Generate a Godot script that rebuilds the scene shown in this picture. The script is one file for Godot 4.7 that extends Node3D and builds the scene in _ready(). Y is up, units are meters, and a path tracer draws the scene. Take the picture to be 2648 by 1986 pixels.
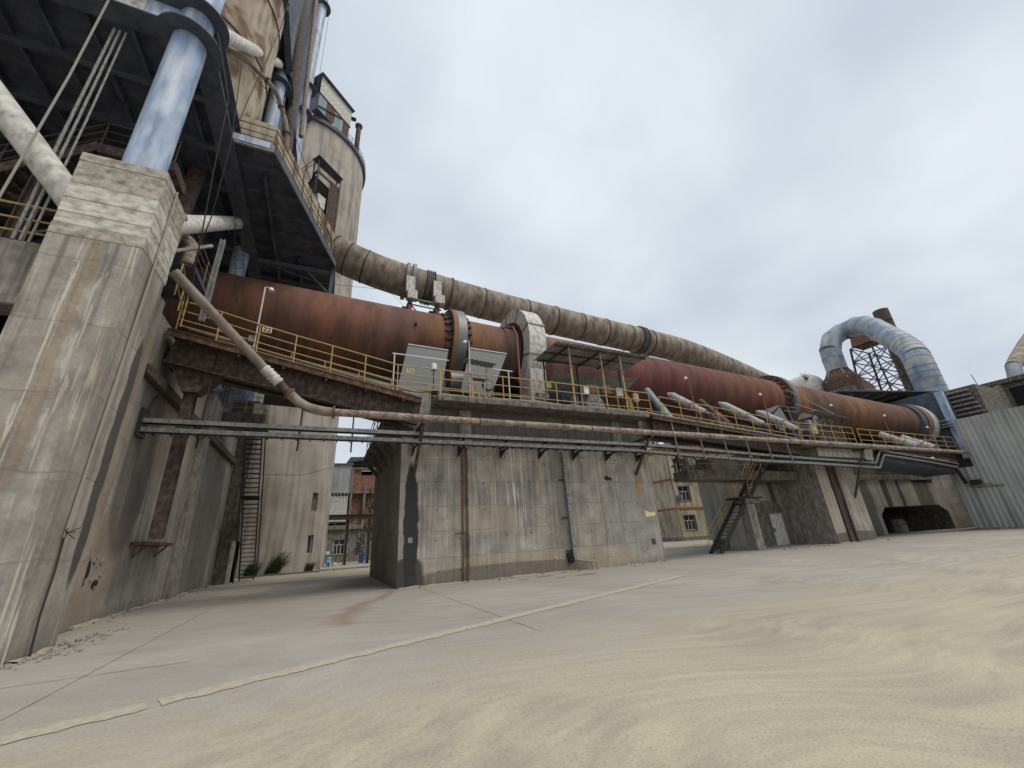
extends Node3D
# A cement rotary kiln on concrete piers beside a preheater tower, seen from the yard.

class MB:
	var v := PackedVector3Array()
	var n := PackedVector3Array()
	var uv := PackedVector2Array()
	var co := PackedColorArray()
	var ix := PackedInt32Array()
	var tint := Color(1, 1, 1)

	func vert(p: Vector3, q: Vector3, t: Vector2) -> int:
		v.append(p); n.append(q); uv.append(t); co.append(tint)
		return v.size() - 1

	func tri(a: int, b: int, c: int, q: Vector3) -> void:
		if (v[b] - v[a]).cross(v[c] - v[a]).dot(q) > 0.0:
			ix.append(a); ix.append(c); ix.append(b)
		else:
			ix.append(a); ix.append(b); ix.append(c)

	func quad(a: Vector3, b: Vector3, c: Vector3, d: Vector3, q: Vector3, uvs := []) -> MB:
		var t: Array = uvs
		if t.is_empty():
			t = [Vector2(0, 1), Vector2(1, 1), Vector2(1, 0), Vector2(0, 0)]
		var i := vert(a, q, t[0])
		vert(b, q, t[1]); vert(c, q, t[2]); vert(d, q, t[3])
		tri(i, i + 1, i + 2, q); tri(i, i + 2, i + 3, q)
		return self

	# a box given by centre, size and axes; bev chamfers its edges
	func box(c: Vector3, s: Vector3, b := Basis.IDENTITY, bev := 0.0) -> MB:
		var h := s * 0.5
		var e: float = minf(bev, minf(h.x, minf(h.y, h.z)) * 0.9)
		for ax in 3:
			var u := (ax + 1) % 3
			var w := (ax + 2) % 3
			for sg in [-1.0, 1.0]:
				var nn := Vector3.ZERO
				nn[ax] = sg
				var ps := []
				for k in [[-1, -1], [1, -1], [1, 1], [-1, 1]]:
					var p := Vector3.ZERO
					p[ax] = sg * h[ax]
					p[u] = k[0] * (h[u] - e)
					p[w] = k[1] * (h[w] - e)
					ps.append(c + b * p)
				quad(ps[0], ps[1], ps[2], ps[3], (b * nn).normalized())
		if e > 0.0:
			for ax in 3:
				var u := (ax + 1) % 3
				var w := (ax + 2) % 3
				for su in [-1.0, 1.0]:
					for sw in [-1.0, 1.0]:
						var nn := Vector3.ZERO
						nn[u] = su; nn[w] = sw
						var ps := []
						for k in [[-1, 0], [1, 0], [1, 1], [-1, 1]]:
							var p := Vector3.ZERO
							p[ax] = k[0] * (h[ax] - e)
							p[u] = su * (h[u] - (e if k[1] == 1 else 0.0))
							p[w] = sw * (h[w] - (0.0 if k[1] == 1 else e))
							ps.append(c + b * p)
						quad(ps[0], ps[1], ps[2], ps[3], (b * nn).normalized())
			for sx in [-1.0, 1.0]:
				for sy in [-1.0, 1.0]:
					for sz in [-1.0, 1.0]:
						var q := (b * Vector3(sx, sy, sz)).normalized()
						var i := vert(c + b * Vector3(sx * h.x, sy * (h.y - e), sz * (h.z - e)), q, Vector2.ZERO)
						vert(c + b * Vector3(sx * (h.x - e), sy * h.y, sz * (h.z - e)), q, Vector2.ZERO)
						vert(c + b * Vector3(sx * (h.x - e), sy * (h.y - e), sz * h.z), q, Vector2.ZERO)
						tri(i, i + 1, i + 2, q)
		return self

	# box by its two corners
	func slab(a: Vector3, b: Vector3, bev := 0.0) -> MB:
		return box((a + b) * 0.5, (b - a).abs(), Basis.IDENTITY, bev)

	# a straight member of rectangular section from a to b; up gives the side of height h
	func bar(a: Vector3, b: Vector3, w: float, h: float, up := Vector3.UP, bev := 0.0) -> MB:
		var x := (b - a).normalized()
		var z := x.cross(up)
		if z.length() < 0.01:
			z = x.cross(Vector3.BACK)
		z = z.normalized()
		var y := z.cross(x).normalized()
		return box((a + b) * 0.5, Vector3(a.distance_to(b), h, w), Basis(x, y, z), bev)

	# steel I or H section from a to b
	func ibeam(a: Vector3, b: Vector3, w: float, h: float, t := 0.03, up := Vector3.UP) -> MB:
		var x := (b - a).normalized()
		var z := x.cross(up)
		if z.length() < 0.01:
			z = x.cross(Vector3.BACK)
		z = z.normalized()
		var y := z.cross(x).normalized()
		var bs := Basis(x, y, z)
		var l := a.distance_to(b)
		var m := (a + b) * 0.5
		box(m, Vector3(l, h - 2.0 * t, t), bs)
		box(m + y * (h - t) * 0.5, Vector3(l, t, w), bs)
		box(m - y * (h - t) * 0.5, Vector3(l, t, w), bs)
		return self

	# round tube along a path; r is one radius or one per point; uv.x runs along in metres, uv.y round it
	func tube(pts: Array, r, sides := 12, caps := true, tints := []) -> MB:
		var m := pts.size()
		var side := Vector3.ZERO
		var prev := Vector3.ZERO
		var start := v.size()
		var run := 0.0
		for i in m:
			var dir: Vector3
			if i == 0:
				dir = (pts[1] - pts[0]).normalized()
			elif i == m - 1:
				dir = (pts[m - 1] - pts[m - 2]).normalized()
			else:
				dir = ((pts[i + 1] - pts[i]).normalized() + (pts[i] - pts[i - 1]).normalized()).normalized()
			if i == 0:
				side = dir.cross(Vector3.UP)
				if side.length() < 0.05:
					side = dir.cross(Vector3.RIGHT)
				side = side.normalized()
			else:
				side = (side - dir * side.dot(dir)).normalized()
				run += pts[i].distance_to(pts[i - 1])
			prev = dir.cross(side).normalized()
			var rad: float = r[i] if r is Array else r
			if not tints.is_empty():
				tint = tints[i]
			# slope of the profile for the normals
			var sl := 0.0
			if r is Array:
				var i0 := maxi(i - 1, 0)
				var i1 := mini(i + 1, m - 1)
				var dl: float = pts[i1].distance_to(pts[i0])
				if dl > 0.0001:
					sl = -(r[i1] - r[i0]) / dl
			for k in sides + 1:
				var a := TAU * k / sides
				var q := side * cos(a) + prev * sin(a)
				vert(pts[i] + q * rad, (q + dir * sl).normalized(), Vector2(run, float(k) / sides))
		for i in m - 1:
			for k in sides:
				var a0 := start + i * (sides + 1) + k
				var b0 := a0 + sides + 1
				var q := n[a0] + n[a0 + 1] + n[b0] + n[b0 + 1]
				tri(a0, a0 + 1, b0 + 1, q); tri(a0, b0 + 1, b0, q)
		if caps:
			for e in 2:
				var at: int = 0 if e == 0 else m - 1
				var out: Vector3 = (pts[0] - pts[1]).normalized() if e == 0 else (pts[m - 1] - pts[m - 2]).normalized()
				var c := vert(pts[at], out, Vector2(0.5, 0.5))
				var first := v.size()
				for k in sides + 1:
					vert(v[start + at * (sides + 1) + k], out, Vector2(0.5, 0.5))
				for k in sides:
					tri(c, first + k, first + k + 1, out)
		return self

	# hard edged round section: each piece of the profile has its own ring of normals
	func turned(o: Vector3, ax: Vector3, prof: Array, sides := 24, a0 := 0.0, a1 := TAU) -> MB:
		var s := ax.cross(Vector3.UP)
		if s.length() < 0.05:
			s = ax.cross(Vector3.RIGHT)
		s = s.normalized()
		var t := ax.cross(s).normalized()
		for j in prof.size() - 1:
			var p: Vector2 = prof[j]
			var q: Vector2 = prof[j + 1]
			var d := q - p
			var nn := Vector2(-d.y, d.x).normalized()   # (along, out)
			var first := v.size()
			for k in sides + 1:
				var a := lerpf(a0, a1, float(k) / sides)
				var rd := s * cos(a) + t * sin(a)
				var q3 := (ax * nn.x + rd * nn.y).normalized()
				vert(o + ax * p.x + rd * p.y, q3, Vector2(p.x, float(k) / sides * 4.0))
				vert(o + ax * q.x + rd * q.y, q3, Vector2(q.x, float(k) / sides * 4.0))
			for k in sides:
				var i := first + k * 2
				var qq := n[i] + n[i + 2]
				tri(i, i + 1, i + 3, qq); tri(i, i + 3, i + 2, qq)
		return self

	# a flat polygon (in the plane of its points) given thickness along -q
	func plate(poly: Array, q: Vector3, th: float) -> MB:
		var u: Vector3 = (poly[1] - poly[0]).normalized()
		var w := q.cross(u).normalized()
		var flat := PackedVector2Array()
		for p in poly:
			flat.append(Vector2((p - poly[0]).dot(u), (p - poly[0]).dot(w)))
		var tr := Geometry2D.triangulate_polygon(flat)
		for sd in 2:
			var nn := q if sd == 0 else -q
			var first := v.size()
			for k in poly.size():
				vert(poly[k] - (q * th if sd == 1 else Vector3.ZERO), nn, flat[k])
			for k in range(0, tr.size(), 3):
				tri(first + tr[k], first + tr[k + 1], first + tr[k + 2], nn)
		var c := Vector3.ZERO
		for p in poly:
			c += p / poly.size()
		var area := 0.0
		for k in poly.size():
			var f0 := flat[k]
			var f1 := flat[(k + 1) % poly.size()]
			area += f0.x * f1.y - f1.x * f0.y
		for k in poly.size():
			var a: Vector3 = poly[k]
			var b: Vector3 = poly[(k + 1) % poly.size()]
			var out := (b - a).cross(q).normalized() * (1.0 if area > 0.0 else -1.0)
			quad(a, b, b - q * th, a - q * th, out)
		return self

	# corrugated sheet: origin, direction across the ribs, direction along them
	func ribbed(o: Vector3, across: Vector3, along: Vector3, q: Vector3, pitch := 0.25, depth := 0.035) -> MB:
		var l := across.length()
		var cnt: int = maxi(1, int(l / pitch))
		var u := across / cnt
		for k in cnt:
			var a := o + u * k
			var p := [a, a + u * 0.45, a + u * 0.58 + q * depth, a + u * 0.87 + q * depth, a + u]
			for j in 4:
				var d: Vector3 = p[j + 1] - p[j]
				var nn := d.cross(along).normalized()
				if nn.dot(q) < 0.0:
					nn = -nn
				quad(p[j], p[j + 1], p[j + 1] + along, p[j] + along, nn)
		return self

	func mesh() -> ArrayMesh:
		var a := []
		a.resize(Mesh.ARRAY_MAX)
		a[Mesh.ARRAY_VERTEX] = v
		a[Mesh.ARRAY_NORMAL] = n
		a[Mesh.ARRAY_TEX_UV] = uv
		a[Mesh.ARRAY_COLOR] = co
		a[Mesh.ARRAY_INDEX] = ix
		var am := ArrayMesh.new()
		am.add_surface_from_arrays(Mesh.PRIMITIVE_TRIANGLES, a)
		return am


var used := {}
var M := {}
var rng := RandomNumberGenerator.new()


func V(x: float, y: float, z: float) -> Vector3:
	return Vector3(x, y, z)


func numbered(called: String, inside := "") -> String:
	var key := inside + "/" + called
	var k: int = used.get(key, 0)
	used[key] = k + 1
	return called if k == 0 else "%s_%03d" % [called, k]


func tag(o: Node3D, label := "", category := "", group := "", kind := "") -> void:
	if label: o.set_meta("label", label)
	if category: o.set_meta("category", category)
	if group: o.set_meta("group", group)
	if kind: o.set_meta("kind", kind)


func thing(called: String, label: String, category: String, at := Vector3.ZERO, group := "") -> Node3D:
	var o := Node3D.new()
	o.name = numbered(called)
	add_child(o)
	o.position = at
	tag(o, label, category, group)
	return o


# commits a mesh, given in world coordinates, as one part of a thing or of a part
func part(o: Node3D, called: String, b: MB, m: Material, label := "", kind := "") -> MeshInstance3D:
	var p := MeshInstance3D.new()
	p.name = numbered(called, str(o.get_instance_id()))
	p.mesh = b.mesh()
	p.material_override = m
	o.add_child(p)
	var off := Vector3.ZERO
	var up: Node = o
	while up is Node3D and up != self:
		off += up.position
		up = up.get_parent()
	p.position = -off if o.get_parent() == self else Vector3.ZERO
	if label: p.set_meta("label", label)
	if kind: p.set_meta("kind", kind)
	return p


func single(called: String, b: MB, m: Material, label: String, category: String, group := "") -> MeshInstance3D:
	var p := MeshInstance3D.new()
	p.name = numbered(called)
	p.mesh = b.mesh()
	p.material_override = m
	add_child(p)
	tag(p, label, category, group)
	return p


func struct(called: String, b: MB, m: Material) -> MeshInstance3D:
	var p := single(called, b, m, "", "")
	p.set_meta("kind", "structure")
	return p


# ---------------------------------------------------------------- materials
func noise(sd: int, freq: float, oct := 4) -> FastNoiseLite:
	var f := FastNoiseLite.new()
	f.seed = sd
	f.noise_type = FastNoiseLite.TYPE_SIMPLEX_SMOOTH
	f.frequency = freq
	f.fractal_octaves = oct
	return f


func ntex(sd: int, freq: float, stops: Array, oct := 4, size := 512) -> NoiseTexture2D:
	var t := NoiseTexture2D.new()
	t.width = size
	t.height = size
	t.seamless = true
	t.noise = noise(sd, freq, oct)
	var g := Gradient.new()
	g.offsets = PackedFloat32Array(stops.map(func(s): return s[0]))
	g.colors = PackedColorArray(stops.map(func(s): return s[1]))
	t.color_ramp = g
	return t


func gray(x: float) -> Color:
	return Color(x, x, x)


var T := {}


func mat(called: String, tex: Texture2D, scale: Vector3, rough := 0.9, metal := 0.0, over: Texture2D = null, oscale := Vector3.ONE, bump := 0.0, tint := Color.WHITE) -> StandardMaterial3D:
	var m := StandardMaterial3D.new()
	m.resource_name = called
	m.albedo_color = tint
	m.roughness = rough
	m.metallic = metal
	if tex:
		m.albedo_texture = tex
		m.uv1_triplanar = true
		m.uv1_world_triplanar = true
		m.uv1_scale = scale
		m.uv1_triplanar_sharpness = 6.0
	if over:
		m.detail_enabled = true
		m.detail_albedo = over
		m.detail_blend_mode = BaseMaterial3D.BLEND_MODE_MUL
		m.detail_uv_layer = BaseMaterial3D.DETAIL_UV_2
		m.uv2_triplanar = true
		m.uv2_world_triplanar = true
		m.uv2_scale = oscale
		m.uv2_triplanar_sharpness = 6.0
	if bump > 0.0 and tex:
		m.heightmap_enabled = true
		m.heightmap_texture = T.rough
		m.heightmap_scale = bump
	M[called] = m
	return m


func flat(called: String, c: Color, rough := 0.6, metal := 0.0) -> StandardMaterial3D:
	return mat(called, null, Vector3.ONE, rough, metal, null, Vector3.ONE, 0.0, c)


func make_materials() -> void:
	T.rough = ntex(3, 0.03, [[0.0, gray(0)], [1.0, gray(1)]], 5)
	T.streak = ntex(11, 0.02, [[0.0, gray(0.66)], [0.35, gray(0.86)], [0.6, gray(0.97)], [1.0, gray(1.0)]], 5)
	T.blot = ntex(17, 0.012, [[0.0, gray(0.74)], [0.4, gray(0.92)], [0.65, gray(1.0)], [1.0, gray(1.0)]], 5)
	T.conc = ntex(5, 0.014, [[0.0, Color8(126, 120, 112)], [0.4, Color8(147, 141, 132)], [0.6, Color8(158, 152, 142)], [1.0, Color8(176, 170, 159)]], 6)
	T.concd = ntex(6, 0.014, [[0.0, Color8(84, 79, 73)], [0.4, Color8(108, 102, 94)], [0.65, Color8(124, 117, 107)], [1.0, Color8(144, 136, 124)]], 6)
	T.silo = ntex(7, 0.008, [[0.0, Color8(158, 148, 138)], [0.45, Color8(176, 167, 157)], [0.6, Color8(182, 174, 164)], [1.0, Color8(190, 183, 173)]], 5)
	T.rust = ntex(8, 0.012, [[0.0, Color8(74, 54, 46)], [0.4, Color8(98, 72, 60)], [0.62, Color8(114, 86, 70)], [1.0, Color8(142, 112, 92)]], 6)
	T.brown = ntex(9, 0.012, [[0.0, Color8(62, 52, 47)], [0.45, Color8(82, 69, 62)], [0.65, Color8(94, 80, 72)], [1.0, Color8(116, 101, 91)]], 6)
	T.dark = ntex(10, 0.012, [[0.0, Color8(72, 77, 90)], [0.5, Color8(82, 88, 102)], [1.0, Color8(96, 100, 110)]], 5)
	T.pipe = ntex(12, 0.014, [[0.0, Color8(112, 92, 80)], [0.4, Color8(142, 124, 111)], [0.55, Color8(160, 144, 131)], [1.0, Color8(186, 172, 158)]], 5)
	T.galv = ntex(13, 0.02, [[0.0, Color8(112, 111, 110)], [0.5, Color8(140, 139, 136)], [1.0, Color8(160, 158, 154)]], 5)
	T.sheet = ntex(14, 0.008, [[0.0, Color8(166, 167, 164)], [0.5, Color8(176, 177, 173)], [1.0, Color8(186, 187, 182)]], 4)
	T.blue = ntex(15, 0.009, [[0.0, Color8(140, 162, 198)], [0.4, Color8(160, 179, 208)], [0.6, Color8(178, 193, 214)], [1.0, Color8(200, 209, 218)]], 5)
	T.cream = ntex(16, 0.007, [[0.0, Color8(84, 64, 48)], [0.34, Color8(132, 108, 84)], [0.46, Color8(176, 160, 136)], [1.0, Color8(196, 184, 164)]], 5)
	T.white = ntex(18, 0.012, [[0.0, Color8(168, 162, 150)], [0.35, Color8(200, 196, 187)], [1.0, Color8(220, 218, 212)]], 5)
	T.duct = ntex(19, 0.010, [[0.0, Color8(104, 90, 80)], [0.35, Color8(140, 127, 115)], [0.6, Color8(156, 145, 132)], [1.0, Color8(176, 166, 152)]], 6)
	T.yellow = ntex(20, 0.03, [[0.0, Color8(116, 92, 56)], [0.4, Color8(178, 150, 86)], [1.0, Color8(198, 172, 110)]], 4)
	var iso := V(0.25, 0.25, 0.25)
	mat("concrete", T.conc, iso, 0.92, 0, T.streak, V(0.4, 0.03, 0.4), 1.4)
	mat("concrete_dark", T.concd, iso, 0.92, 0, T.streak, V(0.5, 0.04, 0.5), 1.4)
	mat("concrete_pale", T.conc, V(0.4, 0.4, 0.4), 0.9, 0, T.blot, V(0.3, 0.6, 0.3), 1.0)
	mat("concrete_white", ntex(28, 0.014, [[0.0, Color8(160, 152, 140)], [0.35, Color8(202, 197, 184)], [1.0, Color8(220, 216, 204)]], 6), V(0.35, 0.35, 0.35), 0.9, 0, T.blot, V(0.3, 0.8, 0.3), 0.8)
	M.concrete_pale.albedo_texture = ntex(27, 0.014, [[0.0, Color8(134, 126, 114)], [0.4, Color8(172, 164, 150)], [1.0, Color8(198, 191, 176)]], 6)
	mat("silo_wall", T.silo, V(0.06, 0.06, 0.06), 0.92, 0, T.streak, V(0.12, 0.008, 0.12), 1.5)
	mat("rust", T.rust, V(0.5, 0.5, 0.5), 0.9, 0, T.streak, V(0.7, 0.15, 0.7), 0.6)
	mat("brown_steel", T.brown, V(0.5, 0.5, 0.5), 0.85, 0, T.blot, V(0.9, 0.3, 0.9), 0.4)
	mat("dark_steel", T.dark, V(0.3, 0.3, 0.3), 0.7, 0, T.blot, V(0.12, 0.12, 0.12), 0.2)
	mat("pipe_steel", T.pipe, V(0.45, 0.9, 0.9), 0.85, 0, T.blot, V(0.15, 0.8, 0.8), 0.4)
	mat("galvanised", T.galv, V(0.5, 0.5, 0.5), 0.6, 0.2, T.blot, V(0.5, 0.5, 0.5), 0.2)
	mat("grey_sheet", T.sheet, V(0.06, 0.06, 0.06), 0.65, 0, T.blot, V(0.15, 0.02, 0.15), 0.0)
	mat("grey_sheet_dark", T.sheet, V(0.2, 0.2, 0.2), 0.75, 0, T.blot, V(0.3, 0.3, 0.3), 0.0, Color8(236, 236, 236))
	mat("blue_paint", T.blue, V(0.2, 0.1, 0.2), 0.5, 0, T.blot, V(0.4, 0.08, 0.4), 0.2)
	mat("blue_duct", T.blue, V(0.07, 0.07, 0.07), 0.6, 0, T.blot, V(0.1, 0.05, 0.1), 0.0)
	M.blue_duct.albedo_texture = ntex(29, 0.012, [[0.0, Color8(112, 134, 164)], [0.42, Color8(148, 162, 178)], [0.58, Color8(164, 168, 168)], [1.0, Color8(178, 172, 160)]], 5)
	mat("fan_paint", ntex(30, 0.02, [[0.0, Color8(120, 100, 84)], [0.35, Color8(162, 164, 164)], [0.6, Color8(180, 184, 186)], [1.0, Color8(200, 200, 196)]], 5, 256), V(0.6, 0.6, 0.6), 0.7, 0, T.blot, V(0.6, 0.6, 0.6))
	mat("cream_stain", T.cream, V(0.12, 0.09, 0.12), 0.85, 0, T.streak, V(0.2, 0.03, 0.2), 0.4)
	mat("white_paint", T.white, V(0.5, 0.35, 0.5), 0.7, 0, T.blot, V(0.5, 0.3, 0.5), 0.3)
	mat("duct_skin", T.duct, V(0.16, 0.09, 0.09), 0.9, 0, T.blot, V(0.3, 0.12, 0.12), 0.5)
	mat("yellow_paint", T.yellow, V(1.2, 1.2, 1.2), 0.6)
	mat("cream_wall", ntex(21, 0.02, [[0.0, Color8(176, 167, 142)], [1.0, Color8(194, 186, 162)]], 4, 256), V(0.1, 0.1, 0.1), 0.9, 0, T.streak, V(0.1, 0.02, 0.1))
	mat("red_band", ntex(22, 0.03, [[0.0, Color8(138, 78, 62)], [1.0, Color8(162, 98, 80)]], 3, 128), V(0.2, 0.2, 0.2), 0.9)
	mat("pink_wall", ntex(23, 0.02, [[0.0, Color8(172, 140, 138)], [1.0, Color8(196, 168, 164)]], 4, 128), V(0.1, 0.1, 0.1), 0.9)
	mat("brick_wall", ntex(24, 0.05, [[0.0, Color8(112, 74, 60)], [0.5, Color8(148, 106, 90)], [1.0, Color8(172, 138, 120)]], 5, 256), V(0.25, 0.9, 0.25), 0.95, 0, T.blot, V(0.2, 0.2, 0.2), 2.0)
	mat("grey_render", ntex(25, 0.02, [[0.0, Color8(112, 108, 102)], [1.0, Color8(146, 142, 136)]], 5, 256), V(0.15, 0.15, 0.15), 0.95, 0, T.streak, V(0.2, 0.05, 0.2))
	mat("leaf", ntex(26, 0.05, [[0.0, Color8(30, 44, 24)], [0.6, Color8(62, 82, 44)], [1.0, Color8(96, 112, 64)]], 4, 128), V(1.5, 1.5, 1.5), 0.7)
	M.leaf.backlight_enabled = true
	M.leaf.backlight = Color8(60, 80, 30)
	flat("black_steel", Color8(44, 42, 41), 0.7)
	flat("cable", Color8(58, 52, 47), 0.8)
	flat("cable_pale", Color8(150, 146, 138), 0.7)
	flat("soot", Color8(26, 25, 25), 0.95)
	flat("panel_grey", Color8(112, 114, 114), 0.55)
	flat("white_frame", Color8(214, 214, 212), 0.5)
	flat("glass_dark", Color8(52, 58, 66), 0.12)
	flat("curtain", Color8(150, 166, 186), 0.8)
	flat("red_brown_frame", Color8(118, 72, 54), 0.8)
	flat("orange_rust", Color8(132, 98, 76), 0.85)
	flat("teal_paint", Color8(124, 146, 148), 0.7)
	flat("red_lead", Color8(140, 84, 78), 0.8)
	flat("bin_blue", Color8(62, 106, 176), 0.5)
	flat("paper_yellow", Color8(226, 208, 142), 0.8)
	flat("sticker_blue", Color8(48, 66, 96), 0.7)
	flat("scooter_blue", Color8(120, 168, 204), 0.35)
	flat("scooter_black", Color8(30, 30, 32), 0.5)
	flat("sign_plate", Color8(206, 190, 150), 0.7)
	flat("sign_ink", Color8(34, 28, 24), 0.8)
	flat("tyre_shine", Color8(112, 114, 116), 0.5, 0.35)


# value 0..1 noise as bytes; stretch repeats each row, which draws it out downwards
func nbytes(w: int, h: int, sd: int, freq: float, oct := 4, stretch := 1) -> PackedByteArray:
	var im := noise(sd, freq, oct).get_image(w, maxi(2, h / stretch))
	if stretch > 1:
		im.resize(w, h, Image.INTERPOLATE_CUBIC)
	return im.get_data()


# board marked, weathered concrete: lifts of casting, panel joints, tie holes, runs of lime and soot; extra spots come as [x, y, rx, ry, colour, strength] in metres from the lower left
func wall_tex(called: String, wm: float, hm: float, ppm: float, sd: int, lift: float, panel: float, pale: float, spots: Array, holes := true) -> StandardMaterial3D:
	var w := int(wm * ppm)
	var h := int(hm * ppm)
	var fb := nbytes(w, h, sd, 0.013, 6)
	var fine := nbytes(w, h, sd + 1, 0.09, 3)
	var st := nbytes(w, h, sd + 2, 0.05, 4, 24)
	var st2 := nbytes(w, h, sd + 3, 0.022, 4, 40)
	var st3 := nbytes(w, h, sd + 4, 0.16, 3, 30)
	var data := PackedByteArray()
	data.resize(w * h * 3)
	var bump := PackedByteArray()
	bump.resize(w * h)
	var r := RandomNumberGenerator.new()
	r.seed = sd
	var tones := []
	for k in 40:
		tones.append(r.randf_range(-0.1, 0.1))
	for y in h:
		var ym := (h - 1 - y) / ppm
		for x in w:
			var i := y * w + x
			var xm := x / ppm
			var f := fb[i] / 255.0
			var g := fine[i] / 255.0
			var wob := (f - 0.5) * 0.12
			var li := (ym + wob) / lift
			var row := int(li)
			var dl: float = absf(li - roundf(li)) * lift
			var pi_ := (xm + 0.02 * (g - 0.5)) / panel + 0.37 * (row % 2)
			var dp: float = absf(pi_ - roundf(pi_)) * panel
			var t: float = 0.56 + (f - 0.5) * 0.72 + (g - 0.5) * 0.2 + tones[(row * 7 + int(pi_ + 0.5) * 3) % 40] * 0.9
			var s := st[i] / 255.0
			var s2 := st2[i] / 255.0
			var s3 := st3[i] / 255.0
			var cr := lerpf(112.0, 182.0, clampf(t, 0, 1))
			var cg := lerpf(107.0, 175.0, clampf(t, 0, 1))
			var cb := lerpf(99.0, 164.0, clampf(t, 0, 1))
			# soot runs, darker towards the top where they start
			var dk: float = clampf((s - 0.54) * 3.0, 0, 1) * (0.08 + 0.3 * ym / hm)
			dk = maxf(dk, clampf((s2 - 0.62) * 3.4, 0, 1) * 0.24)
			dk = maxf(dk, clampf(0.4 - ym, 0.0, 0.4) * 0.9 * f * 1.6)
			cr = lerpf(cr, 70.0, dk); cg = lerpf(cg, 65.0, dk); cb = lerpf(cb, 60.0, dk)
			# lime and clay runs
			var lm: float = clampf((s3 - 0.62) * 5.0, 0, 1) * clampf((s2 - 0.35) * 3.0, 0, 1) * pale
			cr = lerpf(cr, 200.0, lm); cg = lerpf(cg, 190.0, lm); cb = lerpf(cb, 174.0, lm)
			var tn: float = clampf((0.36 - s) * 4.0, 0, 1) * 0.3
			cr = lerpf(cr, 162.0, tn); cg = lerpf(cg, 146.0, tn); cb = lerpf(cb, 126.0, tn)
			for q in spots:
				var ex: float = (xm - q[0] + wob * 1.4) / q[2]
				if absf(ex) > 1.6:
					continue
				var ey: float = (ym - q[1]) / q[3]
				var e := ex * ex + ey * ey * ey * ey
				if e < 1.9:
					var k: float = clampf((1.4 - e) * 2.0, 0, 1) * q[5]
					if q.size() > 6:
						k *= clampf((s3 - q[6]) * 9.0, 0, 1)
					var c: Color = q[4]
					cr = lerpf(cr, c.r8, k); cg = lerpf(cg, c.g8, k); cb = lerpf(cb, c.b8, k)
			var b := 0.55 + 0.3 * (f - 0.5) + 0.25 * (g - 0.5)
			if dl < 0.035:
				var k := (1.0 - dl / 0.035) * (0.05 + 0.7 * f * g)
				cr *= 1.0 - 0.5 * k; cg *= 1.0 - 0.5 * k; cb *= 1.0 - 0.5 * k
				b -= 0.3 * k
			if dp < 0.02:
				var k := (1.0 - dp / 0.02) * 0.3 * s
				cr *= 1.0 - k; cg *= 1.0 - k; cb *= 1.0 - k
				b -= k * 0.4
			data[i * 3] = clampi(int(cr), 0, 255)
			data[i * 3 + 1] = clampi(int(cg), 0, 255)
			data[i * 3 + 2] = clampi(int(cb), 0, 255)
			bump[i] = clampi(int(b * 255.0), 0, 255)
	if holes:
		for a in int(wm / 1.15):
			for b in int(hm / 1.25):
				var px := int((0.5 + a * 1.15 + r.randf_range(-0.12, 0.12)) * ppm)
				var py := int((0.55 + b * 1.25 + r.randf_range(-0.06, 0.06)) * ppm)
				for dx in [-1, 0, 1]:
					for dy in [-1, 0, 1, 2]:
						var X: int = px + dx
						var Y: int = h - 1 - py + dy
						if X >= 0 and X < w and Y >= 0 and Y < h and absi(dx) + absi(dy) < 3:
							var i := (Y * w + X) * 3
							data[i] = 52; data[i + 1] = 48; data[i + 2] = 45
							bump[Y * w + X] = 30
	var m := StandardMaterial3D.new()
	m.resource_name = called
	m.roughness = 0.93
	m.albedo_texture = ImageTexture.create_from_image(Image.create_from_data(w, h, false, Image.FORMAT_RGB8, data))
	m.heightmap_enabled = true
	m.heightmap_texture = ImageTexture.create_from_image(Image.create_from_data(w, h, false, Image.FORMAT_L8, bump))
	m.heightmap_scale = 2.5
	m.texture_repeat = false
	M[called] = m
	return m


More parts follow.
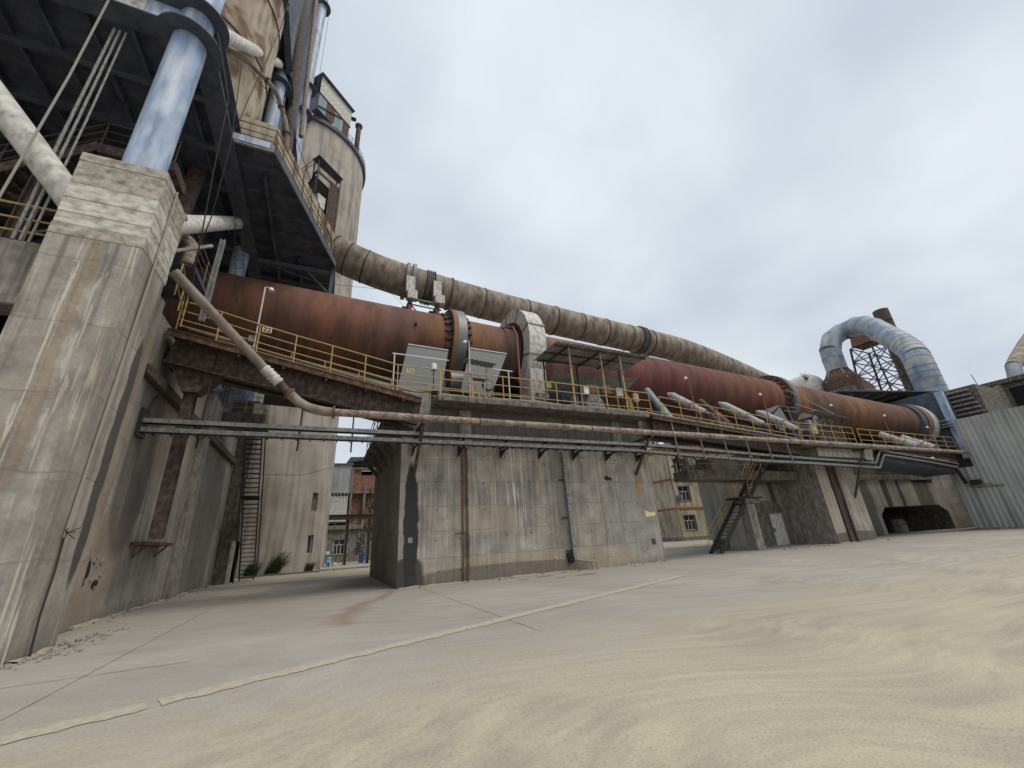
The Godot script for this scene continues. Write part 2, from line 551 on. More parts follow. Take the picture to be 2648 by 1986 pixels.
# the yard: grey concrete with worn streaks and drifts of tan dust swept into arcs by tyres; 50 m by 35 m from (-10, -31)
func ground_tex() -> void:
	var w := 2000
	var h := 1400
	var ppm := 40.0
	var fb := nbytes(w, h, 71, 0.005, 6)
	var lo := nbytes(w, h, 72, 0.0016, 3)
	var fine := nbytes(w, h, 73, 0.16, 3)
	# streaks: noise made long, then read along bent lines, once broad and once fine
	var sw := noise(74, 0.05, 5).get_image(512, 512)
	sw.resize(2048, 512, Image.INTERPOLATE_CUBIC)
	var sb := sw.get_data()
	var data := PackedByteArray()
	data.resize(w * h * 3)
	var i := 0
	for y in h:
		var zm := -31.0 + y / ppm
		var near := clampf((zm + 12.0) / 9.0, 0, 1)
		var far := clampf((-zm - 2.0) / 14.0, 0.25, 1.0)
		var k0 := clampf((-14.5 - zm) / 8.0, 0, 1)
		for x in w:
			var xm := -10.0 + x / ppm
			var f := fb[i] / 255.0
			var l := lo[i] / 255.0
			var g := fine[i] / 255.0
			var bend := (xm - 6.0) * (xm - 6.0) * 0.014 * near
			var vv := zm + bend - 0.3 * (xm - 4.0) * far + l * 3.2 + f * 0.5
			var su := int(xm * 22.0 + zm * 9.0 + l * 260.0)
			var s := sb[(int(vv * 30.0) & 511) * 2048 + (su & 2047)] / 255.0
			var s2 := sb[(int(vv * 120.0) & 511) * 2048 + ((su * 2 + 700) & 2047)] / 255.0
			var t := clampf(0.56 + (f - 0.5) * 0.42 + (s - 0.5) * 0.34 + (s2 - 0.5) * 0.2 + (g - 0.5) * 0.12, 0, 1)
			var cr := 138.0 + 46.0 * t
			var cg := 132.0 + 45.0 * t
			var cb := 124.0 + 42.0 * t
			# dust lies thick on the near side, thin beyond the painted line, with long tongues between
			var d: float = clampf((zm + 7.6 + 0.02 * xm - (f - 0.5) * 3.6 - (s - 0.5) * 2.4) / 2.6 + 0.12, 0, 1)
			d *= clampf(0.7 + (s - 0.45) * 0.6 + (s2 - 0.5) * 0.35 + (f - 0.5) * 0.5, 0.2, 1.0)
			if xm > 6.0:
				d = maxf(d, clampf((xm - 6.0) / 12.0, 0, 1) * clampf((zm + 13.5 + (f - 0.5) * 5.0) / 5.0, 0, 1) * clampf((s - 0.4) * 2.0 + (s2 - 0.5) * 0.8, 0, 0.6))
			var v := 12.0 * (s2 - 0.5) + 14.0 * (s - 0.5) + 14.0 * (f - 0.5) + 8.0 * (g - 0.5)
			cr = lerpf(cr, 184.0 + v, d); cg = lerpf(cg, 173.0 + v, d); cb = lerpf(cb, 148.0 + v, d)
			# grime along the foot of the walls
			if k0 > 0.0:
				var gr: float = k0 * clampf((f - 0.42) * 2.2, 0, 0.4)
				cr = lerpf(cr, 116.0, gr); cg = lerpf(cg, 111.0, gr); cb = lerpf(cb, 104.0, gr)
			# rust washed out from the corner of the pier
			if zm > -21.0 and zm < -11.0 and xm > -1.5 and xm < 5.0:
				var ru := (zm + 21.0) / 9.8
				var dx: float = absf(xm - lerpf(3.3, 0.7, clampf(ru, 0, 1)) - (f - 0.5) * 1.6)
				var k: float = clampf(1.0 - dx / lerpf(0.25, 0.62, clampf(ru, 0, 1)), 0, 1) * 0.5 * clampf((-11.0 - zm) * 2.0, 0, 1)
				cr = lerpf(cr, 128.0, k); cg = lerpf(cg, 98.0, k); cb = lerpf(cb, 78.0, k)
			data[i * 3] = clampi(int(cr), 0, 255)
			data[i * 3 + 1] = clampi(int(cg), 0, 255)
			data[i * 3 + 2] = clampi(int(cb), 0, 255)
			i += 1
	var m := StandardMaterial3D.new()
	m.resource_name = "ground"
	m.roughness = 0.95
	m.albedo_texture = ImageTexture.create_from_image(Image.create_from_data(w, h, false, Image.FORMAT_RGB8, data))
	m.detail_enabled = true
	m.detail_albedo = ntex(31, 0.045, [[0.0, gray(0.78)], [0.3, gray(0.93)], [0.55, gray(0.98)], [1.0, gray(1.0)]], 7, 1024)
	m.detail_blend_mode = BaseMaterial3D.BLEND_MODE_MUL
	m.detail_uv_layer = BaseMaterial3D.DETAIL_UV_2
	m.uv2_triplanar = true
	m.uv2_world_triplanar = true
	m.uv2_scale = V(0.4, 0.8, 0.8)
	M["ground"] = m


# overcast sky: pale blue grey with soft brighter and darker cloud, the same all round
func sky_tex() -> ImageTexture:
	var w := 1024
	var h := 512
	var n1 := noise(91, 1.25, 4)
	n1.fractal_gain = 0.42
	var n2 := noise(92, 2.9, 4)
	var im := Image.create(w, h, false, Image.FORMAT_RGB8)
	var bright := V(0.715, 0.642, -0.278).normalized()
	for y in h:
		var el := PI * (0.5 - (y + 0.5) / h)
		for x in w:
			var az := TAU * ((x + 0.5) / w - 0.5)
			var d := V(cos(el) * cos(az), sin(el), cos(el) * sin(az))
			var c := Vector3(183, 191, 200)
			if el > -0.05:
				# clouds lie on a flat layer, so they draw together towards the horizon
				var p := d / (maxf(d.y, 0.0) + 0.32)
				var a := n1.get_noise_3d(p.x, p.z, 3.0)
				var b := n2.get_noise_3d(p.x, p.z, 9.0)
				var t := a * 0.75 + b * 0.3
				c += Vector3(36, 33, 28) * t
				c += Vector3(17, 15, 13) * pow(maxf(d.dot(bright), 0.0), 14.0)
				c += Vector3(9, 7, 4) * (1.0 - clampf(d.y / 0.5, 0, 1))
				c.z += 5.0 * clampf(-t * 1.5, 0, 1)
			else:
				c = Vector3(150, 146, 138)
			im.set_pixel(x, y, Color8(clampi(int(c.x), 0, 255), clampi(int(c.y), 0, 255), clampi(int(c.z), 0, 255)))
	return ImageTexture.create_from_image(im)


func _ready() -> void:
	rng.seed = 4
	# camera: fitted to the photograph's verticals and the pier's horizontals
	var cam := Camera3D.new()
	cam.name = "camera"
	var yaw := 0.439286
	var pit := 0.368734
	var rol := 0.062193
	var fw := V(sin(yaw) * cos(pit), sin(pit), -cos(yaw) * cos(pit))
	var rt := V(cos(yaw), 0, sin(yaw))
	var up := rt.cross(fw)
	var r2 := rt * cos(rol) - up * sin(rol)
	var u2 := rt * sin(rol) + up * cos(rol)
	cam.transform = Transform3D(Basis(r2, u2, -fw), V(0, 1.6, 0))
	cam.fov = 87.294
	cam.near = 0.05
	cam.far = 2500.0
	add_child(cam)
	cam.current = true
	# sky, sun through thick cloud, exposure
	var env := Environment.new()
	env.background_mode = Environment.BG_SKY
	env.tonemap_mode = Environment.TONE_MAPPER_LINEAR
	env.tonemap_exposure = 1.38
	env.sdfgi_enabled = true
	env.ssao_enabled = true
	env.ssil_enabled = true
	var sky := Sky.new()
	var pano := PanoramaSkyMaterial.new()
	pano.panorama = sky_tex()
	pano.energy_multiplier = 1.0
	sky.sky_material = pano
	env.sky = sky
	var we := WorldEnvironment.new()
	we.name = "world_environment"
	we.environment = env
	add_child(we)
	var sun := DirectionalLight3D.new()
	sun.name = "sun"
	sun.light_energy = 0.42
	sun.light_color = Color(1.0, 0.97, 0.92)
	sun.light_angular_distance = 30.0
	sun.shadow_enabled = true
	add_child(sun)
	sun.look_at_from_position(V(20, 60, 26), Vector3.ZERO)

	make_materials()
	ground_tex()
	build_ground()
	build_tower_base()
	build_tower()
	build_main_pier()
	build_second_pier()
	build_hood_pier()
	build_kiln()
	build_gear_cover()
	build_duct()
	build_walkways()
	build_platform_gear()
	build_blowers()
	build_pipes_and_trays()
	build_hood()
	build_silo()
	build_back_left()
	build_yellow_building()
	build_far_right()
	build_small_things()


# ---------------------------------------------------------------- ground
func build_ground() -> void:
	var b := MB.new()
	# one sheet: fine near, far to the horizon
	var xs := [-900.0, -60.0, -10.0, 40.0, 90.0, 900.0]
	var zs := [-900.0, -101.0, -31.0, 4.0, 39.0, 900.0]
	for i in 5:
		for j in 5:
			var c := []
			for k in [[0, 0], [1, 0], [1, 1], [0, 1]]:
				c.append(V(xs[i + k[0]], 0, zs[j + k[1]]))
			var t := []
			for p in c:
				t.append(Vector2((p.x + 10.0) / 50.0, (p.z + 31.0) / 35.0))
			b.quad(c[0], c[1], c[2], c[3], Vector3.UP, t)
	var g := struct("ground", b, M.ground)
	# sawn joints between the concrete slabs
	var jm := flat("joint_dirt", Color8(104, 98, 89), 0.95)
	for jx in [-3.17, 3.87]:
		var jb := MB.new()
		var zz := -18.4
		var px: float = jx
		while zz < (-7.6 if jx > 0.0 else 1.0):
			var nx: float = jx + rng.randf_range(-0.012, 0.012)
			var hw := rng.randf_range(0.004, 0.01)
			if jx != 3.87 or absf(zz + 7.3) > 0.6:
				jb.quad(V(px - hw, 0.004, zz), V(px + hw, 0.004, zz), V(nx + hw, 0.004, zz + 0.4), V(nx - hw, 0.004, zz + 0.4), Vector3.UP)
			px = nx
			zz += 0.4
		part(g, "slab_joint", jb, jm)
	for jz in [-9.6]:
		var jb := MB.new()
		var xx := -5.0
		while xx < -1.8:
			var hw := rng.randf_range(0.005, 0.011)
			var oz: float = jz + rng.randf_range(-0.01, 0.01)
			jb.quad(V(xx, 0.006, oz - hw), V(xx + 0.4, 0.006, oz - hw), V(xx + 0.4, 0.006, oz + hw), V(xx, 0.006, oz + hw), Vector3.UP)
			xx += 0.4
		part(g, "slab_joint", jb, jm)
	# the faded painted line crossing the yard, ragged at its edges
	var lm := mat("line_paint", ntex(41, 0.03, [[0.0, Color8(158, 150, 135)], [0.4, Color8(172, 164, 145)], [1.0, Color8(188, 180, 158)]], 6, 512), V(0.5, 0.5, 0.5), 0.95)
	var a := V(-3.4, 0.008, -6.55)
	var z := V(12.4, 0.008, -12.55)
	var d := (z - a).normalized()
	var s := d.cross(Vector3.UP)
	var lb := MB.new()
	var steps := 140
	var w0 := 0.22
	var w1 := 0.22
	var p0 := a
	for k in range(1, steps + 1):
		var p := a.lerp(z, float(k) / steps)
		var n0 := 0.17 + rng.randf_range(-0.05, 0.03)
		var n1 := 0.17 + rng.randf_range(-0.05, 0.03)
		if rng.randf() > 0.03 * float(k) / steps:
			lb.quad(p0 + s * w0, p + s * n0, p - s * n1, p0 - s * w1, Vector3.UP)
		w0 = n0; w1 = n1; p0 = p
	var l := struct("painted_line", lb, lm)
	# oily patches by the pier foot
	var pm := flat("damp", Color8(104, 98, 92), 0.6)
	for q in [[9.3, -17.6, 0.34], [9.35, -16.3, 0.26], [10.9, -16.6, 0.4], [8.1, -17.2, 0.2]]:
		var pb := MB.new()
		var ring := []
		for k in 14:
			var an := TAU * k / 14
			var rr: float = q[2] * rng.randf_range(0.55, 1.1)
			ring.append(V(q[0] + cos(an) * rr * 1.5, 0.005, q[1] + sin(an) * rr * 0.6))
		pb.plate(ring, Vector3.UP, 0.002)
		part(g, "damp_patch", pb, pm)
	# raised pavement at the back by the silo
	var kb := MB.new()
	kb.slab(V(0.2, 0, -62.0), V(16.0, 0.13, -43.0), 0.02)
	struct("pavement", kb, M.concrete_pale)


# ---------------------------------------------------------------- tower base of concrete
func build_tower_base() -> void:
	var pm := wall_tex("pillar_front", 1.86, 9.4, 70.0, 201, 1.75, 9.0, 0.9, [
		[0.95, 6.4, 0.12, 3.2, Color8(148, 122, 88), 0.35], [0.55, 2.0, 0.3, 2.4, Color8(140, 122, 98), 0.3],
		[1.25, 6.2, 0.05, 3.6, Color8(196, 189, 177), 0.7, 0.4], [0.72, 5.6, 0.05, 3.6, Color8(206, 196, 180), 0.8, 0.45]], false)
	var sm := wall_tex("pillar_side", 4.6, 10.4, 45.0, 207, 1.75, 9.0, 0.5, [
		[3.2, 4.0, 0.25, 5.2, Color8(172, 148, 118), 0.55], [1.5, 4.3, 0.2, 3.0, Color8(54, 51, 48), 0.75],
		[1.9, 7.6, 0.3, 2.6, Color8(70, 66, 62), 0.4], [4.3, 5.0, 0.2, 5.0, Color8(168, 140, 108), 0.4]], false)
	var wm := wall_tex("base_wall", 18.0, 10.3, 32.0, 213, 3.4, 6.0, 1.0, [
		[1.2, 1.6, 1.3, 1.5, Color8(158, 140, 114), 0.45], [2.3, 6.0, 1.2, 4.0, Color8(70, 66, 61), 0.55],
		[4.0, 7.5, 0.7, 2.8, Color8(186, 160, 130), 0.6, 0.45], [9.0, 8.6, 3.0, 1.8, Color8(192, 168, 140), 0.55, 0.5],
		[13.0, 4.0, 3.0, 4.5, Color8(92, 87, 80), 0.4]], false)
	var o := thing("plant_building", "weathered concrete base at the far left with tall square pillar and streaked side wall", "building", V(-6.0, 0, -12.7))
	# pillar shaft
	var f := MB.new()
	f.quad(V(-6.94, 0, -11.77), V(-5.08, 0, -11.77), V(-5.08, 9.4, -11.77), V(-6.94, 9.4, -11.77), Vector3.BACK)
	part(o, "pillar_front", f, pm)
	f = MB.new()
	f.quad(V(-5.08, 0, -11.77), V(-5.08, 0, -13.5), V(-5.08, 9.4, -13.5), V(-5.08, 9.4, -11.77), Vector3.RIGHT, [Vector2(0, 1), Vector2(0.376, 1), Vector2(0.376, 0.096), Vector2(0, 0.096)])
	f.quad(V(-5.95, 0, -13.5), V(-5.95, 0, -16.3), V(-5.95, 10.3, -16.3), V(-5.95, 10.3, -13.5), Vector3.RIGHT, [Vector2(0.39, 1), Vector2(1, 1), Vector2(1, 0.01), Vector2(0.39, 0.01)])
	part(o, "pillar_side", f, sm)
	f = MB.new()
	f.quad(V(-6.94, 0, -13.5), V(-5.08, 0, -13.5), V(-5.08, 9.4, -13.5), V(-6.94, 9.4, -13.5), Vector3.FORWARD)
	f.quad(V(-6.94, 0, -11.77), V(-6.94, 0, -13.5), V(-6.94, 9.4, -13.5), V(-6.94, 9.4, -11.77), Vector3.LEFT)
	f.quad(V(-5.95, 0, -16.3), V(-6.2, 0, -16.3), V(-6.2, 10.3, -16.3), V(-5.95, 10.3, -16.3), Vector3.FORWARD)
	part(o, "pillar_back", f, M.concrete)
	# cap of the pillar: boarded lifts, each a little proud or shy of the next
	var y0 := 9.4
	var lifts := [[0.34, 0.012, 0], [0.36, 0.0, 2], [0.46, 0.006, 2], [0.5, 0.014, 2], [0.78, 0.004, 0], [0.3, 0.01, 0]]
	for q in lifts:
		var c := MB.new()
		var e: float = q[1]
		c.slab(V(-6.94 - e, y0 + 0.006, -13.6), V(-5.08 + e, y0 + q[0], -11.77 + e), 0.016)
		part(o, "cap_course", c, M.concrete_white if q[2] == 2 else M.concrete_pale)
		y0 += q[0]
	var core := MB.new()
	core.slab(V(-6.9, 9.4, -13.56), V(-5.12, y0 - 0.02, -11.81))
	part(o, "cap_core", core, M.concrete_dark)
	# side wall along the drive
	f = MB.new()
	f.quad(V(-6.2, 0, -16.3), V(-6.2, 0, -34.3), V(-6.2, 10.2, -34.3), V(-6.2, 10.2, -16.3), Vector3.RIGHT)
	f.quad(V(-6.2, 10.2, -16.3), V(-6.2, 10.2, -34.3), V(-6.9, 10.2, -34.3), V(-6.9, 10.2, -16.3), Vector3.UP)
	part(o, "side_wall", f, wm)
	var st := MB.new()
	st.slab(V(-6.3, 7.62, -33.9), V(-5.93, 8.0, -16.5), 0.03)
	part(o, "wall_beam", st, M.brown_steel)
	st = MB.new()
	st.slab(V(-6.3, 0, -26.1), V(-5.98, 10.0, -25.0), 0.03)
	part(o, "pilaster", st, M.concrete)
	# rear pillar
	st = MB.new()
	st.slab(V(-6.95, 0, -36.2), V(-5.2, 12.6, -34.3), 0.04)
	part(o, "rear_pillar", st, M.concrete_dark)
	# front wall to the left of the pillar with a dark opening, and the floor slab
	st = MB.new()
	st.slab(V(-30.0, 7.9, -13.8), V(-6.96, 9.8, -13.0), 0.03)
	st.slab(V(-30.0, 0, -13.8), V(-9.6, 7.9, -13.0), 0.03)
	st.slab(V(-9.6, 0, -13.8), V(-6.96, 6.3, -13.0), 0.03)
	part(o, "front_wall", st, M.concrete)
	st = MB.new()
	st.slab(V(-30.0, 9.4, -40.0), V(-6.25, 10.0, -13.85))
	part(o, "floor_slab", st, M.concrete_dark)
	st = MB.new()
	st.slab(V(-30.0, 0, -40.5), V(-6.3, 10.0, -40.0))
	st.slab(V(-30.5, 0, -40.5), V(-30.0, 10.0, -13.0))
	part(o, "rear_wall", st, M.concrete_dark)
	# broken out patch low on the wall: ragged hollow with rubble
	for q in [[-16.75, 1.78, 0.34, 0.26], [-17.05, 1.45, 0.2, 0.3], [-17.75, 1.08, 0.26, 0.13], [-16.95, 1.15, 0.14, 0.16]]:
		var cav := MB.new()
		var ring := []
		for k in 9:
			var an := TAU * k / 9
			ring.append(V(-6.19, q[1] + sin(an) * q[3] * rng.randf_range(0.6, 1.15), q[0] + cos(an) * q[2] * rng.randf_range(0.6, 1.15)))
		cav.plate(ring, Vector3.RIGHT, 0.003)
		part(o, "broken_hollow", cav, M.soot)
	for k in 16:
		var rub := MB.new()
		var cz := rng.randf_range(-18.1, -16.5)
		var cy := rng.randf_range(0.85, 1.9)
		rub.box(V(-6.185, cy, cz), V(0.05, rng.randf_range(0.05, 0.15), rng.randf_range(0.06, 0.2)), Basis(Vector3.RIGHT, rng.randf_range(-1, 1)), 0.015)
		part(o, "broken_fragment", rub, M.concrete)
	# rusted bracket on the wall under the walkway post
	var br := MB.new()
	br.slab(V(-6.2, 2.2, -22.8), V(-5.75, 2.32, -19.6))
	br.bar(V(-6.2, 1.8, -20.1), V(-5.8, 2.22, -20.1), 0.06, 0.06)
	br.bar(V(-6.2, 1.8, -22.4), V(-5.8, 2.22, -22.4), 0.06, 0.06)
	part(o, "wall_bracket", br, M.rust)
	# conduit down the side of the pillar, with frayed end
	var cd := MB.new()
	cd.tube([V(-5.03, 12.1, -12.5), V(-5.03, 9.4, -12.5), V(-5.04, 5.2, -12.42), V(-5.04, 2.2, -12.36)], 0.03, 8)
	single("conduit", cd, M.cable_pale, "thin pale conduit running down the right side of the left concrete pillar", "conduit")
	cd = MB.new()
	cd.tube([V(-5.04, 2.2, -12.36), V(-5.03, 1.6, -12.4), V(-5.0, 0.7, -12.3), V(-4.98, 0.02, -12.35)], 0.022, 6)
	for k in 9:
		var pz := V(-5.02, 2.3, -12.36)
		cd.tube([pz, pz + V(rng.randf_range(0.02, 0.16), rng.randf_range(-0.14, 0.16), rng.randf_range(-0.2, 0.2))], 0.009, 5)
	single("frayed_cable", cd, M.cable, "frayed dark cable end tangled at the foot of the left concrete pillar", "cable")
	# yellow rail on top of the front wall
	rail_run("yellow three bar guard rail on the wall top left of the concrete pillar", [V(-13.0, 9.8, -13.1), V(-11.3, 9.8, -13.1), V(-9.7, 9.8, -13.1), V(-8.1, 9.8, -13.1), V(-6.98, 9.8, -13.1)], 1.2, [0.62, 0.28], "yellow_paint", 0.035)
	# steel stanchion inside
	var h := MB.new()
	h.ibeam(V(-9.55, 9.9, -15.0), V(-9.5, 13.6, -15.0), 0.3, 0.3, 0.03, Vector3.RIGHT)
	h.bar(V(-11.4, 13.0, -15.0), V(-9.6, 11.0, -15.0), 0.1, 0.1)
	h.bar(V(-9.4, 11.2, -15.0), V(-7.6, 12.3, -15.0), 0.1, 0.1)
	single("steel_stanchion", h, M.brown_steel, "braced brown steel stanchion behind the yellow rail at the left edge", "column")


# a guard rail: each post a part, then the rails that run past them
func rail_run(label: String, bases: Array, height: float, mids: Array, m: String, r := 0.028, group := "guard rails") -> Node3D:
	var o := thing("guard_rail", label, "railing", bases[0], group)
	for p in bases:
		var b := MB.new()
		b.tube([p, p + Vector3.UP * height], r, 7)
		part(o, "post", b, M[m])
	var tops := bases.map(func(p): return p + Vector3.UP * height)
	var t := MB.new()
	t.tube(tops, r, 7)
	part(o, "top_rail", t, M[m])
	for f in mids:
		var md := MB.new()
		md.tube(bases.map(func(p): return p + Vector3.UP * height * f), r * 0.8, 6)
		part(o, "mid_rail", md, M[m])
	return o


# ---------------------------------------------------------------- preheater tower
func collar(o: Node3D, c: Vector3, y: float, r: float) -> void:
	var b := MB.new()
	b.turned(V(c.x, y, c.z), Vector3.UP, [Vector2(-0.03, 0.4), Vector2(-0.03, r), Vector2(0.03, r), Vector2(0.03, 0.4)], 36)
	part(o, "ring_plate", b, M.dark_steel)


func tower_column(label: String, x: float, z: float, y0: float, y1: float, r: float, collars: Array) -> void:
	var o := thing("steel_column", label, "column", V(x, y0, z), "blue tubular tower columns")
	var b := MB.new()
	b.tube([V(x, y0, z), V(x, y1, z)], r, 32)
	part(o, "shaft", b, M.blue_paint)
	b = MB.new()
	b.turned(V(x, y0, z), Vector3.UP, [Vector2(0, r + 0.01), Vector2(0, r + 0.12), Vector2(0.05, r + 0.12), Vector2(0.05, r)], 24)
	part(o, "base_plate", b, M.blue_paint)
	for y in collars:
		collar(o, V(x, 0, z), y, r * 1.95)
		b = MB.new()
		for k in 6:
			var a := TAU * (k + 0.5) / 6
			var dr := V(cos(a), 0, sin(a))
			b.bar(V(x, y + 0.3, z) + dr * (r + 0.16), V(x, y + 0.3, z) + dr * (r + 0.17), 0.03, 0.5)
		part(o, "stiffener", b, M.blue_paint)


func build_tower() -> void:
	tower_column("large pale blue tubular steel column standing on the concrete pillar at the left", -5.98, -12.55, 12.14, 62.0, 0.5, [18.75, 20.05])
	tower_column("blue tubular column behind the dark deck corner, half hidden by a curved pipe", -6.1, -24.6, 10.0, 36.0, 0.42, [19.1, 34.2])
	tower_column("tall blue tubular column left of the silo, its foot seen under the walkway", -6.15, -35.0, 12.6, 78.0, 0.5, [45.0, 49.0, 64.0])
	# lowest deck
	var o := thing("tower_deck", "dark underside of the tower deck at the upper left, with steel beams", "deck", V(-6, 18.7, -12.5))
	var b := MB.new()
	b.slab(V(-30, 19.25, -36.0), V(-5.45, 19.4, -12.35))
	part(o, "deck_plate", b, M.dark_steel)
	for z in [-14.6, -17.0, -19.4, -21.9, -24.4, -27.4, -30.4, -33.4]:
		b = MB.new()
		b.ibeam(V(-30, 18.98, z), V(-5.55, 18.98, z), 0.26, 0.5)
		part(o, "floor_beam", b, M.dark_steel)
	var x := -29.0
	while x < -6.2:
		b = MB.new()
		b.ibeam(V(x, 19.11, -36.0), V(x, 19.11, -12.6), 0.12, 0.26)
		part(o, "joist", b, M.dark_steel)
		x += 1.25
	# edge girders: blue webs between dark flanges
	for q in [[V(-30, 19.4, -12.3), V(-6.4, 19.4, -12.3)], [V(-5.6, 19.4, -13.0), V(-5.6, 19.4, -35.0)]]:
		var g := MB.new()
		g.bar(q[0], q[1], 0.05, 1.2)
		part(o, "girder_web", g, M.blue_paint)
		for y in [-0.65, 0.65]:
			g = MB.new()
			g.bar(q[0] + V(0, y, 0), q[1] + V(0, y, 0), 0.75, 0.05)
			part(o, "girder_flange", g, M.dark_steel)
	var wp := MB.new()
	wp.slab(V(-10.6, 18.95, -12.262), V(-7.3, 19.95, -12.25))
	part(o, "white_panel", wp, M.white_paint)
	# enclosing sheets far back under the deck
	b = MB.new()
	b.slab(V(-30, 10.0, -40.2), V(-7.0, 19.2, -40.0))
	b.slab(V(-30.2, 10.0, -40.0), V(-30.0, 19.2, -12.5))
	part(o, "rear_cladding", b, M.dark_steel)
	# second deck, high above
	var o2 := thing("tower_deck", "upper tower deck far above, its dark beams at the top edge", "deck", V(-6, 36, -12.5))
	b = MB.new()
	b.slab(V(-30, 36.0, -36.0), V(-5.6, 36.3, -11.4))
	part(o2, "deck_plate", b, M.dark_steel)
	for z in [-12.4, -16.0, -20.0, -24.4, -28.0, -35.0]:
		b = MB.new()
		b.ibeam(V(-30, 35.6, z), V(-5.4, 35.6, z), 0.3, 0.8)
		part(o2, "floor_beam", b, M.dark_steel)
	for xx in [-5.6, -9.0, -13.0]:
		b = MB.new()
		b.ibeam(V(xx, 35.6, -36.0), V(xx, 35.6, -11.6), 0.3, 0.8)
		part(o2, "floor_beam", b, M.dark_steel)
	# cyclone vessel standing on the deck
	var vs := thing("preheater_vessel", "large cream vessel with brown run stains behind the blue column", "vessel", V(-9.3, 19.4, -20))
	b = MB.new()
	b.tube([V(-9.3, 19.4, -20), V(-9.3, 35.2, -20)], 3.72, 64, false)
	part(vs, "shell", b, M.cream_stain)
	for y in [22.4, 27.6, 32.6]:
		b = MB.new()
		b.turned(V(-9.3, y, -20), Vector3.UP, [Vector2(-0.05, 3.7), Vector2(-0.05, 3.78), Vector2(0.05, 3.78), Vector2(0.05, 3.7)], 64)
		part(vs, "seam_band", b, M.brown_steel)
	b = MB.new()
	b.turned(V(-9.3, 19.4, -20), Vector3.UP, [Vector2(0.0, 4.5), Vector2(1.3, 3.75)], 64)
	part(vs, "skirt", b, M.cream_stain)
	# braces of round tube between the column joints
	for q in [["pale round brace rising from the left pillar to the far deck joint", V(-5.5, 11.55, -13.5), V(-6.0, 20.4, -23.6), 0.33], ["pale round brace rising from the blue column's ring plates across the stained vessel", V(-5.9, 20.6, -12.9), V(-6.2, 35.6, -23.9), 0.3], ["thick pale round brace slanting up to the left from behind the concrete pillar", V(-6.95, 10.75, -12.6), V(-13.2, 18.6, -12.6), 0.36]]:
		b = MB.new()
		b.tube([q[1], q[2]], q[3], 20)
		var br := thing("tower_brace", q[0], "brace", q[1], "tube braces of the tower")
		part(br, "tube", b, M.white_paint)
		b = MB.new()
		var d: Vector3 = (q[2] - q[1]).normalized()
		b.bar(q[2] - d * 0.3, q[2] + d * 0.7, 0.03, 0.9)
		part(br, "gusset", b, M.galvanised)
	# dark platform hung off the deck, cut back at an angle towards the duct
	var pf := thing("tower_platform", "dark angled platform seen from below, projecting from the tower over the kiln tail", "platform", V(-4, 19, -18))
	var pl := [V(-5.45, 19.3, -16.5), V(-3.72, 19.3, -16.5), V(-0.9, 19.3, -24.3), V(-0.9, 19.3, -35.0), V(-5.45, 19.3, -35.0)]
	b = MB.new()
	b.plate(pl, Vector3.UP, 0.1)
	part(pf, "deck_plate", b, M.dark_steel)
	for k in [0, 1, 2]:
		b = MB.new()
		b.bar(pl[k] - V(0, 0.12, 0), pl[k + 1] - V(0, 0.12, 0), 0.12, 0.42)
		part(pf, "edge_channel", b, M.galvanised if k == 0 else M.dark_steel)
	b = MB.new()
	b.bar(pl[0] + V(0, 0.0, 0.075), V(-3.9, 19.3, -16.425), 0.012, 0.36)
	part(pf, "edge_face", b, M.blue_paint)
	for k in 11:
		var z := -17.6 - k * 1.55
		var xr := -3.72 + (minf(-16.5 - z, 0.0) + maxf(-16.5 - z, 0.0)) * 0.362
		b = MB.new()
		b.ibeam(V(-5.4, 19.06, z), V(minf(xr, -0.95) - 0.1, 19.06, z), 0.12, 0.28)
		part(pf, "joist", b, M.dark_steel)
	for xx in [-4.2, -2.9]:
		b = MB.new()
		b.ibeam(V(xx, 18.9, -34.5), V(xx, 18.9, -24.0 if xx > -3.0 else -18.0), 0.14, 0.3)
		part(pf, "stringer", b, M.dark_steel)
	b = MB.new()
	b.ibeam(V(-0.98, 16.3, -24.6), V(-0.98, 19.0, -24.6), 0.2, 0.2)
	part(pf, "hanger_post", b, M.dark_steel)
	b = MB.new()
	b.bar(V(-0.98, 18.6, -24.6), V(-5.3, 18.6, -24.6), 0.12, 0.3)
	b.bar(V(-0.98, 17.0, -24.65), V(-2.6, 18.6, -24.65), 0.08, 0.12)
	part(pf, "cross_beam", b, M.dark_steel)
	# dust laden housing along the platform edge
	var hs := thing("duct_housing", "stained cream duct housing sloping along the edge of the angled platform", "housing", V(-4, 19.4, -18))
	b = MB.new()
	var e0 := V(-4.15, 20.25, -17.25)
	var e1 := V(-1.55, 21.6, -25.6)
	b.bar(e0, e1, 0.8, 1.9, Vector3.UP, 0.05)
	part(hs, "casing", b, M.cream_stain)
	for k in 7:
		b = MB.new()
		var c := e0.lerp(e1, (k + 0.5) / 7.0)
		var dd := (e1 - e0).normalized()
		b.bar(c - dd * 0.03, c + dd * 0.03, 0.86, 1.96)
		part(hs, "stiffener", b, M.rust)
	b = MB.new()
	b.bar(V(-5.5, 20.5, -17.5), V(-3.95, 20.3, -17.4), 0.9, 1.9, Vector3.UP, 0.05)
	part(hs, "return_end", b, M.cream_stain)
	rail_run("rusty guard rail around the angled tower platform", [V(-5.4, 19.3, -16.5), V(-3.75, 19.3, -16.5), V(-3.1, 19.3, -18.3), V(-2.45, 19.3, -20.1), V(-1.8, 19.3, -21.9), V(-0.95, 19.3, -24.2)], 1.1, [0.6, 0.3], "brown_steel", 0.025)
	# curved pale pipe from the vessel down past the platform
	b = MB.new()
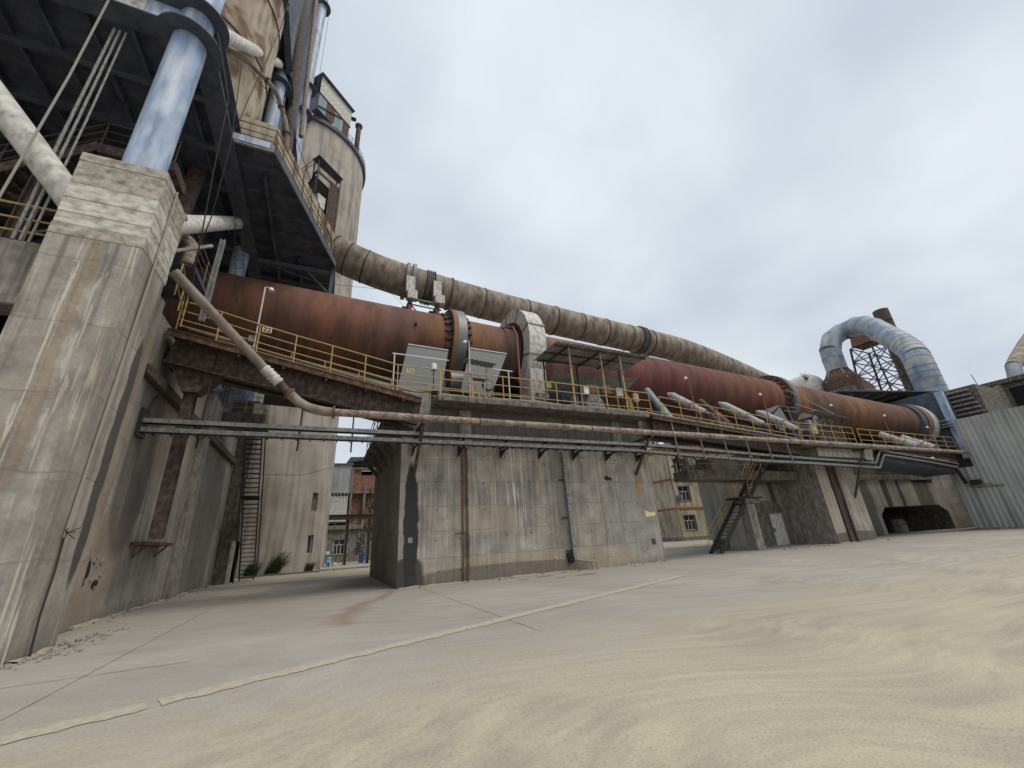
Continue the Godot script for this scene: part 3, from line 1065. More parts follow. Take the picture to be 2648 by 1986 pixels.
	b.tube([V(-7.6, 25.2, -16.6), V(-6.99, 25.68, -17), V(-5.9, 25.9, -17.6), V(-5.13, 25.66, -18), V(-4.59, 25.27, -18.3), V(-4.29, 24.59, -18.5), V(-4.03, 23.88, -18.7), V(-3.81, 23.0, -18.9), V(-3.7, 20.6, -19)], 0.13, 14)
	var cp := thing("curved_pipe", "curved pale pipe bending down in front of the stained vessel", "pipe", V(-3.7, 20.6, -19))
	part(cp, "tube", b, M.duct_skin)
	for q in [[V(-5.0, 25.6, -18.05), V(-5.1, 25.64, -18.02)], [V(-4.27, 24.5, -18.52), V(-4.29, 24.58, -18.5)], [V(-3.84, 23.1, -18.87), V(-3.82, 23.18, -18.87)]]:
		b = MB.new()
		b.tube(q, 0.18, 14)
		part(cp, "flange", b, M.brown_steel)
	# long leaning pipes right of the vessel
	for q in [["thick brown pipe running up the tower beside the blue column", V(-4.75, 20.0, -27), V(-6.5, 52.0, -27), 0.4, "brown_steel"], ["slim brown pipe behind the tall blue column", V(-5.05, 36.0, -30), V(-6.05, 58.0, -30), 0.2, "pipe_steel"], ["dark steel leg rising beside the brown pipe on the tower", V(-5.6, 19.4, -25.6), V(-6.5, 52.0, -25.6), 0.25, "dark_steel"]]:
		b = MB.new()
		b.tube([q[1], q[2]], q[3], 18)
		single("riser_pipe", b, M[q[4]], q[0], "pipe", "riser pipes on the tower")
	b = MB.new()
	b.slab(V(-9.0, 19.5, -33.0), V(-6.15, 60.0, -25.3))
	single("shaft_cladding", b, M.dark_steel, "dark sheeted shaft of the tower behind the riser pipes", "cladding")
	# kiln inlet stair and landing inside, left of the pillar
	var sr := thing("tower_stair", "rusty steel stair with rails climbing inside the dark tower at the left", "stair", V(-10.6, 13, -15))
	var s0 := V(-11.6, 12.5, -15.0)
	var s1 := V(-8.5, 15.5, -15.0)
	for z in [0.0, -1.1]:
		b = MB.new()
		b.bar(s0 + V(0, 0, z), s1 + V(0, 0, z), 0.05, 0.32)
		part(sr, "stringer", b, M.brown_steel)
	for k in 13:
		b = MB.new()
		var c := s0.lerp(s1, (k + 0.5) / 13.0) + V(0, 0, -0.55)
		b.box(c, V(0.3, 0.04, 1.05))
		part(sr, "tread", b, M.brown_steel)
	b = MB.new()
	b.slab(V(-8.5, 15.15, -16.2), V(-6.3, 15.55, -14.95))
	part(sr, "landing", b, M.brown_steel)
	rail_run("rusty rail up the inner tower stair at the left", [s0, s0.lerp(s1, 0.33), s0.lerp(s1, 0.66), s1, s1 + V(1.2, 0, 0), s1 + V(2.1, 0, 0)], 1.1, [0.66, 0.33], "brown_steel", 0.025)
	# crooked brown chute between deck and floor
	b = MB.new()
	b.tube([V(-7.15, 19.0, -19.0), V(-6.75, 13.2, -17.2)], 0.34, 14)
	single("feed_chute", b, M.brown_steel, "brown slanting chute below the deck just right of the blue column", "chute")
	# railed landing right of the blue column
	var ld := thing("inner_landing", "small dark landing with rails under the tower deck beside the pillar cap", "landing", V(-6.2, 13, -16))
	b = MB.new()
	b.slab(V(-7.8, 12.5, -20.0), V(-5.7, 12.7, -15.6))
	part(ld, "plate", b, M.dark_steel)
	rail_run("thin rusty rail around the small landing right of the blue column", [V(-7.6, 12.7, -15.65), V(-6.7, 12.7, -15.65), V(-5.75, 12.7, -15.65), V(-5.72, 12.7, -17.1), V(-5.72, 12.7, -18.6), V(-5.72, 12.7, -20.0)], 1.15, [0.66, 0.33], "pipe_steel", 0.022)
	b = MB.new()
	b.tube([V(-6.0, 11.2, -14.9), V(-6.0, 12.0, -14.9), V(-5.85, 12.35, -15.0), V(-5.55, 12.45, -15.1), V(-5.3, 12.2, -15.2), V(-5.28, 11.4, -15.25)], 0.2, 14)
	single("bent_vent_pipe", b, M.pipe_steel, "short bent vent pipe behind the top of the concrete pillar", "pipe")
	b = MB.new()
	b.ibeam(V(-5.45, 10.2, -14.2), V(-5.35, 12.6, -14.2), 0.18, 0.18)
	b.bar(V(-5.4, 11.1, -14.2), V(-4.5, 11.9, -14.6), 0.1, 0.1)
	b.ibeam(V(-4.75, 9.7, -16.2), V(-4.7, 13.4, -16.2), 0.16, 0.16)
	single("pipe_support", b, M.galvanised, "grey steel frame beside the pillar holding the top of the long pipe", "support")
	# access ladder cage and lattice under the deck
	var lt := thing("lattice_ladder", "dark lattice ladder hanging below the deck left of the far column", "ladder", V(-5.3, 14, -20.5))
	for q in [V(0, 0, 0), V(0.0, 0, -0.7), V(0.35, 0, -0.35)]:
		b = MB.new()
		b.tube([V(-5.6, 19.0, -18.4) + q, V(-5.0, 13.6, -20.4) + q], 0.01, 4)
		part(lt, "rail", b, M.cable)
	for k in 14:
		b = MB.new()
		var c := V(-5.6, 19.0, -18.4).lerp(V(-5.0, 13.6, -20.4), (k + 0.5) / 14.0)
		var c2 := V(-5.6, 19.0, -18.4).lerp(V(-5.0, 13.6, -20.4), (k + 1.3) / 14.0)
		b.tube([c, c2 + V(0, 0, -0.7)], 0.01, 4)
		b.tube([c2, c + V(0.35, 0, -0.35)], 0.01, 4)
		part(lt, "rung", b, M.cable)
	# cables and hoist ropes
	for q in [["thick rope hanging slack across the upper left corner", [V(-7.9, 19.6, -11.9), V(-7.98, 18.78, -11.95), V(-8.02, 15.0, -12.0), V(-8.14, 10.35, -12.0), V(-8.2, 8.0, -12.0)], 0.032, "cable_pale"],
		["dark cable falling from the ring plates past the blue column to the pillar", [V(-5.2, 19.4, -12.2), V(-5.03, 18.83, -12.2), V(-4.5, 16.75, -12.6), V(-4.6, 14.03, -13.3), V(-4.77, 11.3, -14.4), V(-5.0, 9.6, -15.5)], 0.022, "cable"],
		["second dark cable looping down right of the blue column", [V(-4.45, 19.2, -12.6), V(-4.1, 14.71, -12.6), V(-4.55, 12.7, -14), V(-5.0, 11.63, -15), V(-5.4, 10.3, -16.3)], 0.018, "cable"],
		["thin wire strung from the tower under the platform to the duct support", [V(-5.43, 15.65, -20), V(-1.6, 16.4, -22.6), V(2.7, 19.07, -26), V(4.6, 19.6, -29)], 0.012, "cable"],
		["thin wire dropping down the sky edge of the tall blue column", [V(-5.2, 62.0, -34.2), V(-5.0, 46.5, -34.0)], 0.02, "cable"],
		["dark wire crossing the stained vessel above the platform rail", [V(-5.4, 23.6, -16.2), V(-3.6, 22.4, -17.2), V(-1.4, 20.9, -23.6), V(-0.6, 19.6, -26.5)], 0.02, "cable"],
		["slanting wire from the high deck across the stained vessel", [V(-4.6, 35.0, -17.0), V(-4.7, 28.0, -16.8), V(-5.3, 19.6, -16.3)], 0.018, "cable"]]:
		b = MB.new()
		b.tube(q[1], q[2], 6)
		single("cable", b, M[q[3]], q[0], "cable", "cables on the tower")
	for k in 3:
		b = MB.new()
		var ox: float = [-0.14, 0.0, 0.16][k]
		b.tube([V(-7.76 + ox, 18.2, -12.5), V(-7.76 + ox * 1.1, 14.0, -12.5), V(-7.8 + ox, 9.5, -12.55)], [0.042, 0.036, 0.03][k], 8)
		single("vertical_conduit", b, M.galvanised, ["leftmost and thickest of three grey conduits left of the blue column", "middle one of three grey conduits left of the blue column", "rightmost and thinnest of three grey conduits left of the blue column"][k], "conduit", "grey conduits left of the blue column")


# ---------------------------------------------------------------- piers
func build_main_pier() -> void:
	var fm := wall_tex("pier_front", 14.44, 7.85, 58.0, 301, 1.07, 2.4, 1.0, [
		[0.5, 1.9, 0.26, 3.1, Color8(50, 48, 45), 0.95], [0.45, 0.4, 0.6, 0.7, Color8(56, 54, 50), 0.8],
		[5.45, 4.2, 0.14, 2.2, Color8(222, 218, 210), 0.9, 0.56], [5.9, 3.6, 0.2, 2.6, Color8(208, 202, 190), 0.8, 0.62], [5.15, 4.6, 0.08, 1.5, Color8(214, 208, 198), 0.8, 0.55],
		[7.0, 3.6, 0.1, 2.6, Color8(170, 152, 126), 0.5], [8.1, 3.0, 0.28, 3.4, Color8(84, 80, 76), 0.4], [3.0, 3.2, 0.14, 4.0, Color8(92, 78, 66), 0.6],
		[13.3, 3.9, 0.14, 0.75, Color8(164, 128, 76), 0.85], [7.0, 0.5, 5.0, 0.55, Color8(176, 160, 132), 0.4], [3.9, 2.6, 1.5, 0.6, Color8(172, 158, 136), 0.45], [5.0, 0.1, 4.0, 0.5, Color8(78, 74, 68), 0.5],
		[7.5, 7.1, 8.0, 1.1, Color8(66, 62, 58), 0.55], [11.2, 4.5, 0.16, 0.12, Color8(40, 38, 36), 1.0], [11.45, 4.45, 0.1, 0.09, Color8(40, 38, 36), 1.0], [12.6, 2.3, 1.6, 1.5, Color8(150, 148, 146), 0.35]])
	var lm := wall_tex("pier_side", 10.4, 7.85, 30.0, 317, 1.07, 1.3, 0.6, [[5.0, 4.0, 7.0, 5.0, Color8(84, 78, 72), 0.35]], false)
	var o := thing("kiln_pier", "broad grey concrete kiln pier in the middle with long dark stain at its left corner", "pier", V(10.2, 0, -24))
	var b := MB.new()
	b.quad(V(3.03, 0, -18.75), V(17.5, 0, -18.75), V(17.56, 7.85, -18.75), V(2.98, 7.85, -18.75), Vector3.BACK)
	part(o, "front_face", b, fm)
	b = MB.new()
	b.quad(V(3.03, 0, -29.2), V(3.03, 0, -18.75), V(2.98, 7.85, -18.75), V(2.98, 7.85, -29.2), Vector3.LEFT)
	part(o, "side_face", b, lm)
	b = MB.new()
	b.quad(V(17.5, 0, -18.75), V(17.5, 0, -29.2), V(17.56, 7.85, -29.2), V(17.56, 7.85, -18.75), Vector3.RIGHT)
	b.quad(V(3.03, 0, -29.2), V(17.5, 0, -29.2), V(17.56, 7.85, -29.2), V(2.98, 7.85, -29.2), Vector3.FORWARD)
	part(o, "rear_face", b, M.concrete)
	# deck slab projecting over the face
	b = MB.new()
	b.slab(V(4.35, 7.86, -29.4), V(17.05, 8.15, -17.45), 0.03)
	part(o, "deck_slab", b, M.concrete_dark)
	for q in [[V(2.9, 7.5, -20.2), V(4.33, 8.62, -18.72)], [V(17.07, 7.35, -20.2), V(18.2, 8.2, -18.5)]]:
		b = MB.new()
		b.slab(q[0], q[1], 0.04)
		part(o, "end_block", b, M.concrete)
	for x in [6.05, 15.4]:
		b = MB.new()
		b.slab(V(x - 0.3, 5.95, -18.85), V(x + 0.3, 7.84, -18.62), 0.02)
		part(o, "corbel", b, M.concrete)
	# plinths under the roller station and drive
	for q in [[V(5.0, 8.15, -23.2), V(8.4, 9.5, -21.2)], [V(5.0, 8.15, -27.2), V(8.4, 9.5, -24.9)], [V(10.3, 8.15, -26.5), V(13.6, 9.3, -20.8)]]:
		b = MB.new()
		b.slab(q[0], q[1], 0.05)
		part(o, "plinth", b, M.concrete_dark)
	# ledge with rail behind the left corner
	var gl := thing("side_ledge", "dark concrete ledge with thin rail on the left flank of the middle pier", "ledge", V(2.6, 6.4, -24))
	b = MB.new()
	b.slab(V(2.05, 6.9, -28.4), V(3.0, 7.15, -19.2), 0.02)
	for k in 5:
		b.bar(V(2.1, 6.88, -27.6 + k * 2.0), V(3.0, 5.9, -27.6 + k * 2.0), 0.2, 0.2)
	part(gl, "ledge", b, M.concrete_dark)
	rail_run("thin dark rail on the ledge left of the middle pier", [V(2.1, 7.15, -19.3), V(2.1, 7.15, -21.0), V(2.1, 7.15, -22.8), V(2.1, 7.15, -24.6), V(2.1, 7.15, -26.4)], 1.1, [0.66, 0.33], "black_steel", 0.022)
	# what hangs on the front: rusty pipes, cable chute, drain, stickers
	for k in 2:
		b = MB.new()
		var x: float = [5.86, 6.09][k]
		b.tube([V(x, 5.9, -18.68), V(x, 1.6, -18.68), V(x - 0.01, 0.0, -18.68)], 0.032, 8)
		for y in [1.5, 3.4, 5.0]:
			b.tube([V(x, y, -18.68), V(x, y + 0.09, -18.68)], 0.045, 8)
		single("wall_pipe", b, M.rust, ["left one of two thin rusty pipes down the middle pier", "right one of two thin rusty pipes down the middle pier"][k], "pipe", "rusty pipes on the pier")
	b = MB.new()
	b.tube([V(5.5, 2.02, -18.7), V(6.05, 2.02, -18.6), V(6.05, 1.96, -18.55)], 0.022, 6)
	single("tap_pipe", b, M.rust, "short rusty cross pipe with a tap on the middle pier", "pipe")
	var ch := thing("cable_chute", "grey sheet metal cable chute running down the right half of the middle pier", "cable duct", V(11.6, 0.5, -18.6))
	var cx := 11.5
	for q in [[5.9, 4.95], [4.95, 3.6], [3.6, 2.15], [2.15, 1.1], [1.1, 0.62]]:
		b = MB.new()
		b.bar(V(cx + 0.04 + (5.9 - q[0]) * 0.012, q[0] - 0.006, -18.64), V(cx + 0.04 + (5.9 - q[1]) * 0.012, q[1] + 0.006, -18.64), 0.2, 0.2, Vector3.BACK, 0.01)
		part(ch, "duct_length", b, M.galvanised)
	for y in [4.4, 2.5, 0.95]:
		b = MB.new()
		b.bar(V(cx - 0.35, y, -18.7), V(cx + 0.2, y, -18.7), 0.05, 0.05)
		part(ch, "clamp", b, M.black_steel)
	b = MB.new()
	b.box(V(cx - 0.12, 0.62, -18.66), V(0.34, 0.5, 0.12), Basis(Vector3.BACK, 0.25), 0.03)
	part(ch, "boot", b, M.soot)
	b = MB.new()
	b.tube([V(11.7, 0.5, -18.6), V(12.3, 0.38, -18.45), V(12.7, 0.35, -18.4), V(12.72, 0.0, -18.38)], 0.045, 8)
	b.tube([V(12.4, 0.38, -18.45), V(12.42, 0.05, -18.35)], 0.03, 6)
	single("drain_pipe", b, M.duct_skin, "pale drain pipe elbow at the foot of the cable chute", "pipe")
	b = MB.new()
	b.plate([V(16.6, 2.36, -18.735), V(17.32, 2.42, -18.735), V(17.34, 2.62, -18.735), V(16.95, 2.6, -18.735), V(16.62, 2.72, -18.735)], Vector3.BACK, 0.01)
	single("paper_patch", b, M.paper_yellow, "torn pale yellow paper patch at the right edge of the middle pier", "notice")
	b = MB.new()
	b.slab(V(16.75, 0.92, -18.745), V(17.0, 1.22, -18.735))
	single("blue_sticker", b, M.sticker_blue, "small dark blue sticker low on the right of the middle pier", "sticker")
	b = MB.new()
	b.slab(V(3.42, 1.72, -18.745), V(3.62, 1.95, -18.73))
	single("wall_plate", b, M.galvanised, "small grey plate beside the dark stain on the middle pier", "plate")


func build_second_pier() -> void:
	var o := thing("kiln_pier", "second kiln pier at the right with twin front columns and a door recess", "pier", V(32, 0, -24))
	var cm := wall_tex("column_face", 4.9, 6.7, 36.0, 331, 2.6, 9.0, 0.8, [[1.75, 3.0, 0.4, 4.4, Color8(52, 46, 42), 0.85], [2.6, 3.0, 0.35, 3.0, Color8(108, 78, 56), 0.6, 0.4], [0.4, 3.0, 0.5, 3.4, Color8(170, 156, 132), 0.5], [2.4, 0.1, 3.0, 0.6, Color8(80, 76, 70), 0.7], [2.4, 6.4, 3.0, 0.9, Color8(70, 66, 62), 0.6]], false)
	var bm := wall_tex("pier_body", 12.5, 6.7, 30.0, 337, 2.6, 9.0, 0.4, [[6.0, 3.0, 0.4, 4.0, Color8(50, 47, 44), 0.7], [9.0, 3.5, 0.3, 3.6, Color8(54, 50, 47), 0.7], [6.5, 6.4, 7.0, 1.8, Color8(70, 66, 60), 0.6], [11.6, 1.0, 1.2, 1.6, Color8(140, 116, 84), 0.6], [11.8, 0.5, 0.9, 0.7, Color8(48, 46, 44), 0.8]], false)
	# front columns with the rusty groove between
	var b := MB.new()
	b.quad(V(33.7, 0, -18.75), V(38.6, 0, -18.75), V(38.6, 6.7, -18.75), V(33.7, 6.7, -18.75), Vector3.BACK)
	part(o, "column_face", b, cm)
	b = MB.new()
	b.slab(V(33.7, 0, -24.5), V(38.6, 6.7, -18.76))
	part(o, "column_block", b, M.concrete)
	for x in [35.15, 35.95]:
		b = MB.new()
		b.slab(V(x - 0.06, 0, -18.78), V(x + 0.06, 6.4, -18.62))
		part(o, "groove_rib", b, M.brown_steel)
	b = MB.new()
	b.slab(V(38.62, 0.2, -19.3), V(38.78, 5.6, -18.8))
	part(o, "edge_sheet", b, M.galvanised)
	# recessed body with an arched blocking and a door
	b = MB.new()
	b.quad(V(26.7, 0, -22.0), V(33.8, 0, -22.0), V(33.8, 6.7, -22.0), V(26.7, 6.7, -22.0), Vector3.BACK, [Vector2(0.2, 1), Vector2(0.81, 1), Vector2(0.81, 0), Vector2(0.2, 0)])
	part(o, "body_face", b, bm)
	b = MB.new()
	b.slab(V(26.7, 0, -23.4), V(33.8, 6.7, -22.01))
	part(o, "body", b, M.concrete_dark)
	b = MB.new()
	b.slab(V(22.0, 4.65, -21.4), V(33.6, 5.3, -20.0), 0.03)
	part(o, "ledge", b, M.concrete_dark)
	b = MB.new()
	b.slab(V(32.9, 6.0, -26.0), V(39.4, 6.72, -17.75), 0.03)
	part(o, "bearing_block", b, M.concrete)
	b = MB.new()
	b.slab(V(31.0, 6.73, -29.0), V(42.5, 7.15, -17.5), 0.03)
	part(o, "deck_slab", b, M.concrete_dark)
	# chamfered arch blocked with darker render, proud frame left and right
	b = MB.new()
	b.plate([V(28.6, 0, -21.93), V(33.55, 0, -21.93), V(33.5, 2.5, -21.93), V(33.1, 3.05, -21.93), V(32.3, 3.3, -21.93), V(28.6, 3.3, -21.93)], Vector3.BACK, 0.06)
	part(o, "blocked_arch", b, M.concrete_dark)
	var dr := thing("steel_door", "scuffed grey steel door in the recess of the right pier", "door", V(32.6, 0, -21.9))
	b = MB.new()
	b.slab(V(31.55, 0.05, -21.92), V(33.05, 2.3, -21.86), 0.01)
	part(dr, "leaf", b, M.white_paint)
	for q in [[V(31.45, 0, -21.93), V(31.55, 2.4, -21.82)], [V(33.05, 0, -21.93), V(33.15, 2.4, -21.82)], [V(31.55, 2.3, -21.93), V(33.05, 2.4, -21.82)]]:
		b = MB.new()
		b.slab(q[0], q[1])
		part(dr, "frame", b, M.galvanised)
	b = MB.new()
	b.slab(V(31.66, 1.0, -21.86), V(31.74, 1.3, -21.8))
	part(dr, "handle", b, M.black_steel)
	# corrugated sheet closing the left flank
	var sh := thing("flank_cladding", "grey corrugated cladding between the yellow building and the right pier", "cladding", V(26.6, 0, -23))
	b = MB.new()
	b.ribbed(V(26.66, 0.7, -23.6), V(0, 0, 1.6), V(0, 4.3, 0), Vector3.LEFT, 0.22, 0.04)
	part(sh, "sheet", b, M.grey_sheet)
	# stair up to the walkway: two flights with a landing on a concrete post
	var st := thing("steel_stair", "black steel stair with yellow rails climbing the right pier", "stair", V(23.4, 0, -20.3))
	var f0 := V(23.25, 0.0, -19.95)
	var f1 := V(26.9, 3.3, -19.95)
	var g0 := V(27.3, 3.42, -19.95)
	var g1 := V(31.3, 6.95, -19.95)
	for q in [[f0, f1, 14], [g0, g1, 15]]:
		for z in [0.0, -0.85]:
			b = MB.new()
			b.bar(q[0] + V(0, 0, z), q[1] + V(0, 0, z), 0.06, 0.26)
			part(st, "stringer", b, M.black_steel)
		for k in q[2]:
			b = MB.new()
			var c: Vector3 = q[0].lerp(q[1], (k + 0.5) / q[2])
			b.box(c + V(0, 0, -0.425), V(0.24, 0.035, 0.8))
			part(st, "tread", b, M.black_steel)
	b = MB.new()
	b.slab(V(25.9, 3.34, -21.0), V(28.4, 3.44, -19.8))
	part(st, "landing", b, M.black_steel)
	var cp := thing("landing_post", "pale square concrete post carrying the stair landing at the right pier", "post", V(27.2, 0, -20.2))
	b = MB.new()
	b.slab(V(26.85, 0, -20.65), V(27.65, 3.0, -20.0), 0.03)
	part(cp, "shaft", b, M.concrete)
	b = MB.new()
	b.slab(V(26.6, 3.0, -20.9), V(28.1, 3.33, -19.85), 0.02)
	part(cp, "head", b, M.concrete_dark)
	rail_run("yellow rail on the far side of the lower stair flight", [f0 + V(0.1, 0.2, -0.88), f0.lerp(f1, 0.5) + V(0, 0.1, -0.88), f1 + V(0, 0, -0.88)], 1.0, [0.55], "yellow_paint", 0.024)
	rail_run("yellow rail round the stair landing and upper flight", [f1 + V(0, 0.15, -1.0), g0 + V(0.3, 0, -1.0), g0.lerp(g1, 0.5) + V(0, 0, -0.9), g1 + V(0, 0, -0.9)], 1.0, [0.66, 0.33], "yellow_paint", 0.024)
	rail_run("yellow rail on the near side of the upper stair flight", [g0 + V(0, 0, 0.04), g0.lerp(g1, 0.5) + V(0, 0, 0.04), g1 + V(0, 0, 0.04)], 1.0, [0.5], "yellow_paint", 0.024)
	# gantry stub left of the pier under the walkway
	var gn := thing("pipe_gantry", "rusty trestle with cross braces standing on the right pier ledge", "gantry", V(23, 5.5, -21))
	for x in [22.3, 25.2]:
		b = MB.new()
		b.ibeam(V(x, 5.5, -21.0), V(x, 8.1, -21.0), 0.2, 0.2)
		part(gn, "post", b, M.rust)
	for q in [[V(21.6, 5.6, -21), V(24.9, 7.9, -21)], [V(24.9, 5.6, -21), V(21.6, 7.9, -21)], [V(21.6, 7.9, -21), V(24.9, 7.9, -21)], [V(24.9, 7.2, -21), V(31.0, 7.0, -21)], [V(24.9, 5.7, -21), V(27.4, 7.2, -21)]]:
		b = MB.new()
		b.bar(q[0], q[1], 0.09, 0.09)
		part(gn, "brace", b, M.brown_steel)
	rail_run("dark low rail on the ledge of the right pier", [V(22.6, 5.3, -20.1), V(24.0, 5.3, -20.1), V(26.0, 5.3, -20.1), V(28.0, 5.3, -20.1), V(30.0, 5.3, -20.1)], 0.9, [0.5], "pipe_steel", 0.022)


func build_hood_pier() -> void:
	var o := thing("arched_pier", "wide concrete pier with a chamfered dark tunnel opening at the far right", "pier", V(53, 0, -24))
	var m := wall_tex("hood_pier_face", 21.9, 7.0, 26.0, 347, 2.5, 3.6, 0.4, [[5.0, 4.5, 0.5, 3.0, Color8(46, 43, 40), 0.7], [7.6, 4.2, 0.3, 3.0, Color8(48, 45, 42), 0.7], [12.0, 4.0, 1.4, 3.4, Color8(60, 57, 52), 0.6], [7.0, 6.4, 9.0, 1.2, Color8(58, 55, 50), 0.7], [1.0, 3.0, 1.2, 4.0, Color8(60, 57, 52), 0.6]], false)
	# face as strips round the opening: x 47.6 to 60.2, top 2.45
	var X0 := 44.6
	var X1 := 66.5
	var W := X1 - X0
	var z := -22.0
	var quads := [
		[V(X0, 0, z), V(47.4, 0, z), V(47.4, 7, z), V(X0, 7, z)],
		[V(47.4, 1.75, z), V(48.5, 2.45, z), V(48.5, 7, z), V(47.4, 7, z)],
		[V(48.5, 2.45, z), V(58.7, 2.45, z), V(58.7, 7, z), V(48.5, 7, z)],
		[V(58.7, 2.45, z), V(60.3, 1.75, z), V(60.3, 7, z), V(58.7, 7, z)],
		[V(60.3, 0, z), V(X1, 0, z), V(X1, 7, z), V(60.3, 7, z)]]
	var b := MB.new()
	for q in quads:
		b.quad(q[0], q[1], q[2], q[3], Vector3.BACK, q.map(func(p): return Vector2((p.x - X0) / W, 1.0 - p.y / 7.0)))
	part(o, "face", b, m)
	# tunnel lining
	var prof := [V(47.4, 0, z), V(47.4, 1.75, z), V(48.5, 2.45, z), V(58.7, 2.45, z), V(60.3, 1.75, z), V(60.3, 0, z)]
	b = MB.new()
	for k in 5:
		var a: Vector3 = prof[k]
		var c: Vector3 = prof[k + 1]
		var n := (c - a).cross(Vector3.FORWARD).normalized()
		b.quad(a, c, c + V(0, 0, -9), a + V(0, 0, -9), n)
	b.quad(V(47.4, 0, z - 9), V(60.3, 0, z - 9), V(60.3, 2.45, z - 9), V(47.4, 2.45, z - 9), Vector3.BACK)
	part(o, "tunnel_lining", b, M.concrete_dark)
	b = MB.new()
	b.slab(V(X0, 7.0, -31.0), V(X1, 7.3, -21.7), 0.03)
	part(o, "deck_slab", b, M.concrete_dark)
	b = MB.new()
	b.quad(V(X0, 0, z), V(X0, 0, -31), V(X0, 7, -31), V(X0, 7, z), Vector3.LEFT)
	b.quad(V(X0, 0, -31), V(X1, 0, -31), V(X1, 7, -31), V(X0, 7, -31), Vector3.FORWARD)
	part(o, "rear_face", b, M.concrete_dark)
	b = MB.new()
	b.slab(V(44.4, 4.95, -22.4), V(59.5, 5.4, -21.8), 0.03)
	part(o, "string_course", b, M.concrete_dark)
	# stacked pump and rubbish glimpsed in the tunnel
	var pu := thing("tunnel_pump", "half seen pale pump on a stand inside the dark tunnel opening", "pump", V(54.5, 0, -24))
	b = MB.new()
	b.slab(V(53.9, 0, -24.4), V(54.9, 0.7, -23.6), 0.05)
	part(pu, "stand", b, M.concrete)
	b = MB.new()
	b.tube([V(53.7, 1.0, -24), V(54.9, 1.0, -24)], 0.32, 16)
	b.tube([V(54.9, 1.0, -24), V(55.6, 0.8, -24)], 0.14, 10)
	part(pu, "casing", b, M.galvanised)
	# sloping dark gallery under the walkway
	var gl := thing("under_gallery", "dark sheeted gallery slung under the walkway at the far right", "gallery", V(50, 6, -18.5))
	b = MB.new()
	b.bar(V(42.6, 6.45, -19.4), V(55.0, 5.55, -19.4), 2.6, 1.0)
	part(gl, "casing", b, M.dark_steel)
	rail_run("thin pale rail in the gap beside the right pier column", [V(39.4, 5.2, -21.0), V(41.6, 5.3, -21.0), V(43.8, 5.4, -21.0), V(46.0, 5.5, -21.0)], 0.8, [0.5], "pipe_steel", 0.022)


# ---------------------------------------------------------------- kiln
func kp(x: float) -> Vector3:
	return V(x, 14.0 - 0.0345 * x, -24.0)


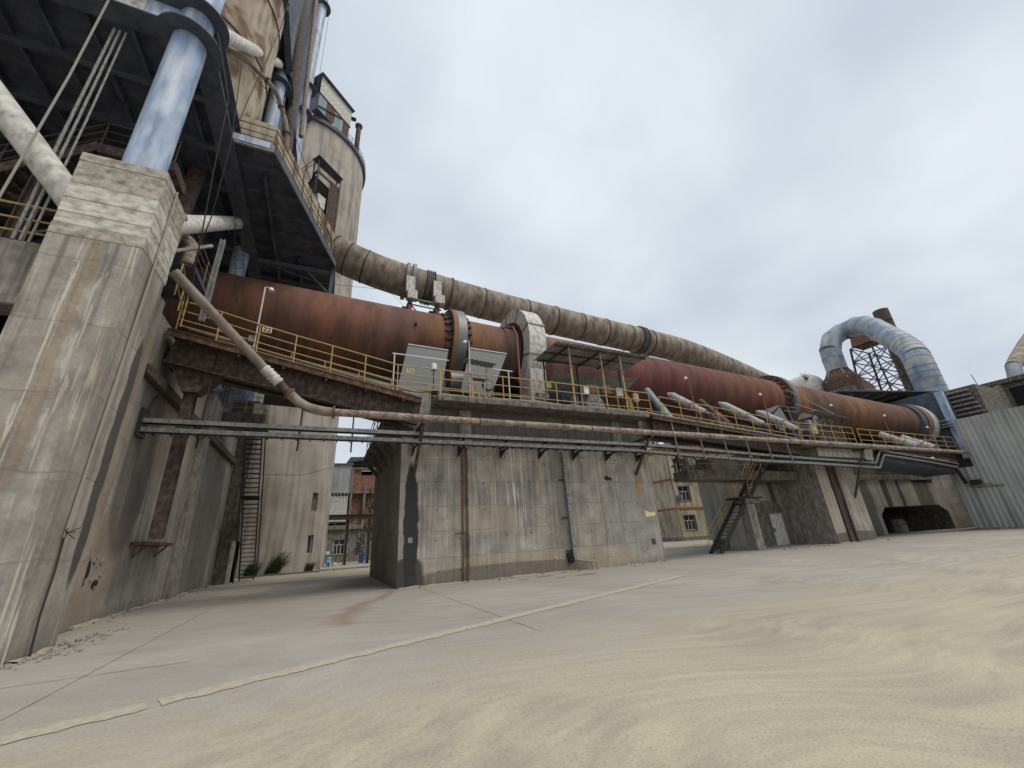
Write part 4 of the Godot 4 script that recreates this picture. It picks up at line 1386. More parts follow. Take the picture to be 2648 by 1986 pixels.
func build_kiln() -> void:
	var nt := ntex(51, 0.012, [[0.0, gray(0.8)], [0.45, gray(0.93)], [0.7, gray(0.98)], [1.0, gray(1.0)]], 6)
	var m := StandardMaterial3D.new()
	m.resource_name = "kiln_shell"
	m.roughness = 0.85
	m.vertex_color_use_as_albedo = true
	m.albedo_texture = nt
	m.uv1_scale = V(0.22, 1.0, 1.0)
	m.heightmap_enabled = true
	m.heightmap_texture = T.rough
	m.heightmap_scale = 0.5
	m.detail_enabled = true
	m.detail_albedo = T.blot
	m.detail_blend_mode = BaseMaterial3D.BLEND_MODE_MUL
	m.detail_uv_layer = BaseMaterial3D.DETAIL_UV_2
	m.uv2_triplanar = true
	m.uv2_world_triplanar = true
	m.uv2_scale = V(0.1, 0.03, 0.03)
	M["kiln_shell"] = m
	var o := thing("rotary_kiln", "long rust brown rotary kiln tube sloping down to the right on its piers", "kiln", kp(-9.0))
	# the bare steel is burnt to different rusts along its length
	var stops := [[-9.0, Color8(104, 70, 58)], [-6.5, Color8(118, 76, 58)], [-4.5, Color8(134, 88, 60)], [-2.6, Color8(126, 84, 66)], [-1.0, Color8(140, 88, 66)], [0.6, Color8(140, 92, 74)], [2.5, Color8(134, 92, 78)], [4.6, Color8(138, 92, 70)], [5.7, Color8(148, 100, 62)], [8.2, Color8(150, 102, 64)], [9.4, Color8(136, 94, 72)], [10.6, Color8(122, 94, 84)], [13.5, Color8(154, 98, 92)], [17.0, Color8(150, 90, 84)], [21.0, Color8(140, 78, 74)], [24.5, Color8(128, 70, 66)], [29.0, Color8(124, 72, 64)], [33.0, Color8(128, 78, 60)], [36.8, Color8(140, 86, 54)], [40.0, Color8(160, 106, 60)], [41.4, Color8(156, 102, 56)], [42.6, Color8(120, 84, 70)], [46.0, Color8(122, 86, 70)], [51.0, Color8(148, 100, 62)], [54.0, Color8(132, 90, 62)], [58.0, Color8(128, 88, 66)], [66.0, Color8(108, 80, 66)]]
	var pts := []
	var tints := []
	var x := -9.0
	while x <= 66.0:
		var k := 0
		while k < stops.size() - 2 and stops[k + 1][0] < x:
			k += 1
		var t: float = clampf((x - stops[k][0]) / (stops[k + 1][0] - stops[k][0]), 0, 1)
		var c: Color = stops[k][1].lerp(stops[k + 1][1], t)
		# each plate of the shell a little apart in tone
		var plate := int((x + 40.0) / 2.4)
		var w := 0.94 + 0.1 * fposmod(plate * 0.618, 1.0)
		pts.append(kp(x))
		var lum := c.r * 0.3 + c.g * 0.59 + c.b * 0.11
		c = c.lerp(Color(lum, lum, lum), 0.1)
		w *= 0.96
		tints.append(Color(c.r * w, c.g * w, c.b * w).srgb_to_linear())
		x += 0.25
	var b := MB.new()
	b.tube(pts, 2.25, 80, true, tints)
	part(o, "shell", b, m)
	for xs in range(-8, 66, 3):
		b = MB.new()
		var p := kp(xs + 0.37 * (xs % 2))
		b.turned(p, Vector3.RIGHT, [Vector2(-0.02, 2.24), Vector2(-0.02, 2.257), Vector2(0.02, 2.257), Vector2(0.02, 2.24)], 64)
		part(o, "weld_seam", b, M.rust)
	# tyres, with the pads that seat them
	var ax := V(1, -0.0345, 0).normalized()
	for tx in [6.72, 39.05]:
		b = MB.new()
		b.turned(kp(tx), ax, [Vector2(-0.46, 2.40), Vector2(-0.46, 2.74), Vector2(-0.42, 2.78)], 72)
		b.turned(kp(tx), ax, [Vector2(0.42, 2.78), Vector2(0.46, 2.74), Vector2(0.46, 2.40)], 72)
		b.turned(kp(tx), ax, [Vector2(0.46, 2.40), Vector2(-0.46, 2.40)], 72)
		var ty := part(o, "tyre", b, M.rust)
		b = MB.new()
		b.turned(kp(tx), ax, [Vector2(-0.42, 2.78), Vector2(-0.12, 2.782)], 72)
		part(ty, "worn_band", b, M.orange_rust if tx < 10.0 else M.dark_steel)
		b = MB.new()
		b.turned(kp(tx), ax, [Vector2(-0.12, 2.782), Vector2(0.42, 2.78)], 72)
		part(ty, "polished_band", b, M.tyre_shine)
		for sd in [-1.0, 1.0]:
			b = MB.new()
			b.turned(kp(tx), ax, [Vector2(sd * 0.5 - 0.25, 2.25), Vector2(sd * 0.5 - 0.25, 2.31), Vector2(sd * 0.5 + 0.25, 2.31), Vector2(sd * 0.5 + 0.25, 2.25)], 64)
			part(o, "wear_pad", b, M.rust)
			for k in 26:
				var a := TAU * k / 26
				var r := V(0, cos(a), sin(a))
				b = MB.new()
				var bs := Basis(ax, r, ax.cross(r))
				b.box(kp(tx) + ax * sd * 0.72 + r * 2.36, V(0.3, 0.14, 0.24), bs, 0.02)
				b.box(kp(tx) + ax * sd * 0.53 + r * 2.41, V(0.14, 0.24, 0.16), bs, 0.02)
				part(o, "retaining_block", b, M.brown_steel)
	# end rings at the hood
	for q in [[62.6, 2.5, 0.5, "dark_steel"], [63.6, 2.62, 0.35, "orange_rust"], [64.7, 2.7, 0.6, "white_paint"]]:
		b = MB.new()
		b.turned(kp(q[0]), ax, [Vector2(-q[2], 2.24), Vector2(-q[2], q[1]), Vector2(q[2], q[1]), Vector2(q[2], 2.24)], 60)
		part(o, "end_ring", b, M[q[3]])
	b = MB.new()
	b.box(V(4.0, 14.1, -21.75), V(0.14, 0.14, 0.3), Basis.IDENTITY, 0.01)
	part(o, "shell_stud", b, M.soot)
	# rollers that carry the tyres
	for q in [[6.72, "near roller under the first kiln tyre on the middle pier", 1.0], [6.72, "far roller under the first kiln tyre behind the tube", -1.0], [39.05, "near roller under the second kiln tyre on the right pier", 1.0]]:
		var c: Vector3 = kp(q[0]) + V(0, -cos(0.52), sin(0.52) * q[2]) * (2.78 + 0.82)
		var ro := thing("support_roller", q[1], "roller", c, "kiln support rollers")
		b = MB.new()
		b.turned(c, ax, [Vector2(-0.62, 0.1), Vector2(-0.62, 0.78), Vector2(-0.58, 0.82)], 40)
		b.turned(c, ax, [Vector2(0.58, 0.82), Vector2(0.62, 0.78), Vector2(0.62, 0.1)], 40)
		part(ro, "rim_side", b, M.orange_rust)
		b = MB.new()
		b.turned(c, ax, [Vector2(-0.58, 0.82), Vector2(0.58, 0.82)], 40)
		part(ro, "rim", b, M.tyre_shine)
		b = MB.new()
		b.tube([c - ax * 1.1, c + ax * 1.1], 0.22, 16)
		part(ro, "shaft", b, M.dark_steel)
		for sd in [-1.0, 1.0]:
			b = MB.new()
			b.box(c + ax * sd * 1.0 - V(0, 0.12, 0), V(0.5, 0.75, 0.7), Basis.IDENTITY, 0.08)
			b.slab(c + ax * sd * 1.0 + V(-0.4, -1.2, -0.5), c + ax * sd * 1.0 + V(0.4, -0.45, 0.5), 0.04)
			part(ro, "bearing", b, M.dark_steel)


func build_gear_cover() -> void:
	var o := thing("gear_cover", "tall pale grey ring guard over the girth gear arching across the kiln", "gear guard", kp(11.6) - V(0, 3.8, 0))
	var c := kp(11.6)
	var ax := V(1, -0.0345, 0).normalized()
	# eight bolted segments; the open gap is underneath
	var a0 := deg_to_rad(128.0)
	var a1 := deg_to_rad(128.0 + 284.0)
	var nseg := 8
	for k in nseg:
		var s0 := lerpf(a0, a1, float(k) / nseg) + 0.006
		var s1 := lerpf(a0, a1, float(k + 1) / nseg) - 0.006
		var b := MB.new()
		b.turned(c, ax, [Vector2(-0.6, 2.75), Vector2(-0.6, 3.7), Vector2(0.6, 3.7), Vector2(0.6, 2.75)], 6, s0, s1)
		part(o, "segment", b, M.white_paint)
		for e in [s0, s1]:
			b = MB.new()
			b.turned(c, ax, [Vector2(-0.64, 2.7), Vector2(-0.64, 3.76), Vector2(0.64, 3.76), Vector2(0.64, 2.7)], 1, e - 0.012, e + 0.012)
			part(o, "flange", b, M.galvanised)
	var b := MB.new()
	b.turned(c, ax, [Vector2(-0.66, 2.75), Vector2(-0.66, 2.55), Vector2(-0.45, 2.45)], 40, a0, a1)
	part(o, "seal_ring", b, M.black_steel)
	b = MB.new()
	b.turned(c, ax, [Vector2(-0.3, 2.25), Vector2(-0.3, 3.3), Vector2(0.3, 3.3), Vector2(0.3, 2.25)], 72)
	part(o, "gear", b, M.soot)
	# lower sump casing standing on the pier
	b = MB.new()
	b.slab(V(11.05, 9.3, -22.2), V(12.2, 11.7, -20.7), 0.04)
	part(o, "sump", b, M.white_paint)
	b = MB.new()
	b.bar(V(11.5, 8.15, -21.2), V(11.5, 9.3, -21.2), 0.3, 0.3)
	part(o, "foot", b, M.white_paint)
	b = MB.new()
	b.slab(V(10.9, 9.55, -18.7), V(11.25, 9.9, -18.62), 0.02)
	single("switch_box", b, M.yellow_paint, "small yellow switch box on the rail below the gear guard", "switch box")
	b = MB.new()
	b.tube([V(10.4, 8.2, -20.9), V(10.4, 14.1, -20.95), V(10.35, 14.8, -21.3), V(10.1, 15.2, -22.2), V(9.6, 15.35, -23.0)], 0.07, 10)
	single("grease_pipe", b, M.red_lead, "red brown pipe rising and hooking over the kiln before the gear guard", "pipe")


# ---------------------------------------------------------------- tertiary air duct
func build_duct() -> void:
	var o := thing("air_duct", "long stained grey brown air duct running above and behind the kiln", "duct", V(-1, 23, -30))
	var path := [V(-1.6, 24.6, -30), V(-0.4, 24.1, -30), V(1.2, 23.62, -30), V(3.0, 23.22, -30), V(5.6, 22.82, -30), V(9.0, 22.42, -30), V(13.0, 22.05, -30), V(19.0, 21.7, -30), V(25.0, 21.4, -30), V(31.0, 21.1, -30), V(36.0, 20.75, -30), V(43.0, 19.4, -30), V(54.0, 16.6, -30), V(72.0, 12.0, -30)]
	var fine := []
	for k in path.size() - 1:
		for j in 6:
			fine.append(path[k].cubic_interpolate(path[k + 1], path[maxi(k - 1, 0)], path[mini(k + 2, path.size() - 1)], j / 6.0))
	fine.append(path[-1])
	var cuts := [0, 25, 31, 42, 48, 57, 63, fine.size() - 1]
	for k in cuts.size() - 1:
		var b := MB.new()
		b.tube(fine.slice(cuts[k], cuts[k + 1] + 1), 1.4, 48)
		part(o, "section", b, M.duct_skin)
	for q in [[2, 0.05], [7, 0.04], [12, 0.04], [26, 0.05], [29, 0.09], [34, 0.04], [39, 0.04], [42, 0.07], [45, 0.04], [48, 0.06], [51, 0.04], [54, 0.05]]:
		var p: Vector3 = fine[q[0]]
		var d: Vector3 = (fine[q[0] + 1] - fine[q[0]]).normalized()
		var b := MB.new()
		b.turned(p, d, [Vector2(-0.06, 1.39), Vector2(-0.06, 1.4 + q[1]), Vector2(0.06, 1.4 + q[1]), Vector2(0.06, 1.39)], 40)
		part(o, "stiffening_ring", b, M.brown_steel if q[1] < 0.06 else M.rust)
	# bellows joints
	for bx in [6.15, 29.4]:
		var d := V(1, -0.09 if bx < 10.0 else -0.05, 0).normalized()
		var y := 22.74 if bx < 10.0 else 21.18
		for k in 5:
			var b := MB.new()
			b.turned(V(bx + k * 0.17, y - k * 0.012, -30), d, [Vector2(-0.06, 1.4), Vector2(0.0, 1.56), Vector2(0.06, 1.4)], 40)
			part(o, "bellows_fold", b, M.brown_steel if k % 4 == 0 else M.galvanised)
	# white trunnion boxes and the trestle below the left joint
	var s := thing("duct_trestle", "steel trestle with white boxes carrying the air duct behind the kiln", "trestle", V(6, 14, -29))
	for q in [[4.75, 23.05], [7.0, 22.55]]:
		var x: float = q[0]
		var b := MB.new()
		b.slab(V(x - 0.36, 21.0, -28.75), V(x + 0.36, 22.5, -28.45), 0.02)
		part(s, "saddle_plate", b, M.white_paint)
		b = MB.new()
		b.slab(V(x - 0.28, 20.1, -28.6), V(x + 0.5, 20.9, -28.0), 0.03)
		part(s, "trunnion_box", b, M.white_paint)
		for z in [-28.5, -31.4]:
			b = MB.new()
			b.bar(V(x, 12.0, z), V(x, 20.2, z), 0.3, 0.3, Vector3.RIGHT)
			part(s, "leg", b, M.red_lead if z > -30.0 else M.brown_steel)
		b = MB.new()
		b.bar(V(x, 20.0, -31.6), V(x, 20.0, -28.3), 0.3, 0.4)
		b.slab(V(x - 0.5, 16.5, -30.8), V(x - 0.2, 20.0, -29.3))
		part(s, "cap_beam", b, M.dark_steel)
	for y in [20.3, 19.75, 19.2, 18.6]:
		var b := MB.new()
		b.bar(V(4.5, y, -28.4), V(7.3, y - 0.1, -28.4), 0.1, 0.1)
		part(s, "rail", b, M.galvanised)
	for q in [[V(4.8, 19.8, -28.5), V(7.0, 17.2, -28.5)], [V(7.0, 19.6, -28.5), V(4.8, 17.2, -28.5)]]:
		var b := MB.new()
		b.bar(q[0], q[1], 0.08, 0.08)
		part(s, "brace", b, M.dark_steel)
	var cb := MB.new()
	for x in [4.55, 5.05]:
		cb.turned(V(x, 22.95, -30), V(1, -0.1, 0).normalized(), [Vector2(-0.14, 1.4), Vector2(-0.14, 1.62), Vector2(0.14, 1.62), Vector2(0.14, 1.4)], 40)
	part(o, "clamp_band", cb, M.galvanised)
	# dark sheeted gallery on the far side of the kiln
	var b2 := MB.new()
	b2.bar(V(-4.0, 12.0, -27.6), V(64.0, 9.6, -27.6), 0.2, 3.4)
	var fg := thing("rear_gallery", "dark sheeted gallery running behind the kiln, glimpsed below the tube", "gallery", V(20, 10, -27.6))
	part(fg, "sheeting", b2, M.black_steel)


# ---------------------------------------------------------------- walkways along the kiln
func build_walkways() -> void:
	# left bridge from the tower to the middle pier, sloping
	var o := thing("walkway", "sloping steel walkway between the tower and the middle pier, with deep rusty girder", "walkway", V(-5, 9.5, -18))
	var a := V(-6.1, 9.92, -17.5)
	var z := V(3.6, 7.95, -17.5)
	var b := MB.new()
	b.bar(a + V(0, -0.04, -0.75), z + V(0, -0.04, -0.75), 1.5, 0.06)
	part(o, "deck", b, M.brown_steel)
	b = MB.new()
	b.ibeam(a + V(0, -0.18, 0), z + V(0, -0.18, 0), 0.1, 0.26, 0.02)
	part(o, "edge_channel", b, M.rust)
	for zz in [-0.5, -1.3]:
		b = MB.new()
		b.ibeam(a + V(0.1, -0.72, zz), z + V(0, -0.66, zz), 0.35, 1.1, 0.04)
		part(o, "girder", b, M.brown_steel)
	for k in 6:
		b = MB.new()
		var p := a.lerp(z, (k + 0.5) / 6.0)
		b.bar(p + V(0, -0.35, 0.0), p + V(0, -0.35, -1.5), 0.1, 0.14)
		part(o, "cross_member", b, M.brown_steel)
	var lp := [V(-5.85, 9.87, -17.5), V(-4.53, 9.61, -17.5), V(-3.13, 9.27, -17.5), V(-1.76, 8.98, -17.5), V(-0.33, 8.71, -17.5), V(1.07, 8.44, -17.5), V(2.49, 8.16, -17.5), V(4.45, 8.15, -17.5)]
	rail_run("yellow guard rail along the outer edge of the sloping left walkway", lp, 1.27, [0.66, 0.36, 0.16], "yellow_paint", 0.027)
	rail_run("lower yellow rail on the kiln side of the sloping left walkway", [V(-4.9, 9.75, -18.9), V(-3.4, 9.43, -18.9), V(-2.0, 9.13, -18.9), V(-0.6, 8.84, -18.9), V(0.9, 8.54, -18.9), V(2.4, 8.23, -18.9), V(4.2, 8.2, -18.9)], 0.95, [0.55], "yellow_paint", 0.022)
	rail_run("yellow rail closing the left end of the walkway beside the concrete pillar", [V(-5.3, 9.95, -15.0), V(-5.5, 10.0, -16.2), V(-5.7, 9.95, -17.4)], 1.25, [0.66, 0.33], "yellow_paint", 0.027)
	# column with flared head that props the bridge
	b = MB.new()
	b.ibeam(V(-5.17, 2.35, -18.5), V(-5.17, 8.3, -18.5), 0.36, 0.36, 0.04)
	var pc := thing("prop_column", "dark brown steel column with flared head under the left walkway", "column", V(-5.17, 2.3, -18.5))
	part(pc, "shaft", b, M.brown_steel)
	b = MB.new()
	b.plate([V(-5.4, 7.6, -18.1), V(-4.9, 7.6, -18.1), V(-4.1, 8.55, -18.1), V(-4.1, 8.75, -18.1), V(-5.9, 8.95, -18.1), V(-5.9, 8.6, -18.1)], Vector3.BACK, 0.7)
	part(pc, "head", b, M.brown_steel)
	b = MB.new()
	b.tube([V(-5.5, 10.02, -17.62), V(-2.0, 9.25, -17.7), V(1.2, 8.58, -17.68), V(3.4, 8.3, -17.8)], 0.06, 8)
	b.tube([V(-4.2, 9.72, -17.6), V(-1.2, 9.08, -17.62), V(2.2, 8.34, -17.6)], 0.04, 8)
	single("cable_bundle", b, M.cable_pale, "bundle of pale cables lying along the sloping left walkway", "cable")
	# rails on the middle pier
	var mp := []
	for x in [4.49, 6.05, 7.72, 9.3, 10.85, 12.45, 13.6, 14.9, 16.3, 17.3]:
		mp.append(V(x, 8.15, -17.5))
	rail_run("yellow guard rail along the slab edge of the middle pier", mp, 1.27, [0.62, 0.2], "yellow_paint", 0.027)
	rail_run("second low yellow rail behind the slab edge rail of the middle pier", [V(4.3, 8.15, -18.8), V(6.0, 8.15, -18.8), V(7.7, 8.15, -18.8), V(9.3, 8.15, -18.8), V(10.8, 8.15, -18.8)], 0.85, [0.45], "yellow_paint", 0.022)
	b = MB.new()
	b.tube([V(4.5, 8.24, -17.75), V(7.0, 8.22, -17.8), V(9.6, 8.3, -17.7), V(12.0, 8.22, -17.8), V(14.5, 8.26, -17.7), V(17.0, 8.25, -17.75), V(19.0, 8.1, -17.8)], 0.075, 8)
	single("lagged_line", b, M.cable_pale, "lagged pale line lying along the slab edge of the middle pier", "pipe")
	b = MB.new()
	b.tube([V(6.4, 8.28, -17.6), V(8.5, 8.24, -17.52), V(10.1, 8.1, -17.44), V(11.8, 8.22, -17.5), V(14, 8.2, -17.6)], 0.02, 6)
	single("loose_cable", b, M.cable_pale, "loose grey cable sagging over the middle pier's slab edge", "cable")
	# right bridge to the second pier
	o = thing("walkway", "steel walkway with dark rusty girder between the middle pier and the right pier", "walkway", V(18, 7.5, -18))
	a = V(17.3, 8.06, -17.5)
	z = V(31.2, 7.1, -17.5)
	b = MB.new()
	b.bar(a + V(0, -0.04, -0.8), z + V(0, -0.04, -0.8), 1.6, 0.06)
	part(o, "deck", b, M.brown_steel)
	b = MB.new()
	b.ibeam(a + V(0, -0.16, 0), z + V(0, -0.16, 0), 0.1, 0.22, 0.02)
	part(o, "edge_channel", b, M.rust)
	for zz in [-0.45, -1.4]:
		b = MB.new()
		b.ibeam(a + V(0.3, -0.66, zz), z + V(0, -0.62, zz), 0.3, 0.8, 0.04)
		part(o, "girder", b, M.brown_steel)
	var rp := []
	for k in 9:
		var t := k / 8.0
		rp.append(V(lerpf(18.1, 31.0, t), lerpf(7.99, 7.12, t), -17.5))
	rail_run("yellow guard rail along the walkway between the middle and right piers", rp, 1.27, [0.62, 0.24], "yellow_paint", 0.027)
	rail_run("second low yellow rail behind the walkway rail between the piers", [V(18.3, 8.0, -18.9), V(21.0, 7.8, -18.9), V(24.0, 7.6, -18.9), V(27.0, 7.4, -18.9), V(30.0, 7.2, -18.9)], 0.85, [0.45], "yellow_paint", 0.022)
	b = MB.new()
	b.tube([V(18.5, 8.1, -17.7), V(22.5, 7.82, -17.72), V(27.0, 7.5, -17.7), V(31.0, 7.22, -17.75)], 0.07, 8)
	single("cable_bundle", b, M.cable_pale, "bundle of pale cables along the walkway between the two piers", "cable")
	b = MB.new()
	b.bar(V(17.4, 8.35, -19.4), V(31.0, 7.4, -19.4), 0.3, 0.62)
	single("cable_trough", b, M.black_steel, "dark cable trough along the kiln side of the walkway between the piers", "cable trough")
	b = MB.new()
	b.bar(V(-5.9, 10.1, -19.3), V(4.6, 8.25, -19.3), 0.3, 0.5)
	single("cable_trough", b, M.black_steel, "dark cable trough along the kiln side of the sloping left walkway", "cable trough")
	b = MB.new()
	b.slab(V(31.2, 7.15, -20.2), V(54.8, 7.9, -19.9))
	single("cable_trough", b, M.black_steel, "dark cable trough along the kiln side of the last walkway", "cable trough")
	# level stretch over the right pier, then on to the hood
	rail_run("yellow guard rail on the right pier beside the second tyre", [V(31.2, 7.15, -17.5), V(32.6, 7.15, -17.5), V(33.9, 7.15, -17.5), V(35.2, 7.15, -17.5), V(36.6, 7.15, -17.5), V(38.0, 7.15, -17.5)], 1.25, [0.62, 0.24], "yellow_paint", 0.027)
	o = thing("walkway", "last stretch of walkway from the right pier to the corrugated building", "walkway", V(47, 7, -18))
	b = MB.new()
	b.slab(V(38.6, 7.0, -19.2), V(55.0, 7.14, -17.45))
	part(o, "deck", b, M.brown_steel)
	b = MB.new()
	b.ibeam(V(39.6, 6.7, -17.9), V(55.0, 6.7, -17.9), 0.25, 0.5)
	part(o, "girder", b, M.brown_steel)
	var hp := []
	for k in 10:
		hp.append(V(38.7 + k * 1.79, 7.15, -17.5))
	rail_run("yellow guard rail along the last walkway before the corrugated building", hp, 1.2, [0.62, 0.24], "yellow_paint", 0.027)
	rail_run("thin yellow rail below the last walkway by the corrugated building", [V(45.0, 6.0, -17.9), V(47.5, 5.9, -17.9), V(50.0, 5.8, -17.9), V(52.5, 5.7, -17.9), V(54.6, 5.6, -17.9)], 0.7, [0.5], "yellow_paint", 0.022)
	# lamp poles clamped to the rails
	var poles := [["white lamp pole on the sloping left walkway in front of the kiln", V(-3.24, 9.2, -17.56), 3.2, "white_paint", 1.0], ["pale lamp pole at the first tyre on the middle pier", V(5.97, 8.15, -17.56), 3.05, "white_paint", -1.0], ["rusty lamp pole on the walkway just right of the middle pier", V(21.05, 7.78, -17.56), 3.1, "red_lead", -1.0], ["thin rusty lamp pole on the walkway left of the second tyre", V(28.15, 7.3, -17.56), 3.1, "red_lead", -1.0], ["dark lamp pole on the right pier beside the small canopy", V(36.6, 7.15, -17.56), 3.1, "brown_steel", -1.0], ["rusty lamp pole near the middle of the last walkway", V(43.7, 7.15, -17.56), 2.75, "red_lead", 1.0], ["rusty lamp pole near the right end of the last walkway", V(51.1, 7.15, -17.56), 2.1, "red_lead", -1.0]]
	for q in poles:
		var p: Vector3 = q[1]
		var h: float = q[2]
		var l := thing("lamp_pole", q[0], "lamp pole", p, "lamp poles on the walkways")
		b = MB.new()
		b.tube([p, p + V(0.0, h, 0)], 0.034, 8)
		part(l, "pole", b, M[q[3]])
		b = MB.new()
		b.tube([p + V(0, h - 0.04, 0), p + V(q[4] * 0.12, h + 0.04, 0), p + V(q[4] * 0.24, h - 0.02, 0.02)], 0.02, 6)
		part(l, "arm", b, M[q[3]])
		b = MB.new()
		b.tube([p + V(q[4] * 0.24, h + 0.02, 0.02), p + V(q[4] * 0.24, h - 0.06, 0.02), p + V(q[4] * 0.24, h - 0.14, 0.02)], [0.04, 0.1, 0.11], 12)
		part(l, "lamp_head", b, M.white_frame)
	b = MB.new()
	b.slab(V(-3.5, 9.75, -17.7), V(-3.28, 10.05, -17.58), 0.02)
	single("junction_box", b, M.galvanised, "small grey junction box on the left walkway's lamp pole", "junction box")
	number_sign("22", V(-2.87, 10.32, -17.45), 0.34, "small cream sign reading 22 on the left walkway rail")
	number_sign("12", V(3.04, 9.2, -17.45), 0.3, "small cream sign reading 12 on the rail before the middle pier")


func number_sign(text: String, p: Vector3, w: float, label: String) -> void:
	var o := thing("number_sign", label, "sign", p, "number signs on the walkway rail")
	var b := MB.new()
	b.slab(p + V(-w * 0.5, -w * 0.38, -0.012), p + V(w * 0.5, w * 0.38, 0.0))
	part(o, "plate", b, M.sign_plate)
	var t := TextMesh.new()
	t.text = text
	var f := SystemFont.new()
	f.font_names = PackedStringArray(["Droid Sans"])
	f.font_weight = 700
	t.font = f
	t.font_size = 64
	t.pixel_size = w * 0.78 / 64.0
	t.depth = 0.006
	var m := MeshInstance3D.new()
	m.name = "numerals"
	m.mesh = t
	m.material_override = M.sign_ink
	o.add_child(m)
	m.position = V(0, 0, 0.005)


# ---------------------------------------------------------------- what stands on the piers
func build_platform_gear() -> void:
	# drive canopy
	var o := thing("drive_canopy", "open shelter with grey corrugated roof on yellow posts over the kiln drive", "canopy", V(14.5, 8.15, -18.8))
	var fl := V(11.0, 11.86, -17.3)
	var fr := V(17.85, 11.9, -17.3)
	var bl := V(11.0, 11.92, -20.1)
	var br := V(17.7, 12.2, -20.1)
	for k in 7:
		var t0 := k / 7.0 + 0.002
		var t1 := (k + 1) / 7.0 - 0.002
		var b := MB.new()
		var lift := 0.012 * (k % 2)
		b.ribbed(fl.lerp(fr, t0) + V(0, lift, rng.randf_range(-0.05, 0.05)), fl.lerp(fr, t1) - fl.lerp(fr, t0), bl - fl, Vector3.UP, 0.24, 0.04)
		part(o, "roof_sheet", b, M.grey_sheet_dark)
	for q in [[fl + V(0.1, -0.06, -0.35), fr + V(-0.1, -0.06, -0.35)], [bl + V(0.1, -0.12, 0.3), br + V(-0.1, -0.08, 0.3)], [fl.lerp(bl, 0.5) + V(0, -0.08, 0), fr.lerp(br, 0.5) + V(0, -0.08, 0)]]:
		var b := MB.new()
		b.bar(q[0], q[1], 0.07, 0.12)
		part(o, "purlin", b, M.brown_steel)
	for x in [11.9, 14.2, 15.7]:
		var b := MB.new()
		b.bar(V(x, 11.75, -17.4), V(x, 11.85, -20.0), 0.06, 0.1)
		part(o, "rafter", b, M.brown_steel)
	for q in [[12.0, "yellow_paint", 0.06], [14.18, "yellow_paint", 0.045], [15.62, "yellow_paint", 0.06]]:
		var b := MB.new()
		b.tube([V(q[0], 8.15, -17.58), V(q[0], 10.4, -17.58)], q[2], 10)
		part(o, "post", b, M[q[1]])
		b = MB.new()
		b.tube([V(q[0], 10.4, -17.58), V(q[0], 11.72, -17.58)], q[2] * 0.98, 10)
		part(o, "upper_post", b, M.pipe_steel)
	for x in [11.6, 14.0, 17.4]:
		var b := MB.new()
		b.tube([V(x, 8.15, -19.9), V(x, 11.9, -19.9)], 0.05, 8)
		part(o, "rear_post", b, M.black_steel)
	# lean-to behind, lower, under the kiln
	var o2 := thing("rear_leanto", "dim lower lean-to roof behind the drive canopy under the kiln", "canopy", V(15.5, 10, -21))
	var b := MB.new()
	b.ribbed(V(12.5, 11.35, -20.2), V(6.7, 0.3, 0), V(0, -0.7, -1.5), Vector3.UP, 0.24, 0.035)
	part(o2, "roof_sheet", b, M.grey_sheet_dark)
	b = MB.new()
	b.ribbed(V(11.4, 8.3, -21.0), V(4.6, 0, 0), V(0, 2.2, 0), Vector3.BACK, 0.3, 0.035)
	part(o2, "back_sheet", b, M.dark_steel)
	# electric cabinets
	for q in [["left rust stained cabinet with twin brown doors under the canopy", V(14.2, 9.85, -18.9), 0.75, 0.55, "orange_rust", 2], ["middle rust stained cabinet with twin brown doors under the canopy", V(15.25, 9.92, -18.9), 0.65, 0.55, "orange_rust", 2], ["pale grey cabinet right of the two brown ones under the canopy", V(16.15, 9.8, -18.8), 0.5, 0.62, "white_paint", 1]]:
		var c: Vector3 = q[1]
		var cb := thing("control_cabinet", q[0], "cabinet", c - V(0, 0.3, 0), "control cabinets under the canopy")
		b = MB.new()
		b.box(c, V(q[2], q[3], 0.3), Basis.IDENTITY, 0.015)
		part(cb, "case", b, M.galvanised)
		for k in q[5]:
			b = MB.new()
			var dw: float = q[2] / q[5]
			b.box(c + V(-q[2] * 0.5 + dw * (k + 0.5), -0.02, 0.155), V(dw - 0.05, q[3] - 0.12, 0.02), Basis.IDENTITY, 0.005)
			part(cb, "door", b, M[q[4]])
		b = MB.new()
		b.bar(c - V(q[2] * 0.4, q[3] * 0.5, 0), V(c.x - q[2] * 0.4, 8.15, c.z), 0.05, 0.05)
		b.bar(c - V(-q[2] * 0.4, q[3] * 0.5, 0), V(c.x + q[2] * 0.4, 8.15, c.z), 0.05, 0.05)
		part(cb, "legs", b, M.black_steel)
	b = MB.new()
	b.box(V(12.85, 9.2, -17.62), V(0.33, 0.44, 0.16), Basis.IDENTITY, 0.02)
	single("white_box", b, M.white_frame, "bright white box fixed to the rail between the first two canopy posts", "electrical box")
	b = MB.new()
	b.box(V(16.35, 9.1, -17.6), V(0.36, 0.46, 0.18), Basis.IDENTITY, 0.02)
	b.box(V(16.35, 8.84, -17.6), V(0.38, 0.04, 0.2))
	single("cream_box", b, M.cream_wall, "cream electrical box on the rail right of the canopy", "electrical box")
	# drive: motor, gearbox, couplings
	var dr := thing("kiln_drive", "dark motor and gearbox of the kiln drive in the shade of the canopy", "drive machinery", V(13, 8.2, -19.2))
	b = MB.new()
	b.tube([V(10.6, 9.2, -19.3), V(11.3, 9.2, -19.3)], 0.26, 20)
	part(dr, "motor_fan", b, M.galvanised)
	b = MB.new()
	b.tube([V(11.3, 9.15, -19.4), V(12.2, 9.15, -19.4)], 0.32, 20)
